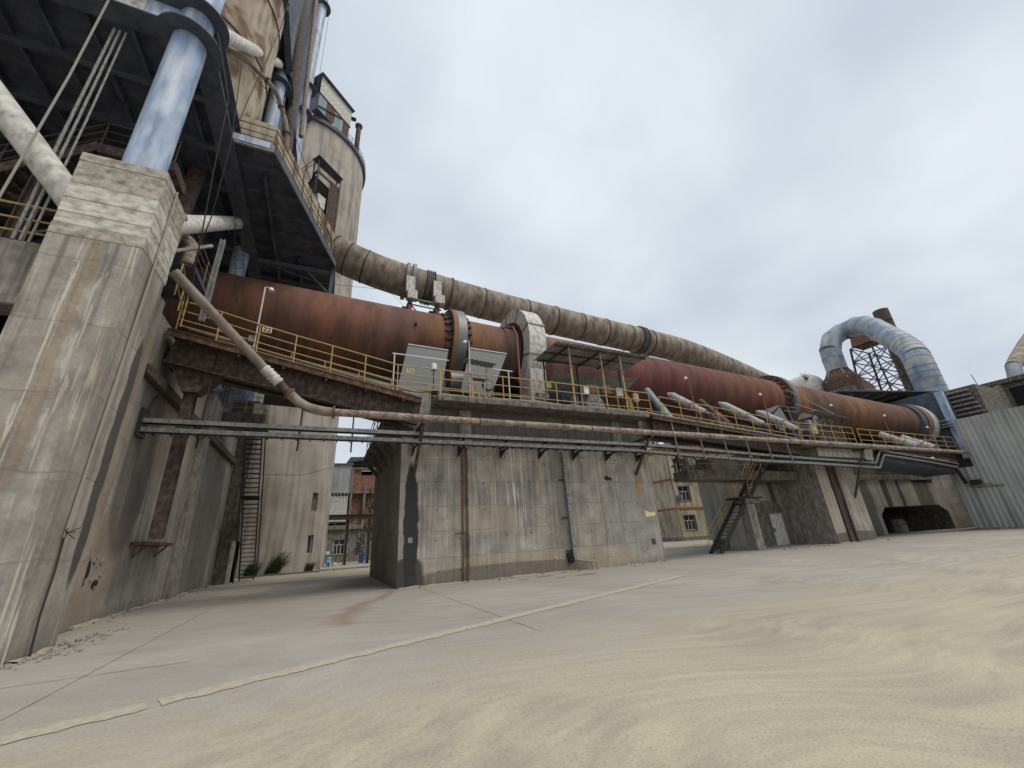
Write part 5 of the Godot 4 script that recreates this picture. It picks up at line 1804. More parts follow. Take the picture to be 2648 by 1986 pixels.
	for k in 9:
		b.turned(V(11.4 + k * 0.09, 9.15, -19.4), Vector3.RIGHT, [Vector2(-0.015, 0.3), Vector2(-0.015, 0.36), Vector2(0.015, 0.36), Vector2(0.015, 0.3)], 18)
	part(dr, "motor", b, M.black_steel)
	b = MB.new()
	b.slab(V(12.7, 8.2, -19.8), V(13.3, 9.35, -19.0), 0.05)
	b.tube([V(12.2, 9.1, -19.4), V(12.7, 9.1, -19.4)], 0.14, 12)
	part(dr, "coupling_housing", b, M.dark_steel)
	b = MB.new()
	b.slab(V(13.5, 8.3, -20.0), V(14.9, 9.0, -18.6), 0.1)
	b.plate([V(13.6, 9.0, -18.65), V(14.8, 9.0, -18.65), V(14.55, 9.4, -18.65), V(13.85, 9.4, -18.65)], Vector3.BACK, 1.2)
	part(dr, "gearbox", b, M.galvanised)
	b = MB.new()
	b.slab(V(10.5, 8.15, -20.1), V(15.0, 8.35, -18.5), 0.02)
	part(dr, "bed", b, M.brown_steel)
	# heat shields either side of the first tyre
	for q in [["grey heat shield panel leaning left of the first kiln tyre", [V(3.42, 12.11, -20.6), V(5.72, 12.06, -20.6), V(5.25, 9.4, -20.2), V(2.85, 9.1, -20.2)]], ["grey heat shield panel leaning right of the first kiln tyre", [V(7.06, 12.39, -20.6), V(9.44, 12.36, -20.6), V(8.1, 9.3, -20.2), V(6.3, 9.4, -20.2)]]]:
		var hs := thing("heat_shield", q[0], "heat shield", q[1][3], "heat shields at the first tyre")
		b = MB.new()
		var nn: Vector3 = (q[1][1] - q[1][0]).cross(q[1][3] - q[1][0]).normalized()
		if nn.z < 0.0:
			nn = -nn
		b.plate(q[1], nn, 0.04)
		part(hs, "panel", b, M.panel_grey)
		b = MB.new()
		b.bar(q[1][0] + V(0, 0.02, 0.02), q[1][1] + V(0, 0.02, 0.02), 0.06, 0.05)
		part(hs, "top_angle", b, M.white_frame)
	# white frames that hold them
	for q in [["white tee frame left of the first tyre", V(2.5, 8.15, -19.0), 2.55, -0.1, 2.8], ["white tee frame right of the first tyre", V(8.75, 8.15, -19.0), 2.35, -1.3, 0.25]]:
		var p: Vector3 = q[1]
		var fr2 := thing("tee_frame", q[0], "frame", p, "white tee frames on the pier")
		b = MB.new()
		b.tube([p, p + V(0, q[2], 0)], 0.035, 8)
		part(fr2, "post", b, M.white_frame)
		b = MB.new()
		b.bar(p + V(q[3], q[2], 0), p + V(q[4], q[2] - 0.02, 0), 0.05, 0.05)
		part(fr2, "cross_bar", b, M.white_frame)
	var lb := thing("lubricator", "white topped lubricator bottle on a stand before the first tyre", "lubricator", V(4.5, 8.2, -19.2))
	b = MB.new()
	b.tube([V(4.55, 10.1, -19.2), V(4.55, 10.45, -19.2), V(4.55, 10.5, -19.2)], [0.17, 0.17, 0.08], 14)
	part(lb, "bottle", b, M.white_frame)
	b = MB.new()
	b.tube([V(4.55, 8.2, -19.2), V(4.55, 10.1, -19.2)], 0.03, 8)
	part(lb, "stand", b, M.black_steel)
	# little roofed pump station
	var ps := thing("pump_shelter", "small grey roofed pump station in front of the right heat shield", "shelter", V(7.2, 8.2, -18.8))
	b = MB.new()
	b.ribbed(V(6.15, 10.75, -18.6), V(1.75, -0.12, 0), V(0, 0.12, -0.9), Vector3.UP, 0.2, 0.03)
	part(ps, "roof", b, M.grey_sheet_dark)
	b = MB.new()
	b.slab(V(6.5, 9.75, -19.2), V(7.3, 10.1, -18.8), 0.02)
	part(ps, "case", b, M.galvanised)
	for x in [6.4, 7.4]:
		b = MB.new()
		b.bar(V(x, 8.2, -18.9), V(x, 10.65, -18.9), 0.06, 0.06)
		part(ps, "leg", b, M.galvanised)
	b = MB.new()
	for k in 5:
		var ring := []
		for j in 19:
			var an := TAU * j / 18
			ring.append(V(7.35 + cos(an) * (0.28 + k * 0.014), 9.35 + sin(an) * (0.28 + k * 0.014), -18.6 - k * 0.02))
		b.tube(ring, 0.012, 5, false)
	single("hose_coil", b, M.cable, "coiled dark hose hung on the pump station", "hose")
	for k in 3:
		b = MB.new()
		var gx: float = [6.35, 6.62, 7.0][k]
		for j in 3:
			b.bar(V(gx + j * 0.05, 8.17, -18.2), V(gx + j * 0.05 - 0.03, 9.2 - 0.2 * j, -18.25), 0.03, 0.03)
		single("leaning_bars", b, M.yellow_paint, ["leftmost bundle of yellow bars leaning by the pump station", "middle bundle of yellow bars leaning by the pump station", "rightmost bundle of yellow bars leaning by the pump station"][k], "bars", "yellow bars by the pump station")
	b = MB.new()
	for j in 5:
		b.bar(V(15.95 + j * 0.06, 8.17, -17.7), V(15.9 + j * 0.06, 9.3 - 0.08 * j, -17.75), 0.035, 0.035)
	single("leaning_bars", b, M.yellow_paint, "bundle of yellow bars leaning at the last canopy post", "bars")
	# shields and boxes round the second tyre
	for q in [["pale hooded heat shield left of the second kiln tyre", V(33.4, 10.25, -20.4), V(34.6, 10.95, -20.4), V(37.0, 10.9, -20.4)], ["pale hooded heat shield right of the second kiln tyre", V(38.6, 10.2, -20.4), V(39.3, 10.85, -20.4), V(41.4, 10.45, -20.4)]]:
		var hs := thing("tyre_shield", q[0], "heat shield", q[1] - V(0, 2, 0), "heat shields at the second tyre")
		b = MB.new()
		b.plate([q[1], q[2], q[2] + V(0, 0, -1.2), q[1] + V(0, 0, -1.2)], (q[2] - q[1]).cross(Vector3.FORWARD).normalized() * -1.0, 0.04)
		b.plate([q[2], q[3], q[3] + V(0, 0, -1.2), q[2] + V(0, 0, -1.2)], Vector3.UP, 0.04)
		part(hs, "hood", b, M.panel_grey)
		b = MB.new()
		b.plate([q[1] + V(0.1, -0.1, 0.05), q[2] + V(-0.1, -0.15, 0.05), q[2] + V(0.5, -1.5, 0.05), q[2] + V(-0.6, -2.3, 0.05), q[1] + V(-0.3, -1.4, 0.05)], Vector3.BACK, 0.04)
		part(hs, "cheek", b, M.panel_grey)
		b = MB.new()
		b.bar(q[2] + V(0.8, -0.1, 0.1), q[2] + V(1.2, -3.6, 0.1), 0.06, 0.06)
		b.bar(q[2] + V(0.2, -0.5, 0.1), q[2] + V(1.9, -0.5, 0.1), 0.05, 0.05)
		part(hs, "strut", b, M.galvanised)
	var tb := thing("tank_box", "cream box with grey cap on the rail right of the second tyre", "electrical box", V(34.2, 8.0, -17.8))
	b = MB.new()
	b.box(V(33.15, 8.05, -17.7), V(0.62, 0.75, 0.3), Basis.IDENTITY, 0.03)
	part(tb, "case", b, M.cream_wall)
	b = MB.new()
	b.box(V(33.0, 8.6, -17.75), V(0.5, 0.3, 0.3), Basis.IDENTITY, 0.03)
	part(tb, "cap", b, M.galvanised)
	# small roofed rack right of the second tyre
	var rk := thing("valve_rack", "dark roofed valve rack with pipe coils on the right pier", "shelter", V(37, 7.2, -18.5))
	b = MB.new()
	b.ribbed(V(35.2, 9.75, -17.9), V(4.0, -0.35, 0), V(0, 0.25, -1.3), Vector3.UP, 0.22, 0.03)
	part(rk, "roof", b, M.grey_sheet_dark)
	for x in [35.6, 36.6, 37.7, 38.8]:
		b = MB.new()
		b.bar(V(x, 7.15, -18.3), V(x, 9.5, -18.3), 0.06, 0.06)
		part(rk, "post", b, M.brown_steel)
	for k in 8:
		b = MB.new()
		var x := 35.5 + k * 0.4
		b.tube([V(x, 9.3, -18.5), V(x + 0.15, 9.0, -18.45), V(x, 8.6, -18.5)], 0.07, 8)
		part(rk, "coil_bend", b, M.duct_skin)
	b = MB.new()
	b.slab(V(35.4, 7.2, -19.2), V(38.9, 8.7, -18.6), 0.03)
	part(rk, "pump_block", b, M.brown_steel)
	for q in [["upper of two thin rods slanting up before the second kiln section", V(38.8, 9.65, -18.4), V(33.0, 11.6, -18.6)], ["lower of two thin rods slanting up before the second kiln section", V(37.6, 9.7, -18.4), V(33.6, 10.4, -18.6)]]:
		b = MB.new()
		b.tube([q[1], q[2]], 0.035, 6)
		single("slanting_rod", b, M.cable_pale, q[0], "rod", "slanting rods at the right pier")


# ---------------------------------------------------------------- shell cooling blowers
func build_blowers() -> void:
	var fans := [
		["stubby pale green blower tube with rusty tip right of the canopy", V(20.2, 8.3, -18.9), V(20.9, 11.3, -21.2), 0.27, "teal_paint", 0],
		["flaking white blower tube with slanted nozzle, leftmost of the long ones", V(23.4, 9.0, -18.8), V(23.0, 11.25, -21.3), 0.3, "fan_paint", 1],
		["thin rusty blower tube half hidden behind the white one", V(25.2, 8.5, -19.2), V(24.6, 10.85, -21.3), 0.22, "rust", 0],
		["bare rusty blower tube left of the first blue white blower", V(26.0, 8.4, -19.2), V(26.3, 10.95, -21.3), 0.26, "rust", 0],
		["faded blue white blower tube with slanted nozzle, left of the second tyre", V(29.2, 8.5, -18.8), V(28.35, 10.95, -21.3), 0.32, "fan_paint", 1],
		["faded blue white blower tube nearest the second tyre shield", V(33.2, 8.3, -18.8), V(32.7, 10.55, -21.3), 0.32, "fan_paint", 1],
		["faded blue blower tube low behind the last walkway, left one", V(51.2, 7.6, -18.9), V(51.0, 9.4, -21.3), 0.42, "fan_paint", 0],
		["faded blue blower tube low behind the last walkway, right one", V(54.4, 7.5, -18.9), V(55.2, 9.25, -21.3), 0.42, "fan_paint", 0]]
	for q in fans:
		var o := thing("blower", q[0], "blower", q[1], "shell cooling blowers beside the kiln")
		var t: Vector3 = q[1]
		var e: Vector3 = q[2]
		var d := (e - t).normalized()
		var r: float = q[3]
		var b := MB.new()
		if q[5] == 1:
			b.tube([t, t.lerp(e, 0.3), t.lerp(e, 0.34), t.lerp(e, 0.86), e], [r * 0.82, r * 0.82, r, r, r * 0.35], 20)
		else:
			b.tube([t, t.lerp(e, 0.45), t.lerp(e, 0.5), e], [r, r, r * 0.85, r * 0.85], 20)
		part(o, "barrel", b, M[q[4]])
		b = MB.new()
		b.turned(t.lerp(e, 0.33), d, [Vector2(-0.03, r * 0.8), Vector2(-0.03, r * 1.16), Vector2(0.03, r * 1.16), Vector2(0.03, r * 0.8)], 20)
		part(o, "flange", b, M.galvanised)
		if r > 0.3 and q[5] == 0 and t.x < 30.0:
			b = MB.new()
			b.tube([t.lerp(e, 0.62), e + d * 0.2], r * 0.9, 18)
			part(o, "rusty_nozzle", b, M.rust, "rusty nozzle")
		b = MB.new()
		b.bar(t - V(0.3, 0, 0), V(t.x - 0.3, t.y - 0.9, t.z), 0.07, 0.07)
		b.bar(t + V(0.3, 0, 0), V(t.x + 0.3, t.y - 0.9, t.z), 0.07, 0.07)
		b.bar(t.lerp(e, 0.5), t.lerp(e, 0.5) - V(0, 1.7, 0), 0.07, 0.07)
		part(o, "stand", b, M.brown_steel)
		b = MB.new()
		b.tube([t - d * 0.45, t], r * 0.62, 14)
		part(o, "motor", b, M.dark_steel)


# ---------------------------------------------------------------- the long pipe and the cable trays
func build_pipes_and_trays() -> void:
	var o := thing("long_pipe", "long rusty grey pipe descending from the tower, bending and running level past the piers", "pipe", V(-1.3, 7, -17))
	var b := MB.new()
	b.tube([V(-5.33, 10.54, -14.5), V(-5.2, 10.44, -14.62), V(-2.62, 8.28, -16.65)], 0.17, 18)
	part(o, "sloping_length", b, M.duct_skin)
	b = MB.new()
	for k in 5:
		var p := V(-2.62, 8.28, -16.65).lerp(V(-2.06, 7.8, -16.86), k / 5.0)
		var q := V(-2.62, 8.28, -16.65).lerp(V(-2.06, 7.8, -16.86), (k + 1) / 5.0)
		b.tube([p, p.lerp(q, 0.5), q], [0.185, 0.215 + 0.012 * (k % 2), 0.188], 16)
	part(o, "wrapped_joint", b, M.white_paint)
	b = MB.new()
	b.tube([V(-2.06, 7.8, -16.86), V(-1.67, 7.44, -17.0)], 0.16, 18)
	part(o, "short_length", b, M.brown_steel)
	b = MB.new()
	b.tube([V(-1.68, 7.45, -17.0), V(-1.3, 7.13, -17), V(-0.98, 6.95, -17), V(-0.65, 6.85, -17), V(-0.3, 6.81, -17), V(0.0, 6.8, -17)], 0.185, 20)
	part(o, "elbow", b, M.duct_skin)
	for q in [[V(-1.7, 7.46, -17), V(-1.64, 7.41, -17)], [V(-0.05, 6.8, -17), V(0.03, 6.8, -17)]]:
		b = MB.new()
		b.tube(q, 0.26, 20)
		part(o, "flange", b, M.rust)
	var cuts := [0.0, 6.2, 12.4, 17.0, 21.0, 24.8, 28.6, 33.0, 38.5, 44.0, 50.0, 55.0]
	for k in cuts.size() - 1:
		b = MB.new()
		var r := 0.155
		b.tube([V(cuts[k] + 0.004, 6.8 + 0.015 * sin(cuts[k]), -17), V(cuts[k + 1] - 0.004, 6.8 + 0.015 * sin(cuts[k + 1]), -17)], r, 18)
		part(o, "level_length", b, M.pipe_steel if k % 3 != 1 else M.duct_skin)
		b = MB.new()
		b.tube([V(cuts[k + 1] - 0.03, 6.8, -17), V(cuts[k + 1] + 0.03, 6.8, -17)], r + 0.012, 18)
		part(o, "weld", b, M.rust)
	# raking brackets that carry it
	for q in [["slim steel bracket holding the long pipe at the left end of the middle pier", 3.62, -18.75, 4.75], ["steel bracket holding the long pipe at the right end of the middle pier", 16.4, -18.75, 4.7], ["steel bracket holding the long pipe at the right pier column", 37.6, -18.75, 3.1]]:
		var x: float = q[1]
		var br := thing("pipe_bracket", q[0], "bracket", V(x, q[3], q[2]), "raking brackets of the long pipe")
		b = MB.new()
		b.bar(V(x, q[3], q[2]), V(x, 6.62, -17.05), 0.13, 0.13)
		part(br, "rake", b, M.brown_steel)
		b = MB.new()
		b.bar(V(x, 6.55, q[2]), V(x, 6.57, -16.85), 0.13, 0.12)
		part(br, "arm", b, M.brown_steel)
	b = MB.new()
	b.plate([V(38.2, 6.6, -17.3), V(39.4, 6.65, -17.3), V(39.0, 5.75, -17.3), V(38.0, 5.8, -17.3)], Vector3.BACK, 0.05)
	single("bracket_plate", b, M.concrete, "pale plate hanging beside the right pier's pipe bracket", "plate")
	# two ladder trays, one above the other
	var up := [V(-6.15, 6.28, -17.8), V(17.5, 6.24, -17.8), V(25.5, 5.97, -17.8), V(32.0, 5.8, -17.8), V(40.0, 5.66, -17.8), V(41.3, 6.7, -17.8), V(49.1, 6.22, -17.8), V(54.2, 5.85, -17.8)]
	var lo := [V(-6.15, 5.95, -17.8), V(15.8, 5.9, -17.8), V(22.0, 5.67, -17.8), V(25.4, 5.56, -17.8), V(32.0, 5.47, -17.8), V(40.3, 5.28, -17.8), V(41.7, 6.36, -17.8), V(49.0, 5.9, -17.8), V(53.6, 5.5, -17.8), V(54.7, 4.1, -17.9)]
	for w in 2:
		var path: Array = up if w == 0 else lo
		var tr := thing("cable_tray", ["upper of two long grey cable trays crossing the whole scene", "lower of two long grey cable trays crossing the whole scene"][w], "cable tray", path[0], "cable trays under the walkways")
		for k in path.size() - 1:
			var p: Vector3 = path[k]
			var q: Vector3 = path[k + 1]
			var n: int = maxi(1, int(p.distance_to(q) / 3.2))
			for j in n:
				var s := p.lerp(q, float(j) / n)
				var e := p.lerp(q, float(j + 1) / n)
				var d := (e - s).normalized() * 0.006
				b = MB.new()
				b.bar(s + d + V(0, 0, 0.16), e - d + V(0, 0, 0.16), 0.03, 0.16)
				part(tr, "side_rail", b, M.galvanised)
			b = MB.new()
			b.bar(p + V(0, 0, -0.16), q + V(0, 0, -0.16), 0.03, 0.16)
			part(tr, "side_rail", b, M.galvanised)
			b = MB.new()
			b.bar(p + V(0, -0.05, 0), q + V(0, -0.05, 0), 0.28, 0.02)
			part(tr, "tray_floor", b, M.black_steel)
			b = MB.new()
			for c in 4:
				b.tube([p + V(0, 0.0 + 0.01 * c, -0.1 + c * 0.07), p.lerp(q, 0.5) + V(0, 0.02, -0.08 + c * 0.06), q + V(0, 0.0 + 0.01 * c, -0.1 + c * 0.07)], 0.024, 5)
			part(tr, "cables", b, M.cable)
		if w == 1:
			for k in 46:
				b = MB.new()
				var x := -5.8 + k * 0.5
				b.slab(V(x, 5.79, -17.97), V(x + 0.04, 5.83, -17.63))
				part(tr, "rung", b, M.black_steel)
	# wall brackets of the trays
	var xs := [3.5, 5.7, 7.9, 10.1, 12.2, 14.4, 16.6]
	for k in xs.size():
		var bk := thing("tray_bracket", "dark tray bracket on the middle pier, number %s from its left end" % ["one", "two", "three", "four", "five", "six", "seven"][k], "bracket", V(xs[k], 5.8, -18.7), "tray brackets on the middle pier")
		for y in [6.14, 5.78]:
			b = MB.new()
			b.bar(V(xs[k], y, -18.75), V(xs[k], y, -17.6), 0.06, 0.07)
			part(bk, "arm", b, M.black_steel)
			b = MB.new()
			b.plate([V(xs[k], y, -18.74), V(xs[k], y - 0.34, -18.74), V(xs[k], y - 0.04, -18.0)], Vector3.RIGHT, 0.02)
			part(bk, "web", b, M.black_steel)
	xs = [-4.5, -1.2, 0.8]
	for k in xs.size():
		var bk := thing("tray_hanger", ["hanger rod of the trays nearest the tower wall", "middle hanger rod of the trays in the gap", "hanger rod of the trays nearest the middle pier in the gap"][k], "hanger", V(xs[k], 5.6, -17.8), "tray hangers in the gap")
		b = MB.new()
		b.bar(V(xs[k], 5.4, -17.98), V(xs[k], 9.2 - 0.2 * (xs[k] + 4.5), -17.98), 0.06, 0.06)
		part(bk, "rod", b, M.black_steel)
		b = MB.new()
		b.bar(V(xs[k], 5.78, -18.0), V(xs[k], 5.78, -17.6), 0.05, 0.05)
		b.bar(V(xs[k], 6.12, -18.0), V(xs[k], 6.12, -17.6), 0.05, 0.05)
		part(bk, "cross_arm", b, M.black_steel)
	for k in 6:
		var x := 18.9 + k * 2.1
		b = MB.new()
		b.bar(V(x, 5.5, -17.6), V(x - 0.12, 7.9 - 0.07 * (x - 17.3), -17.6), 0.07, 0.07)
		single("tray_hanger", b, M.galvanised, "thin grey hanger strap under the walkway between the piers, number %s from the left" % ["one", "two", "three", "four", "five", "six"][k], "hanger", "tray hangers between the piers")
	b = MB.new()
	b.slab(V(-6.25, 5.7, -18.15), V(-6.1, 6.7, -17.5))
	b.bar(V(-6.1, 7.4, -18.3), V(-6.1, 6.6, -17.8), 0.08, 0.08)
	single("tray_anchor", b, M.black_steel, "black anchor plate of the cable trays on the tower base wall", "bracket")


# ---------------------------------------------------------------- hood and right end
func build_hood() -> void:
	var o := thing("kiln_hood", "dark grey steel kiln hood closing the right end of the kiln, with blue corner post", "hood", V(69, 9, -24))
	var b := MB.new()
	b.slab(V(65.9, 8.6, -29.5), V(73.0, 15.35, -20.8), 0.05)
	part(o, "casing", b, M.dark_steel)
	for z in [-22.6, -25.4]:
		b = MB.new()
		b.slab(V(65.78, 8.6, z - 0.06), V(65.9, 15.3, z + 0.06))
		part(o, "stiffener", b, M.dark_steel)
	b = MB.new()
	b.slab(V(65.6, 7.2, -20.8), V(66.2, 15.1, -20.1), 0.03)
	part(o, "corner_post", b, M.blue_paint, "pale blue corner post")
	b = MB.new()
	b.plate([V(65.7, 11.1, -21.6), V(65.7, 10.9, -22.8), V(65.7, 9.6, -26.0), V(65.7, 8.8, -26.0), V(65.7, 8.9, -21.6)], Vector3.LEFT, 0.5)
	part(o, "spill_chute", b, M.dark_steel)
	for q in [V(65.0, 11.6, -21.4), V(65.2, 11.2, -21.2), V(65.1, 10.9, -21.3)]:
		b = MB.new()
		b.slab(q, q + V(0.6, 0.06, 0.9))
		part(o, "bracket", b, M.white_paint)
	var rf := thing("end_roof", "low dark roof with ribbed underside over the kiln's right end", "roof", V(70, 16.4, -27))
	b = MB.new()
	b.plate([V(57.3, 16.6, -26.1), V(71.5, 16.6, -22.5), V(82.8, 16.6, -21.8), V(84.0, 16.6, -34.0), V(60.0, 16.6, -34.0)], Vector3.UP, 0.14)
	part(rf, "sheet", b, M.dark_steel)
	for k in 8:
		b = MB.new()
		var x := 60.0 + k * 2.6
		b.bar(V(x, 16.35, -25.0 + minf(0, (71.5 - x)) * 0.0 - maxf(0, (66.0 - x)) * 0.2), V(x + 1.0, 16.35, -33.8), 0.15, 0.24)
		part(rf, "rafter", b, M.galvanised)
	b = MB.new()
	b.slab(V(76.0, 0, -33), V(76.6, 16.4, -32.4))
	b.slab(V(62.0, 0, -33), V(62.6, 16.4, -32.4))
	part(rf, "post", b, M.dark_steel)
	var sg := thing("stepped_wall", "crumbling stepped concrete wall between the hood and the far building", "wall", V(71, 0, -21))
	b = MB.new()
	b.slab(V(69.6, 0, -23.4), V(76.0, 15.8, -18.3), 0.05)
	part(sg, "wall", b, M.concrete_dark)
	for k in 6:
		b = MB.new()
		b.slab(V(69.1, 12.4 + k * 0.55, -22.6 + k * 0.12), V(69.65, 12.62 + k * 0.55, -18.5 - k * 0.1), 0.03)
		part(sg, "ledge", b, M.concrete)
	# corrugated building that closes the yard at the right
	var cw := thing("corrugated_building", "grey corrugated sheet building closing the yard at the right edge", "building", V(55, 0, -12))
	for k in 7:
		b = MB.new()
		var z0 := -17.0 + k * 2.1
		b.ribbed(V(55.0 - 0.012 * (k % 2), 0.0, z0), V(0, 0, 2.13), V(0, 9.95, 0), Vector3.LEFT, 0.35, 0.05)
		part(cw, "wall_sheet", b, M.grey_sheet)
	b = MB.new()
	b.ribbed(V(55.0, 0.0, -18.7), V(0, 0, 1.7), V(0, 5.5, 0), Vector3.LEFT, 0.35, 0.05)
	part(cw, "wall_sheet", b, M.grey_sheet)
	b = MB.new()
	b.slab(V(55.1, 0, -17.0), V(70.0, 9.9, -2.0))
	b.slab(V(55.1, 0, -18.7), V(62.0, 5.5, -17.0))
	part(cw, "body", b, M.dark_steel)
	b = MB.new()
	b.slab(V(54.85, 0, -18.7), V(55.0, 0.14, -2.0))
	part(cw, "plinth", b, M.concrete)
	b = MB.new()
	b.slab(V(54.9, 3.6, -17.4), V(54.95, 3.66, -15.6))
	part(cw, "sheet_lap", b, M.brown_steel)
	b = MB.new()
	b.slab(V(54.5, 3.9, -17.6), V(55.0, 4.3, -16.9), 0.03)
	b.bar(V(54.6, 3.85, -17.9), V(54.6, 3.8, -16.2), 0.06, 0.06)
	single("wall_lamp", b, M.black_steel, "dark fitting on the corrugated building where the cable tray ends", "fitting")
	# concrete plant building behind
	var cb := thing("concrete_building", "dusty grey concrete plant building behind the corrugated wall at the right edge", "building", V(84, 0, -20))
	b = MB.new()
	b.slab(V(82.0, 0, -26.0), V(100.0, 17.3, -6.0), 0.05)
	part(cb, "wall", b, M.concrete_dark)
	b = MB.new()
	b.slab(V(81.4, 17.3, -26.6), V(101.0, 17.9, -5.0), 0.05)
	part(cb, "roof_slab", b, M.concrete_dark)
	for q in [[-22.0, -20.4, 13.6, 15.7], [-18.8, -14.5, 13.4, 16.6]]:
		b = MB.new()
		b.slab(V(81.9, q[2], q[0]), V(81.99, q[3], q[1]))
		part(cb, "opening", b, M.soot)
	for z in [-24.0, -19.6, -14.0]:
		b = MB.new()
		b.slab(V(81.5, 0, z - 0.35), V(82.0, 17.3, z + 0.35), 0.03)
		part(cb, "pier", b, M.concrete)
	for q in [[-25.5, 1.6], [-24.3, 1.2], [-21.0, 1.4]]:
		b = MB.new()
		b.bar(V(81.0, 17.0, q[0]), V(80.4, 17.9 + q[1], q[0]), 0.07, 0.07)
		single("roof_rod", b, M.cable_pale, "thin rod on the roof edge of the concrete plant building, %s" % ("leftmost" if q[0] < -25.0 else "middle one" if q[0] < -23.0 else "rightmost"), "rod", "rods on the plant building")
	b = MB.new()
	b.tube([V(83.2, 16.6, -18), V(83.5, 18.2, -18), V(84.6, 19.8, -18)], 0.78, 24)
	var rd := thing("roof_duct", "grey brown duct rising off the plant roof at the right edge, blue at its foot", "duct", V(83.5, 17.9, -18))
	part(rd, "foot", b, M.blue_duct)
	b = MB.new()
	b.tube([V(84.6, 19.8, -18), V(88.0, 21.3, -18), V(97.0, 25.0, -18), V(106.0, 28.7, -18)], [0.8, 0.95, 1.3, 1.5], 24)
	part(rd, "duct", b, M.duct_skin)


func build_far_right() -> void:
	# bent duct over the hood: drawn nearer at its right leg
	var src := [[80.52, 26.08, -36.0], [80.44, 28.31, -36.0], [80.6, 30.0, -36.0], [82.6, 32.6, -35.6], [86.4, 34.66, -34.8], [89.9, 35.9, -33.6], [93.5, 37.4, -32.0], [96.6, 38.1, -30.6], [100.0, 38.2, -29.4], [105.2, 37.0, -27.4], [109.3, 35.9, -25.8], [112.0, 34.9, -24.9], [113.3, 33.4, -24.3], [113.4, 30.7, -24.0], [113.4, 28.0, -24.0], [113.5, 24.0, -24.0], [113.5, 20.0, -24.0]]
	var pts := []
	for q in src:
		var k: float = q[2] / -36.0
		pts.append(V(q[0] * k, 1.6 + (q[1] - 1.6) * k, q[2]))
	var o := thing("bent_duct", "fat pale blue duct arching like a swan neck above the kiln's right end", "duct", pts[0])
	var b := MB.new()
	b.tube(pts.slice(0, 3), 1.58, 32)
	part(o, "left_leg", b, M.blue_duct)
	b = MB.new()
	b.tube(pts.slice(2, 6), 1.6, 32)
	part(o, "left_bend", b, M.duct_skin.duplicate() if false else M.blue_duct)
	b = MB.new()
	b.tube(pts.slice(5, 10), 1.6, 32)
	part(o, "crown", b, M.blue_duct)
	b = MB.new()
	b.tube(pts.slice(9, 13), 1.6, 32)
	part(o, "shoulder", b, M.blue_duct)
	b = MB.new()
	b.tube(pts.slice(12, 17), 1.6, 32)
	part(o, "right_leg", b, M.blue_duct)
	for k in range(0, pts.size() - 1):
		for j in ([0.0, 0.5] if k > 8 else [0.0]):
			var p: Vector3 = pts[k].lerp(pts[k + 1], j)
			var d: Vector3 = (pts[k + 1] - pts[k]).normalized()
			b = MB.new()
			var w := 0.03
			if k == 5 and j == 0.0:
				w = 0.35
			b.turned(p, d, [Vector2(-w, 1.59), Vector2(-w, 1.625), Vector2(w, 1.625), Vector2(w, 1.59)], 32)
			part(o, "joint_band", b, M.brown_steel if w > 0.1 else M.galvanised)
	# cone under the left leg
	var cn := thing("collector_cone", "rust streaked ribbed cone under the left foot of the bent duct", "collector", V(80.5, 15, -36))
	b = MB.new()
	b.turned(V(80.5, 25.9, -36), Vector3.DOWN, [Vector2(0, 1.55), Vector2(1.4, 2.6), Vector2(2.0, 2.75)], 16)
	b.turned(V(80.5, 25.9, -36), Vector3.DOWN, [Vector2(2.0, 2.75), Vector2(9.0, 2.75)], 16)
	part(cn, "cone", b, M.rust)
	for k in 16:
		var a := TAU * k / 16
		var rdv := V(cos(a), 0, sin(a))
		b = MB.new()
		b.bar(V(80.5, 25.95, -36) + rdv * 1.6, V(80.5, 23.9, -36) + rdv * 2.82, 0.08, 0.1)
		part(cn, "rib", b, M.white_paint if k % 3 == 0 else M.brown_steel)
	b = MB.new()
	b.plate([V(81.5, 25.6, -34.6), V(87.6, 23.4, -34.6), V(87.6, 22.0, -34.6), V(80.5, 22.0, -34.6)], Vector3.BACK, 3.0)
	part(cn, "lean_roof", b, M.rust)
	for k in 5:
		b = MB.new()
		b.bar(V(81.4, 25.72 - 0.0, -34.7 - k * 0.65), V(87.7, 23.5, -34.7 - k * 0.65), 0.1, 0.1)
		part(cn, "roof_rib", b, M.black_steel)
	b = MB.new()
	b.slab(V(77.5, 0, -38.5), V(88.0, 22.2, -33.6), 0.05)
	part(cn, "base", b, M.concrete_dark)
	# white dome tank
	b = MB.new()
	var prof := []
	var rr := []
	for k in 9:
		var a := PI * 0.5 * k / 8.0
		prof.append(V(78.3, 23.9, -37.6 - 2.0 * sin(a) * 0.6))
		rr.append(maxf(0.02, 2.9 * cos(a)))
	b.tube([V(79.0, 23.6, -48.0), V(78.3, 23.6, -39.6), V(78.2, 23.6, -38.8), V(78.1, 23.6, -38.4), V(78.08, 23.6, -38.3)], [3.1, 3.1, 2.5, 1.5, 0.1], 32)
	var dm := thing("round_tank", "pale round tank end peeping above the kiln right of the second tyre", "tank", V(78, 18, -42))
	part(dm, "shell", b, M.white_paint)
	b = MB.new()
	b.slab(V(76.5, 0, -47), V(80.0, 21.0, -40.5))
	part(dm, "stand", b, M.concrete_dark)
	b = MB.new()
	for k in 40:
		var p := V(75.9 + rng.randf_range(-0.5, 0.5), 25.0, -38.9)
		b.tube([p, p + V(rng.randf_range(-0.9, 0.9), rng.randf_range(0.4, 1.3), rng.randf_range(-0.4, 0.4))], 0.02, 4)
	single("dry_weed", b, M.leaf, "dry weed tuft sprouting beside the pale round tank", "weed")
	# chimney with its lattice mast
	var ch := thing("chimney", "dark rusty chimney leaning out behind the bent duct", "chimney", V(117.5, 15, -40))
	b = MB.new()
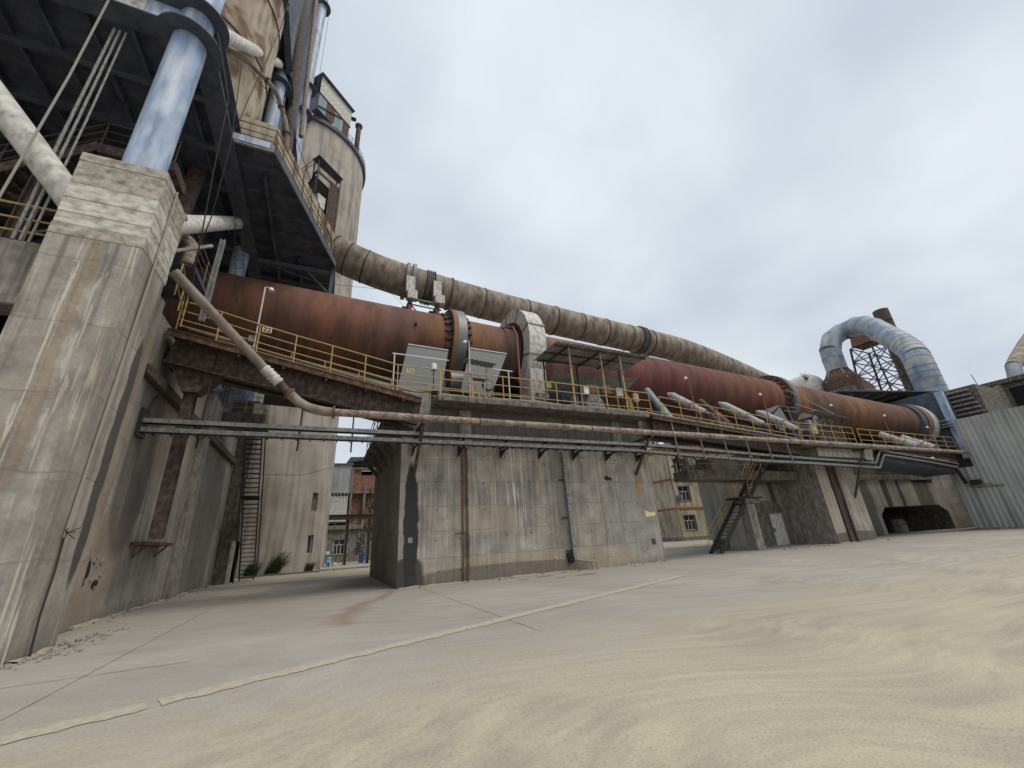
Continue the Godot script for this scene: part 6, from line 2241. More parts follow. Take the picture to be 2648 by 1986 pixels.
	b.tube([V(117.6, 12, -40), V(118.2, 48.0, -40)], 1.5, 28)
	part(ch, "stack", b, M.brown_steel)
	for y in [26.0, 31.0, 36.0, 41.0, 45.0]:
		b = MB.new()
		b.turned(V(117.75, y, -40), Vector3.UP, [Vector2(-0.1, 1.45), Vector2(-0.1, 1.62), Vector2(0.1, 1.62), Vector2(0.1, 1.45)], 28)
		part(ch, "band", b, M.rust)
	var lm := thing("lattice_mast", "dark steel lattice mast in the loop of the bent duct", "mast", V(108, 15, -40))
	var foot := [V(101.6, 14, -37.6), V(112.8, 14, -37.6), V(112.8, 14, -44.4), V(101.6, 14, -44.4)]
	var head := [V(104.8, 37.2, -39.2), V(112.2, 37.2, -39.2), V(112.2, 37.2, -43.0), V(104.8, 37.2, -43.0)]
	for k in 4:
		b = MB.new()
		b.bar(foot[k], head[k], 0.3, 0.3)
		part(lm, "leg", b, M.black_steel)
	for j in 5:
		for k in 4:
			var k2 := (k + 1) % 4
			var t0 := 0.28 + j * 0.144
			var t1 := 0.28 + (j + 1) * 0.144
			b = MB.new()
			b.bar(foot[k].lerp(head[k], t0), foot[k2].lerp(head[k2], t1), 0.16, 0.16)
			b.bar(foot[k2].lerp(head[k2], t0), foot[k].lerp(head[k], t1), 0.16, 0.16)
			part(lm, "cross_brace", b, M.black_steel)
			b = MB.new()
			b.bar(foot[k].lerp(head[k], t1), foot[k2].lerp(head[k2], t1), 0.18, 0.18)
			part(lm, "girt", b, M.black_steel)
	b = MB.new()
	b.plate([V(104.2, 37.2, -38.8), V(109.0, 37.2, -38.8), V(107.2, 40.0, -38.8), V(105.0, 39.6, -38.8)], Vector3.BACK, 3.6)
	part(lm, "saddle", b, M.rust)


# ---------------------------------------------------------------- silo
func build_silo() -> void:
	var c := V(-7.0, 0, -49.6)
	var R := 7.6
	var H := 53.3
	var o := thing("silo", "tall round concrete silo with flaking pinkish grey wall behind the tower", "silo", c)
	var b := MB.new()
	var n := 120
	var wins := [[5.35, 7.05], [1.5, 3.15]]
	var w0 := 17
	var w1 := 19
	for k in n:
		var a0 := TAU * k / n
		var a1 := TAU * (k + 1) / n
		var d0 := V(sin(a0), 0, cos(a0))
		var d1 := V(sin(a1), 0, cos(a1))
		var spans := [[0.0, H]]
		if k >= w0 and k < w1:
			spans = [[0.0, 1.5], [3.15, 5.35], [7.05, H]]
		for s in spans:
			var i := b.vert(c + d0 * R + V(0, s[0], 0), d0, Vector2(0, 0))
			b.vert(c + d1 * R + V(0, s[0], 0), d1, Vector2(0, 0))
			b.vert(c + d1 * R + V(0, s[1], 0), d1, Vector2(0, 0))
			b.vert(c + d0 * R + V(0, s[1], 0), d0, Vector2(0, 0))
			b.tri(i, i + 1, i + 2, d0 + d1); b.tri(i, i + 2, i + 3, d0 + d1)
	part(o, "wall", b, M.silo_wall)
	b = MB.new()
	b.turned(c, Vector3.UP, [Vector2(H, R - 2.5), Vector2(H, R + 0.3), Vector2(H + 0.55, R + 0.34), Vector2(H + 0.55, 0.1)], 96)
	part(o, "rim", b, M.dark_steel)
	for wi in 2:
		var am := TAU * (w0 + w1) * 0.5 / n
		var d := V(sin(am), 0, cos(am))
		var t := V(cos(am), 0, -sin(am))
		var y0: float = wins[wi][0]
		var y1: float = wins[wi][1]
		var hw := R * sin(TAU / n) + 0.02
		b = MB.new()
		var q := c + d * (R - 0.0)
		for s in [-1.0, 1.0]:
			b.quad(q + t * hw * s + V(0, y0, 0), q + t * hw * s - d * 0.5 + V(0, y0, 0), q + t * hw * s - d * 0.5 + V(0, y1, 0), q + t * hw * s + V(0, y1, 0), -t * s)
		b.quad(q - t * hw + V(0, y1, 0), q + t * hw + V(0, y1, 0), q + t * hw - d * 0.5 + V(0, y1, 0), q - t * hw - d * 0.5 + V(0, y1, 0), Vector3.DOWN)
		b.quad(q - t * hw + V(0, y0, 0), q + t * hw + V(0, y0, 0), q + t * hw - d * 0.5 + V(0, y0, 0), q - t * hw - d * 0.5 + V(0, y0, 0), Vector3.UP)
		var w := part(o, "window", b, M.silo_wall)
		b = MB.new()
		b.box(q - d * 0.55 + V(0, (y0 + y1) * 0.5, 0), V(hw * 2.0 + 0.1, y1 - y0 + 0.1, 0.06), Basis(t, Vector3.UP, d))
		part(w, "dark_inside", b, M.soot)
		b = MB.new()
		var yc := (y0 + y1) * 0.5
		if wi == 1:
			for s in [-0.05, 0.42]:
				b.box(q - d * 0.3 + t * s + V(0, yc, 0), V(0.06, y1 - y0, 0.06), Basis(t, Vector3.UP, d))
			for yy in [y0 + 0.03, y1 - 0.03]:
				b.box(q - d * 0.3 + t * 0.19 + V(0, yy, 0), V(0.5, 0.06, 0.06), Basis(t, Vector3.UP, d))
			part(w, "sash", b, M.white_frame)
			b = MB.new()
			b.box(q - d * 0.31 + t * 0.19 + V(0, yc, 0), V(0.42, y1 - y0 - 0.12, 0.02), Basis(t, Vector3.UP, d))
			part(w, "pane", b, M.glass_dark)
		else:
			b.box(q - d * 0.3 + t * 0.2 + V(0, yc, 0), V(0.36, y1 - y0, 0.04), Basis(t, Vector3.UP, d))
			part(w, "shutter", b, M.concrete_dark)
	# head house on top, set askew
	var hh := thing("silo_headhouse", "pale sheeted head house with rusty blue lower band on top of the silo", "head house", V(-5.7, H, -40.9))
	var u := V(0.73, 0, -0.683)
	var wv := V(-0.683, 0, -0.73)
	var p0 := V(-5.7, 0, -40.9)
	var y0 := 54.3
	b = MB.new()
	b.ribbed(p0 + V(0, 57.2, 0), u * 5.3, V(0, 3.2, 0), V(0.683, 0, 0.73), 0.3, 0.04)
	part(hh, "front_sheet", b, M.white_paint)
	b = MB.new()
	b.ribbed(p0 + V(0, 57.2, 0) + wv * 5.0, -wv * 3.2, V(0, 3.0, 0), V(-0.73, 0, 0.683), 0.3, 0.04)
	part(hh, "side_sheet", b, M.white_paint)
	for k in 4:
		b = MB.new()
		var s := p0 + u * (5.2 * k / 4.0 + 0.03) + V(0, y0, 0)
		b.bar(s + V(0, 1.42, 0) + u * 0.62, s + V(0, 1.42, 0) + u * 0.63, 0.05, 2.8)
		b.quad(s, s + u * 1.24, s + u * 1.24 + V(0, 2.85, 0), s + V(0, 2.85, 0), V(0.683, 0, 0.73))
		part(hh, "lower_panel", b, [M.teal_paint, M.rust, M.teal_paint, M.rust][k])
	b = MB.new()
	b.quad(p0 + V(0, y0, 0), p0 + wv * 5.0 + V(0, y0, 0), p0 + wv * 5.0 + V(0, 57.2, 0), p0 + V(0, 57.2, 0), V(-0.73, 0, 0.683))
	part(hh, "lower_side", b, M.dark_steel)
	b = MB.new()
	b.bar(p0 + u * 2.6 + V(0, 60.5, 0) + wv * 2.4 - V(u.x, 0, u.z) * 2.9, p0 + u * 2.6 + V(0, 60.5, 0) + wv * 2.4 + u * 2.9, 5.6, 0.16)
	part(hh, "roof", b, M.dark_steel)
	b = MB.new()
	b.bar(p0 + V(0, 57.15, 0), p0 + u * 5.3 + V(0, 57.15, 0), 0.16, 0.2)
	b.bar(p0 + V(0, 54.6, 0.1), p0 + u * 3.9 + V(0, 57.0, 0.1), 0.12, 0.14)
	part(hh, "belt", b, M.black_steel)
	b = MB.new()
	b.box(p0 + u * 5.6 + V(0, 59.3, 0), V(0.9, 0.08, 0.6))
	b.box(p0 + u * 5.3 + V(0, 60.7, 0), V(0.12, 0.5, 0.12))
	part(hh, "eave_plate", b, M.dark_steel)
	b = MB.new()
	b.box(V(-6.6, 53.0, -41.4), V(0.7, 1.2, 0.6), Basis(Vector3.UP, 0.1), 0.03)
	single("rusty_hopper", b, M.red_lead, "small rust red hopper box under the silo rim", "hopper")
	b = MB.new()
	b.tube([V(-0.72, 53.6, -45.4), V(-0.72, 58.9, -45.4)], 0.34, 18)
	var vp := thing("silo_vent", "rusty vent pipe with capped top standing on the silo rim", "vent", V(-0.72, 53.6, -45.4))
	part(vp, "pipe", b, M.brown_steel)
	b = MB.new()
	b.tube([V(-0.72, 58.9, -45.4), V(-0.72, 59.2, -45.4), V(-0.72, 59.45, -45.4)], [0.5, 0.5, 0.3], 18)
	part(vp, "cap", b, M.brown_steel)
	var rb := []
	for k in 14:
		var a := deg_to_rad(42.0 + k * 4.2)
		rb.append(c + V(sin(a) * (R + 0.2), H + 0.55, cos(a) * (R + 0.2)))
	rail_run("thin dark rail around the right rim of the silo top", rb, 1.1, [0.5], "black_steel", 0.03)
	# hoist house of brown sheet between silo and duct
	var eh := thing("hoist_house", "open brown sheeted hoist house with dark awning in front of the silo", "hoist house", V(-2.6, 24, -31))
	b = MB.new()
	b.plate([V(-3.95, 34.3, -30.5), V(-3.33, 34.0, -29.5), V(-1.3, 33.9, -31.4), V(-1.72, 34.2, -32.4)], Vector3.UP, 0.06)
	part(eh, "awning", b, M.dark_steel)
	var cs := [V(-3.7, 0, -30.4), V(-3.3, 0, -29.8), V(-1.5, 0, -31.35), V(-1.9, 0, -32.2)]
	for q in cs:
		b = MB.new()
		b.bar(q + V(0, 25.5, 0), q + V(0, 34.0, 0), 0.1, 0.1)
		part(eh, "post", b, M.black_steel)
	b = MB.new()
	b.ribbed(cs[1].lerp(cs[2], 0.55) + V(0, 25.6, 0), (cs[2] - cs[1]) * 0.45, V(0, 7.0, 0), V(0.65, 0, 0.76), 0.3, 0.06)
	b.ribbed(cs[2] + V(0, 25.6, 0), cs[3] - cs[2], V(0, 7.0, 0), V(0.9, 0, 0.4), 0.3, 0.06)
	part(eh, "right_sheet", b, M.brown_steel)
	b = MB.new()
	b.quad(cs[0] + V(0, 25.6, 0), cs[3] + V(0, 25.6, 0), cs[3] + V(0, 32.6, 0), cs[0] + V(0, 32.6, 0), V(0.65, 0, 0.76))
	b.quad(cs[0] + V(-0.6, 26, 0), cs[1] + V(-0.6, 28, 0), cs[1] + V(-0.2, 32, 0), cs[0] + V(-0.4, 31, 0), V(-0.8, 0, 0.5))
	part(eh, "back_sheet", b, M.soot)
	b = MB.new()
	b.bar(cs[0] + V(0, 32.4, 0), cs[1] + V(0, 32.4, 0), 0.1, 0.25)
	b.bar(cs[1] + V(0, 32.4, 0), cs[2] + V(0, 32.4, 0), 0.1, 0.25)
	part(eh, "tie", b, M.brown_steel)
	b = MB.new()
	b.plate([V(-3.2, 25.6, -27.2), V(-2.2, 24.7, -28.2), V(-1.75, 22.6, -28.2), V(-2.7, 23.0, -27.2)], V(0.6, 0.2, 0.75).normalized(), 0.4)
	part(eh, "rust_chute", b, M.orange_rust)
	b = MB.new()
	b.slab(V(-1.95, 21.6, -28.6), V(-1.45, 23.3, -28.3), 0.02)
	part(eh, "white_plate", b, M.white_paint)
	b = MB.new()
	b.box(V(-2.75, 27.65, -28.4), V(0.75, 1.2, 0.6), Basis(Vector3.UP, 0.75), 0.03)
	single("hoist_box", b, M.white_paint, "white box hanging in the opening of the brown hoist house", "box")
	rail_run("short dark rail left of the hoist house awning", [V(-4.6, 31.2, -30.0), V(-4.2, 32.0, -30.0), V(-3.7, 32.8, -30.0)], 1.0, [0.5], "black_steel", 0.03)
	# stair flights against the tower base, in front of the silo
	var st := thing("steep_stair", "steep black steel stair of two flights between the tower base and the silo", "stair", V(-4.6, 0, -36.5))
	for q in [[V(-4.62, 0.0, -37.4), V(-4.62, 5.35, -33.3), 19], [V(-4.62, 5.5, -33.0), V(-4.62, 9.7, -29.6), 15]]:
		for s in [-0.45, 0.45]:
			b = MB.new()
			b.bar(q[0] + V(s, 0, 0), q[1] + V(s, 0, 0), 0.06, 0.2)
			part(st, "stringer", b, M.black_steel)
		for k in q[2]:
			b = MB.new()
			b.box(q[0].lerp(q[1], (k + 0.5) / q[2]), V(0.86, 0.05, 0.24))
			part(st, "tread", b, M.black_steel)
	b = MB.new()
	b.slab(V(-5.2, 5.25, -33.6), V(-4.1, 5.4, -32.7))
	part(st, "landing", b, M.black_steel)
	rail_run("black rail beside the steep stair near the silo", [V(-4.05, 0.2, -37.2), V(-4.05, 5.4, -33.3), V(-4.05, 9.6, -29.7)], 0.95, [0.5], "black_steel", 0.022)
	var pf := thing("stair_platform", "concrete platform with yellowish rails at the head of the steep stair", "platform", V(-5, 9.3, -29.5))
	b = MB.new()
	b.slab(V(-6.2, 9.35, -31.0), V(-3.95, 9.95, -28.6), 0.03)
	part(pf, "slab", b, M.concrete_dark)
	b = MB.new()
	b.slab(V(-5.0, 9.95, -30.9), V(-4.2, 11.3, -30.6), 0.02)
	part(pf, "screen", b, M.white_paint)
	rail_run("yellowish rail round the platform at the head of the steep stair", [V(-6.1, 9.95, -28.7), V(-5.1, 9.95, -28.7), V(-4.05, 9.95, -28.7), V(-4.05, 9.95, -29.8), V(-4.05, 9.95, -30.9)], 1.1, [0.66, 0.33], "yellow_paint", 0.022)
	b = MB.new()
	for k in 7:
		b.bar(V(-6.15 + k * 0.02, 10.2, -23.5 - k * 0.8), V(-6.0, 12.6, -22.9 - k * 0.8), 0.06, 0.06)
		b.bar(V(-6.0, 12.6, -23.5 - k * 0.8), V(-6.1, 10.3, -22.6 - k * 0.8), 0.05, 0.05)
	b.bar(V(-6.0, 12.5, -23.0), V(-6.0, 12.5, -28.8), 0.06, 0.06)
	b.bar(V(-6.0, 11.4, -23.0), V(-6.0, 11.4, -28.8), 0.06, 0.06)
	single("wall_top_frame", b, M.brown_steel, "brown lattice frame along the top of the tower base wall", "frame")
	b = MB.new()
	b.slab(V(-5.45, 0, -35.9), V(-5.2, 2.6, -34.25), 0.02)
	single("pale_board", b, M.white_paint, "pale upright board leaning beside the foot of the steep stair", "board")
	b = MB.new()
	b.tube([V(-4.95, 0, -34.1), V(-4.95, 9.3, -29.2)], 0.035, 8)
	single("thin_pipe", b, M.black_steel, "thin black pipe slanting beside the steep stair", "pipe")


# a flat wall in the plane z, with rectangular openings [x0, x1, y0, y1]
func holed_wall(x0: float, x1: float, y0: float, y1: float, z: float, holes: Array) -> MB:
	var b := MB.new()
	var xs := [x0, x1]
	var ys := [y0, y1]
	for h in holes:
		xs.append(h[0]); xs.append(h[1]); ys.append(h[2]); ys.append(h[3])
	xs.sort()
	ys.sort()
	for i in xs.size() - 1:
		for j in ys.size() - 1:
			if xs[i + 1] - xs[i] < 0.001 or ys[j + 1] - ys[j] < 0.001:
				continue
			var cx: float = (xs[i] + xs[i + 1]) * 0.5
			var cy: float = (ys[j] + ys[j + 1]) * 0.5
			var inside := false
			for h in holes:
				if cx > h[0] and cx < h[1] and cy > h[2] and cy < h[3]:
					inside = true
			if not inside:
				b.quad(V(xs[i], ys[j], z), V(xs[i + 1], ys[j], z), V(xs[i + 1], ys[j + 1], z), V(xs[i], ys[j + 1], z), Vector3.BACK)
	return b


# sliding window in a reveal: frame, panes, curtain behind
func window(o: Node3D, h: Array, z: float, reveal: Material, curtain := true) -> void:
	var b := MB.new()
	var d := 0.22
	b.quad(V(h[0], h[2], z), V(h[0], h[2], z - d), V(h[0], h[3], z - d), V(h[0], h[3], z), Vector3.RIGHT)
	b.quad(V(h[1], h[2], z), V(h[1], h[2], z - d), V(h[1], h[3], z - d), V(h[1], h[3], z), Vector3.LEFT)
	b.quad(V(h[0], h[3], z), V(h[1], h[3], z), V(h[1], h[3], z - d), V(h[0], h[3], z - d), Vector3.DOWN)
	b.quad(V(h[0], h[2], z), V(h[1], h[2], z), V(h[1], h[2], z - d), V(h[0], h[2], z - d), Vector3.UP)
	b.slab(V(h[0] - 0.08, h[3], z - 0.02), V(h[1] + 0.08, h[3] + 0.08, z + 0.06))
	b.slab(V(h[1], h[2] - 0.05, z - 0.02), V(h[1] + 0.1, h[3], z + 0.06))
	b.slab(V(h[0] - 0.05, h[2] - 0.08, z - 0.02), V(h[1] + 0.08, h[2], z + 0.07))
	var w := part(o, "window", b, reveal)
	b = MB.new()
	var t := 0.06
	var zc := z - 0.16
	var ym := lerpf(h[2], h[3], 0.64)
	for y in [h[2] + t * 0.5, ym, h[3] - t * 0.5]:
		b.box(V((h[0] + h[1]) * 0.5, y, zc), V(h[1] - h[0], t, 0.06))
	for k in 4:
		var x: float = lerpf(h[0] + t * 0.5, h[1] - t * 0.5, k / 3.0)
		if k == 1 or k == 2:
			b.box(V(x, (h[2] + ym) * 0.5, zc), V(t, ym - h[2] - t, 0.06))
		else:
			b.box(V(x, (h[2] + h[3]) * 0.5, zc), V(t, h[3] - h[2] - 2.0 * t, 0.055))
	b.box(V((h[0] + h[1]) * 0.5, (ym + h[3]) * 0.5, zc), V(t, h[3] - ym - t, 0.05))
	part(w, "sash", b, M.white_frame)
	for k in 3:
		b = MB.new()
		var xa: float = lerpf(h[0], h[1], k / 3.0)
		var xb: float = lerpf(h[0], h[1], (k + 1) / 3.0)
		b.slab(V(xa + 0.03, h[2] + 0.05, zc - 0.012), V(xb - 0.03, ym - 0.03, zc - 0.004))
		part(w, "pane", b, M.glass_dark)
	b = MB.new()
	b.slab(V(h[0], ym, zc - 0.012), V(h[1], h[3], zc - 0.004))
	part(w, "pane", b, M.glass_dark)
	b = MB.new()
	b.slab(V(h[0], h[2], z - 0.5), V(h[1], h[3], z - 0.45))
	part(w, "inside", b, M.curtain if curtain else M.soot)


func build_yellow_building() -> void:
	var o := thing("office_building", "cream tiled office block with red brown bands seen between the two piers", "building", V(54, 0, -54))
	var z := -47.0
	var holes := []
	for y in [1.42, 5.61, 9.83]:
		holes.append([48.76, 50.96, y, y + 2.08])
		holes.append([53.6, 55.8, y, y + 2.08])
		holes.append([58.2, 60.4, y, y + 2.08])
	part(o, "front_wall", holed_wall(47.5, 66.0, 0.0, 13.0, z, holes), M.cream_wall)
	var b := MB.new()
	b.quad(V(47.5, 0, z), V(47.5, 0, -64), V(47.5, 13.0, -64), V(47.5, 13.0, z), Vector3.LEFT)
	part(o, "side_wall", b, M.cream_wall)
	b = MB.new()
	b.slab(V(47.3, 13.6, -64.2), V(66.2, 14.0, z + 0.5))
	part(o, "roof", b, M.red_band)
	b = MB.new()
	b.slab(V(47.55, 0, -63.9), V(65.9, 13.5, -47.6))
	part(o, "core", b, M.soot)
	for y in [4.35, 8.6, 13.0]:
		b = MB.new()
		b.slab(V(47.42, y, -64.0), V(66.0, y + (0.3 if y < 12.0 else 0.6), z + 0.08))
		part(o, "band", b, M.red_band)
	b = MB.new()
	b.slab(V(47.4, 0, -64.0), V(66.0, 0.5, z + 0.06))
	part(o, "plinth", b, M.grey_render)
	# grooved courses of the ground floor facing
	for k in 14:
		b = MB.new()
		b.slab(V(47.46, 0.62 + k * 0.26, -64.0), V(48.4, 0.64 + k * 0.26, z + 0.012))
		part(o, "tile_groove", b, M.cable_pale)
	for h in holes:
		window(o, h, z, M.red_brown_frame, h[2] < 9.0)
	b = MB.new()
	b.slab(V(51.1, 9.3, z), V(52.3, 12.2, z + 0.9))
	part(o, "grey_panel", b, M.grey_render)
	b = MB.new()
	b.tube([V(47.78, 13.4, z + 0.1), V(47.8, 6.0, z + 0.1), V(47.82, 0.5, z + 0.1)], 0.085, 10)
	b.tube([V(47.78, 13.3, z + 0.1), V(49.6, 13.2, z + 0.1)], 0.07, 8)
	single("downpipe", b, M.cream_wall, "long cream downpipe on the corner of the cream office block", "pipe")
	for q in [["upper white air conditioner unit on the cream office block", V(50.75, 9.5, z + 0.35), "white_frame"], ["lower grey air conditioner unit beside the middle window of the cream office block", V(48.3, 6.05, z + 0.35), "galvanised"]]:
		var ac := thing("air_conditioner", q[0], "air conditioner", q[1], "air conditioners on the office block")
		b = MB.new()
		b.box(q[1], V(0.92, 0.68, 0.36), Basis.IDENTITY, 0.03)
		part(ac, "case", b, M[q[2]])
		b = MB.new()
		b.turned(q[1] + V(-0.14, 0, 0.185), Vector3.BACK, [Vector2(0.0, 0.27), Vector2(0.02, 0.27), Vector2(0.02, 0.22), Vector2(0.0, 0.0)], 20)
		part(ac, "grille", b, M.black_steel)
		b = MB.new()
		b.tube([q[1] + V(-0.14, 0, 0.19), q[1] + V(-0.14, 0, 0.22)], 0.07, 10)
		part(ac, "hub", b, M.white_frame)
		b = MB.new()
		b.bar(q[1] + V(-0.4, -0.37, -0.34), q[1] + V(-0.4, -0.37, 0.2), 0.04, 0.05)
		b.bar(q[1] + V(0.4, -0.37, -0.34), q[1] + V(0.4, -0.37, 0.2), 0.04, 0.05)
		part(ac, "bracket", b, M.black_steel)
	# pinkish block behind, and tiled pavilion far off
	var pk := thing("pink_building", "pinkish plastered block behind the cream office block", "building", V(58, 0, -64))
	b = MB.new()
	b.slab(V(44.0, 0, -74.0), V(63.6, 24.0, -64.5))
	part(pk, "wall", b, M.pink_wall)
	b = MB.new()
	b.slab(V(62.0, 18.2, -64.5), V(62.75, 19.2, -64.4))
	part(pk, "opening", b, M.soot)
	b = MB.new()
	b.bar(V(63.75, 14.0, -64.4), V(63.75, 24.0, -64.4), 0.2, 0.2)
	part(pk, "corner_pipe", b, M.brown_steel)
	var pv := thing("roof_pavilion", "far dark tiled pavilion roof glimpsed under the walkway beyond the pink block", "pavilion", V(101, 20, -92))
	b = MB.new()
	b.plate([V(95.5, 26.3, -90), V(98.5, 28.4, -90), V(105.0, 28.6, -90), V(108.5, 26.5, -90)], Vector3.BACK, 6.0)
	part(pv, "roof", b, M.dark_steel)
	for k in 6:
		b = MB.new()
		b.slab(V(97.0 + k * 2.0, 22.0, -91.5), V(97.3 + k * 2.0, 26.3, -91.2))
		part(pv, "post", b, M.dark_steel)
	b = MB.new()
	b.slab(V(94.5, 0, -98.0), V(118.0, 24.6, -91.0))
	part(pv, "building", b, M.grey_render)


func build_back_left() -> void:
	# plain grey outbuilding seen through the gap left of the middle pier
	var o := thing("grey_outbuilding", "grey rendered single storey building seen through the gap left of the pier", "building", V(4, 0, -64))
	var z := -62.0
	var hl := [[1.62, 2.99, 1.14, 2.99], [3.2, 3.6, 1.2, 3.0]]
	part(o, "wall", holed_wall(-6.0, 14.0, 0.0, 4.2, z, hl), M.grey_render)
	for h in hl:
		window(o, h, z, M.grey_render, false)
	var b := MB.new()
	b.slab(V(-6.2, 4.2, -69.0), V(14.2, 4.75, z + 0.35), 0.03)
	part(o, "roof_slab", b, M.grey_render)
	b = MB.new()
	b.slab(V(-6.0, 0, -69.0), V(14.0, 4.2, z - 0.62))
	part(o, "core", b, M.soot)
	b = MB.new()
	b.slab(V(0.72, 1.18, z), V(1.28, 1.6, z + 0.03))
	single("wall_notice", b, M.white_frame, "small white notice board on the grey outbuilding behind the scooter", "notice")
	# taller shed of corrugated sheet and brick above it
	var t := thing("brick_workshop", "taller workshop of grey corrugated sheet and raw brick behind the grey outbuilding", "building", V(4, 0, -72))
	b = MB.new()
	b.ribbed(V(-8.0, 9.75, -68.0), V(11.45, 0, 0), V(0, 4.3, 0), Vector3.BACK, 0.24, 0.04)
	part(t, "upper_sheet", b, M.grey_sheet)
	b = MB.new()
	b.ribbed(V(-8.0, 5.6, -67.9), V(11.2, 0, 0), V(0, 3.7, 0), Vector3.BACK, 0.24, 0.04)
	part(t, "lower_sheet", b, M.white_paint)
	for k in 24:
		b = MB.new()
		b.slab(V(-7.8 + k * 0.47, 9.35, -68.0), V(-7.6 + k * 0.47, 9.7, -67.7))
		part(t, "vent_slat", b, M.galvanised)
	b = MB.new()
	b.slab(V(-8.0, 9.3, -68.3), V(3.5, 9.75, -68.05))
	part(t, "vent_back", b, M.soot)
	part(t, "brick_wall", holed_wall(3.7, 16.0, 9.9, 13.3, -68.0, [[4.87, 6.5, 12.42, 13.11], [8.2, 9.8, 12.42, 13.11]]), M.brick_wall)
	b = MB.new()
	b.quad(V(3.7, 4.7, -68.6), V(16, 4.7, -68.6), V(16, 9.9, -68.6), V(3.7, 9.9, -68.6), Vector3.BACK)
	part(t, "lower_brick", b, M.brick_wall)
	for q in [[3.5, 13.3, 16.2, 13.55], [3.5, 9.65, 16.0, 9.95]]:
		b = MB.new()
		b.slab(V(q[0], q[1], -69.0), V(q[2], q[3], -67.7))
		part(t, "floor_band", b, M.grey_render)
	for x in [3.6, 5.55, 9.2]:
		b = MB.new()
		b.slab(V(x - 0.16, 4.7, -68.5), V(x + 0.16, 13.3 if x < 4.0 else 10.9, -67.75))
		part(t, "column", b, M.grey_render)
	b = MB.new()
	b.slab(V(-8.2, 0, -80), V(16.2, 13.2, -68.8))
	part(t, "core", b, M.soot)
	b = MB.new()
	b.slab(V(-8.3, 14.05, -80), V(3.6, 14.2, -67.7))
	part(t, "left_roof", b, M.galvanised)
	b = MB.new()
	b.plate([V(2.55, 14.35, -68.0), V(3.1, 15.25, -68.0), V(13.0, 15.6, -68.0), V(13.0, 15.3, -68.0), V(6.0, 14.95, -68.0), V(3.4, 14.5, -68.0)], Vector3.BACK, 9.0)
	part(t, "sheet_roof", b, M.dark_steel)
	for k in 6:
		b = MB.new()
		b.bar(V(3.8 + k * 1.0, 13.5, -68.2), V(3.8 + k * 1.0, 15.0, -68.2), 0.06, 0.06)
		part(t, "roof_post", b, M.black_steel)
	b = MB.new()
	b.bar(V(3.6, 14.1, -68.2), V(10.0, 14.1, -68.2), 0.04, 0.04)
	part(t, "roof_rail", b, M.black_steel)
	rail_run("bent metal guard on the roof of the grey outbuilding", [V(0.2, 4.75, -63.0), V(1.6, 4.75, -63.0), V(3.0, 4.75, -63.0), V(4.4, 4.75, -63.0), V(5.8, 4.75, -63.0)], 0.8, [0.5], "galvanised", 0.03)
	# steel gateway
	var g := thing("steel_gateway", "dark steel gateway of beam and posts before the grey outbuilding", "gateway", V(3, 0, -50.5))
	b = MB.new()
	b.ibeam(V(-4.0, 5.1, -50.6), V(5.15, 5.0, -50.4), 0.3, 0.52, 0.04)
	part(g, "beam", b, M.brown_steel)
	for q in [V(2.56, 0, -50.6), V(4.85, 0, -50.4)]:
		b = MB.new()
		b.ibeam(q, q + V(0, 4.8, 0), 0.3, 0.3, 0.03, Vector3.RIGHT)
		part(g, "post", b, M.brown_steel)
		b = MB.new()
		b.slab(q + V(-0.3, 0.13, -0.3), q + V(0.3, 0.17, 0.3))
		part(g, "foot_plate", b, M.brown_steel)
	b = MB.new()
	b.bar(V(2.6, 4.3, -50.6), V(3.2, 4.85, -50.6), 0.1, 0.1)
	part(g, "knee", b, M.brown_steel)
	scooter(V(0.93, 0.13, -48.6))
	b = MB.new()
	b.box(V(1.55, 0.3, -49.6), V(0.42, 0.34, 0.36), Basis(Vector3.UP, 0.4), 0.04)
	single("crate", b, M.sign_plate, "small tan crate on the pavement right of the scooter", "crate")
	var bn := thing("wheeled_bin", "blue bin standing by the right gateway post", "bin", V(4.35, 0.13, -51.2))
	b = MB.new()
	b.tube([V(4.35, 0.2, -51.2), V(4.35, 1.05, -51.2)], [0.24, 0.32], 4)
	part(bn, "body", b, M.bin_blue)
	b = MB.new()
	b.box(V(4.35, 1.1, -51.2), V(0.6, 0.08, 0.6), Basis(Vector3.UP, 0.78), 0.02)
	part(bn, "lid", b, M.bin_blue)
	tree("shade_tree", "dark leafy tree squeezed between the right gateway post and the middle pier", V(6.2, 0, -52.5), 8.6, 1.5, 2600, 5)
	tree("young_tree", "small pale green sapling against the grey outbuilding's wall", V(4.6, 0, -57.5), 3.3, 0.5, 320, 6)
	# tufts of dry dark weed at the silo foot
	for q in [[V(-3.6, 0, -42.4), 1.9, 1.5, "big dark weed plume leaning right at the silo's foot"], [V(-0.9, 0, -45.0), 0.8, 0.4, "small dark weed tuft under the lower silo window"], [V(-5.0, 0, -41.9), 1.2, 0.5, "dark weed tuft beside the steep stair's foot"]]:
		b = MB.new()
		for k in 140:
			var p: Vector3 = q[0] + V(rng.randf_range(-0.5, 0.5), 0, rng.randf_range(-0.25, 0.25))
			var h: float = q[1] * rng.randf_range(0.4, 1.0)
			var e := p + V(q[2] * rng.randf_range(0.3, 1.0) + rng.randf_range(-0.2, 0.2), h, rng.randf_range(-0.2, 0.2))
			var m := p.lerp(e, 0.5) + V(-0.1, 0.15, 0)
			b.tube([p, m, e], [0.02, 0.016, 0.004], 3, false)
		single("weed_tuft", b, M.leaf, q[3], "weed", "weed tufts at the silo foot")
	# low kerb along the silo side
	b = MB.new()
	b.slab(V(-6.0, 0, -42.3), V(0.2, 0.1, -41.4), 0.02)
	struct("kerb", b, M.concrete_dark)


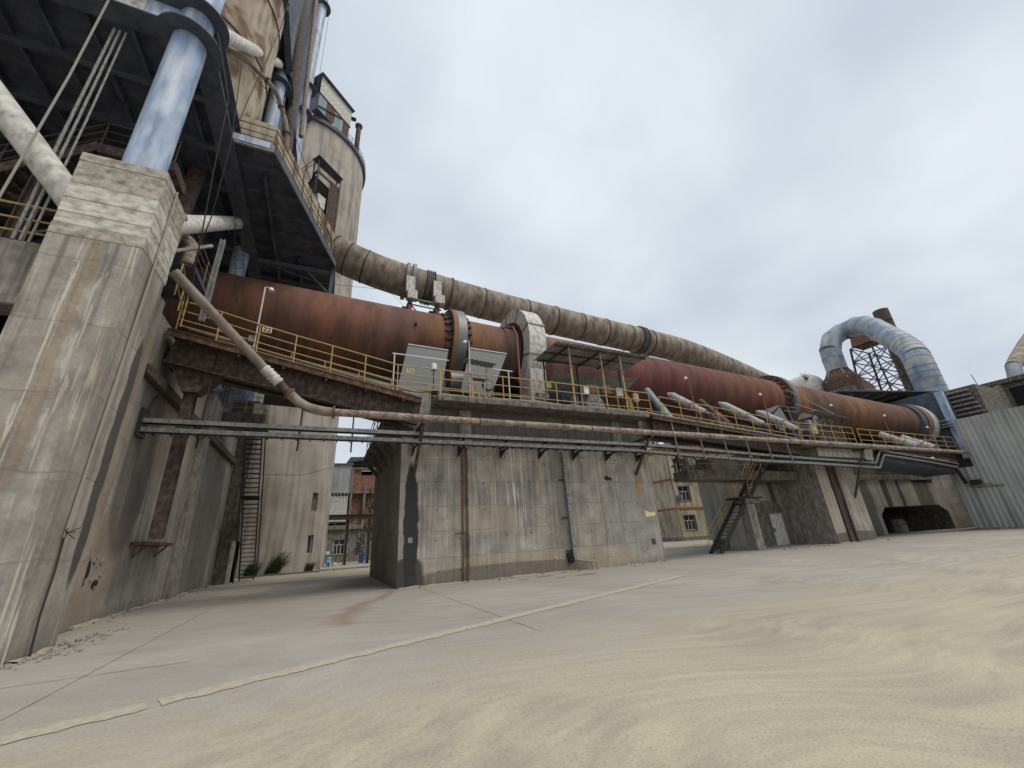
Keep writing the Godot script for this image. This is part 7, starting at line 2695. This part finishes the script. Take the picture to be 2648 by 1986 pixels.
func scooter(p: Vector3) -> void:
	var o := thing("scooter", "pale blue motor scooter parked beside the silo", "scooter", p)
	for q in [V(0.08, 0.24, 0.62), V(-0.08, 0.24, -0.6)]:
		var b := MB.new()
		b.turned(p + q, V(1, 0, 0.12).normalized(), [Vector2(-0.05, 0.16), Vector2(-0.05, 0.22), Vector2(0, 0.24), Vector2(0.05, 0.22), Vector2(0.05, 0.16)], 20)
		var w := part(o, "wheel", b, M.scooter_black)
		b = MB.new()
		b.turned(p + q, V(1, 0, 0.12).normalized(), [Vector2(-0.03, 0.03), Vector2(-0.03, 0.16), Vector2(0.03, 0.16), Vector2(0.03, 0.03)], 16)
		part(w, "rim", b, M.galvanised)
	var b := MB.new()
	b.box(p + V(0.05, 0.62, 0.42), V(0.42, 0.62, 0.12), Basis(Vector3.RIGHT, -0.3), 0.06)
	b.box(p + V(0.08, 0.36, 0.6), V(0.2, 0.16, 0.4), Basis.IDENTITY, 0.06)
	part(o, "front_shield", b, M.scooter_blue)
	b = MB.new()
	b.box(p + V(0, 0.32, 0.05), V(0.32, 0.1, 0.7), Basis.IDENTITY, 0.03)
	b.box(p + V(-0.04, 0.52, -0.45), V(0.34, 0.36, 0.7), Basis.IDENTITY, 0.1)
	part(o, "body", b, M.scooter_blue)
	b = MB.new()
	b.box(p + V(-0.03, 0.76, -0.38), V(0.3, 0.12, 0.7), Basis.IDENTITY, 0.05)
	part(o, "seat", b, M.scooter_black)
	b = MB.new()
	b.tube([p + V(-0.28, 1.0, 0.3), p + V(-0.1, 1.02, 0.36), p + V(0.14, 1.02, 0.36), p + V(0.34, 1.0, 0.3)], 0.02, 6)
	b.tube([p + V(0.05, 0.9, 0.4), p + V(0.02, 1.02, 0.36)], 0.06, 8)
	part(o, "handlebar", b, M.scooter_black)
	for s in [-1.0, 1.0]:
		b = MB.new()
		b.tube([p + V(s * 0.24, 1.0, 0.32), p + V(s * 0.3, 1.22, 0.34)], 0.01, 5)
		b.box(p + V(s * 0.31, 1.27, 0.34), V(0.12, 0.09, 0.02), Basis.IDENTITY, 0.01)
		part(o, "mirror", b, M.scooter_black)
	b = MB.new()
	b.box(p + V(0.07, 0.88, 0.5), V(0.18, 0.12, 0.06), Basis.IDENTITY, 0.02)
	part(o, "headlight", b, M.white_frame)


func tree(called: String, label: String, p: Vector3, h: float, r: float, leaves: int, sd: int) -> void:
	var o := thing(called, label, "tree", p)
	var g := RandomNumberGenerator.new()
	g.seed = sd
	var b := MB.new()
	b.tube([p, p + V(0.05, h * 0.3, 0.0), p + V(-0.05, h * 0.6, 0.05), p + V(0.02, h * 0.9, 0)], [0.045 * h * 0.5, 0.035 * h * 0.5, 0.02 * h * 0.5, 0.01], 8)
	var tips := []
	for k in 14:
		var y := lerpf(0.2, 0.85, k / 13.0) * h
		var a := k * 2.4
		var e := p + V(cos(a) * r * g.randf_range(0.5, 0.9), y + h * 0.12, sin(a) * r * g.randf_range(0.5, 0.9))
		b.tube([p + V(0, y, 0), p.lerp(e, 0.5) + V(0, y * 0.45, 0), e], [0.03, 0.02, 0.008], 5, false)
		tips.append(e)
	part(o, "trunk", b, M.brown_steel)
	b = MB.new()
	for k in leaves:
		var c: Vector3 = tips[g.randi() % tips.size()]
		var rr := r * 0.55
		var d := V(g.randf_range(-1, 1), g.randf_range(-1, 1), g.randf_range(-1, 1))
		if d.length() > 1.0:
			d = d.normalized() * 0.9
		var q := c + d * rr
		var n := V(g.randf_range(-1, 1), g.randf_range(0.1, 1), g.randf_range(-1, 1)).normalized()
		var u := n.cross(V(g.randf_range(-1, 1), g.randf_range(-1, 1), 0.3)).normalized() * g.randf_range(0.08, 0.17)
		var w := n.cross(u) * 0.5
		b.quad(q - u, q + w, q + u, q - w, n)
	part(o, "crown", b, M.leaf)


func build_small_things() -> void:
	# crumbs of concrete swept against the walls: more than one could count
	var gb := MB.new()
	for k in 420:
		var p: Vector3
		match k % 4:
			0: p = V(rng.randf_range(3.2, 17.4), 0, -18.7 + absf(rng.randfn(0, 0.22)))
			1: p = V(-6.1 + absf(rng.randfn(0, 0.25)), 0, rng.randf_range(-33.0, -16.5))
			2: p = V(rng.randf_range(26.8, 38.4), 0, -18.7 + absf(rng.randfn(0, 0.5)))
			_: p = V(-5.0 + absf(rng.randfn(0, 0.4)), 0, rng.randf_range(-15.5, -11.0))
		var sz := rng.randf_range(0.015, 0.06) * (2.0 if rng.randf() < 0.08 else 1.0)
		gb.box(p + V(0, sz * 0.35, 0), V(sz * rng.randf_range(0.8, 1.6), sz * 0.8, sz), Basis(V(rng.randf(), 1, rng.randf()).normalized(), rng.randf_range(0, 3)), sz * 0.2)
	var gs := struct("gravel", gb, M.concrete)
	gs.set_meta("kind", "stuff")
	tag(gs, "scattered crumbs of concrete along the feet of the walls", "gravel")
	# low drifts of dust where wall meets yard
	var dm := mat("dust", ntex(43, 0.03, [[0.0, Color8(140, 131, 116)], [1.0, Color8(178, 168, 148)]], 5, 256), V(0.6, 0.6, 0.6), 0.98)
	for q in [[V(3.1, 0, -18.74), V(17.45, 0, -18.74), Vector3.BACK], [V(-6.19, 0, -33.5), V(-6.19, 0, -16.4), Vector3.RIGHT], [V(-5.07, 0, -13.4), V(-5.07, 0, -11.8), Vector3.RIGHT], [V(26.8, 0, -21.98), V(33.6, 0, -21.98), Vector3.BACK], [V(33.75, 0, -18.74), V(38.5, 0, -18.74), Vector3.BACK]]:
		var db := MB.new()
		var n := int(q[0].distance_to(q[1]) / 0.35)
		var w0 := 0.1
		var h0 := 0.03
		for k in n:
			var a: Vector3 = q[0].lerp(q[1], float(k) / n)
			var c: Vector3 = q[0].lerp(q[1], float(k + 1) / n)
			var w1 := rng.randf_range(0.06, 0.34)
			var h1 := rng.randf_range(0.01, 0.07)
			db.quad(a + q[2] * w0 + V(0, 0.004, 0), c + q[2] * w1 + V(0, 0.004, 0), c + V(0, h1, 0), a + V(0, h0, 0), (q[2] + Vector3.UP * 2.0).normalized())
			w0 = w1; h0 = h1
		var ds := struct("dust_drift", db, dm)
		ds.set_meta("kind", "stuff")
		tag(ds, ["low drift of pale dust along the middle pier's foot", "low drift of dust along the tower base side wall", "low drift of dust at the left pillar's foot", "low drift of dust in the door recess of the right pier", "low drift of dust before the right pier's columns"][[3, -6, -5, 26, 33].find(int(q[0].x))], "dust")
	# wires across the gap and the sky
	for q in [["thin wire hanging across the gap between the silo and the middle pier", [V(-9.0, 8.0, -40.0), V(-2.0, 8.1, -41.0), V(2.6, 9.0, -38.0)]], ["thin wire running down the sky from the second tyre to the collector cone", [V(41.0, 17.0, -29.0), V(50.0, 18.6, -31.0), V(66.0, 20.6, -35.0), V(78.0, 23.8, -36.0)]]]:
		var b := MB.new()
		b.tube(q[1], 0.018, 5)
		single("wire", b, M.cable, q[0], "wire")
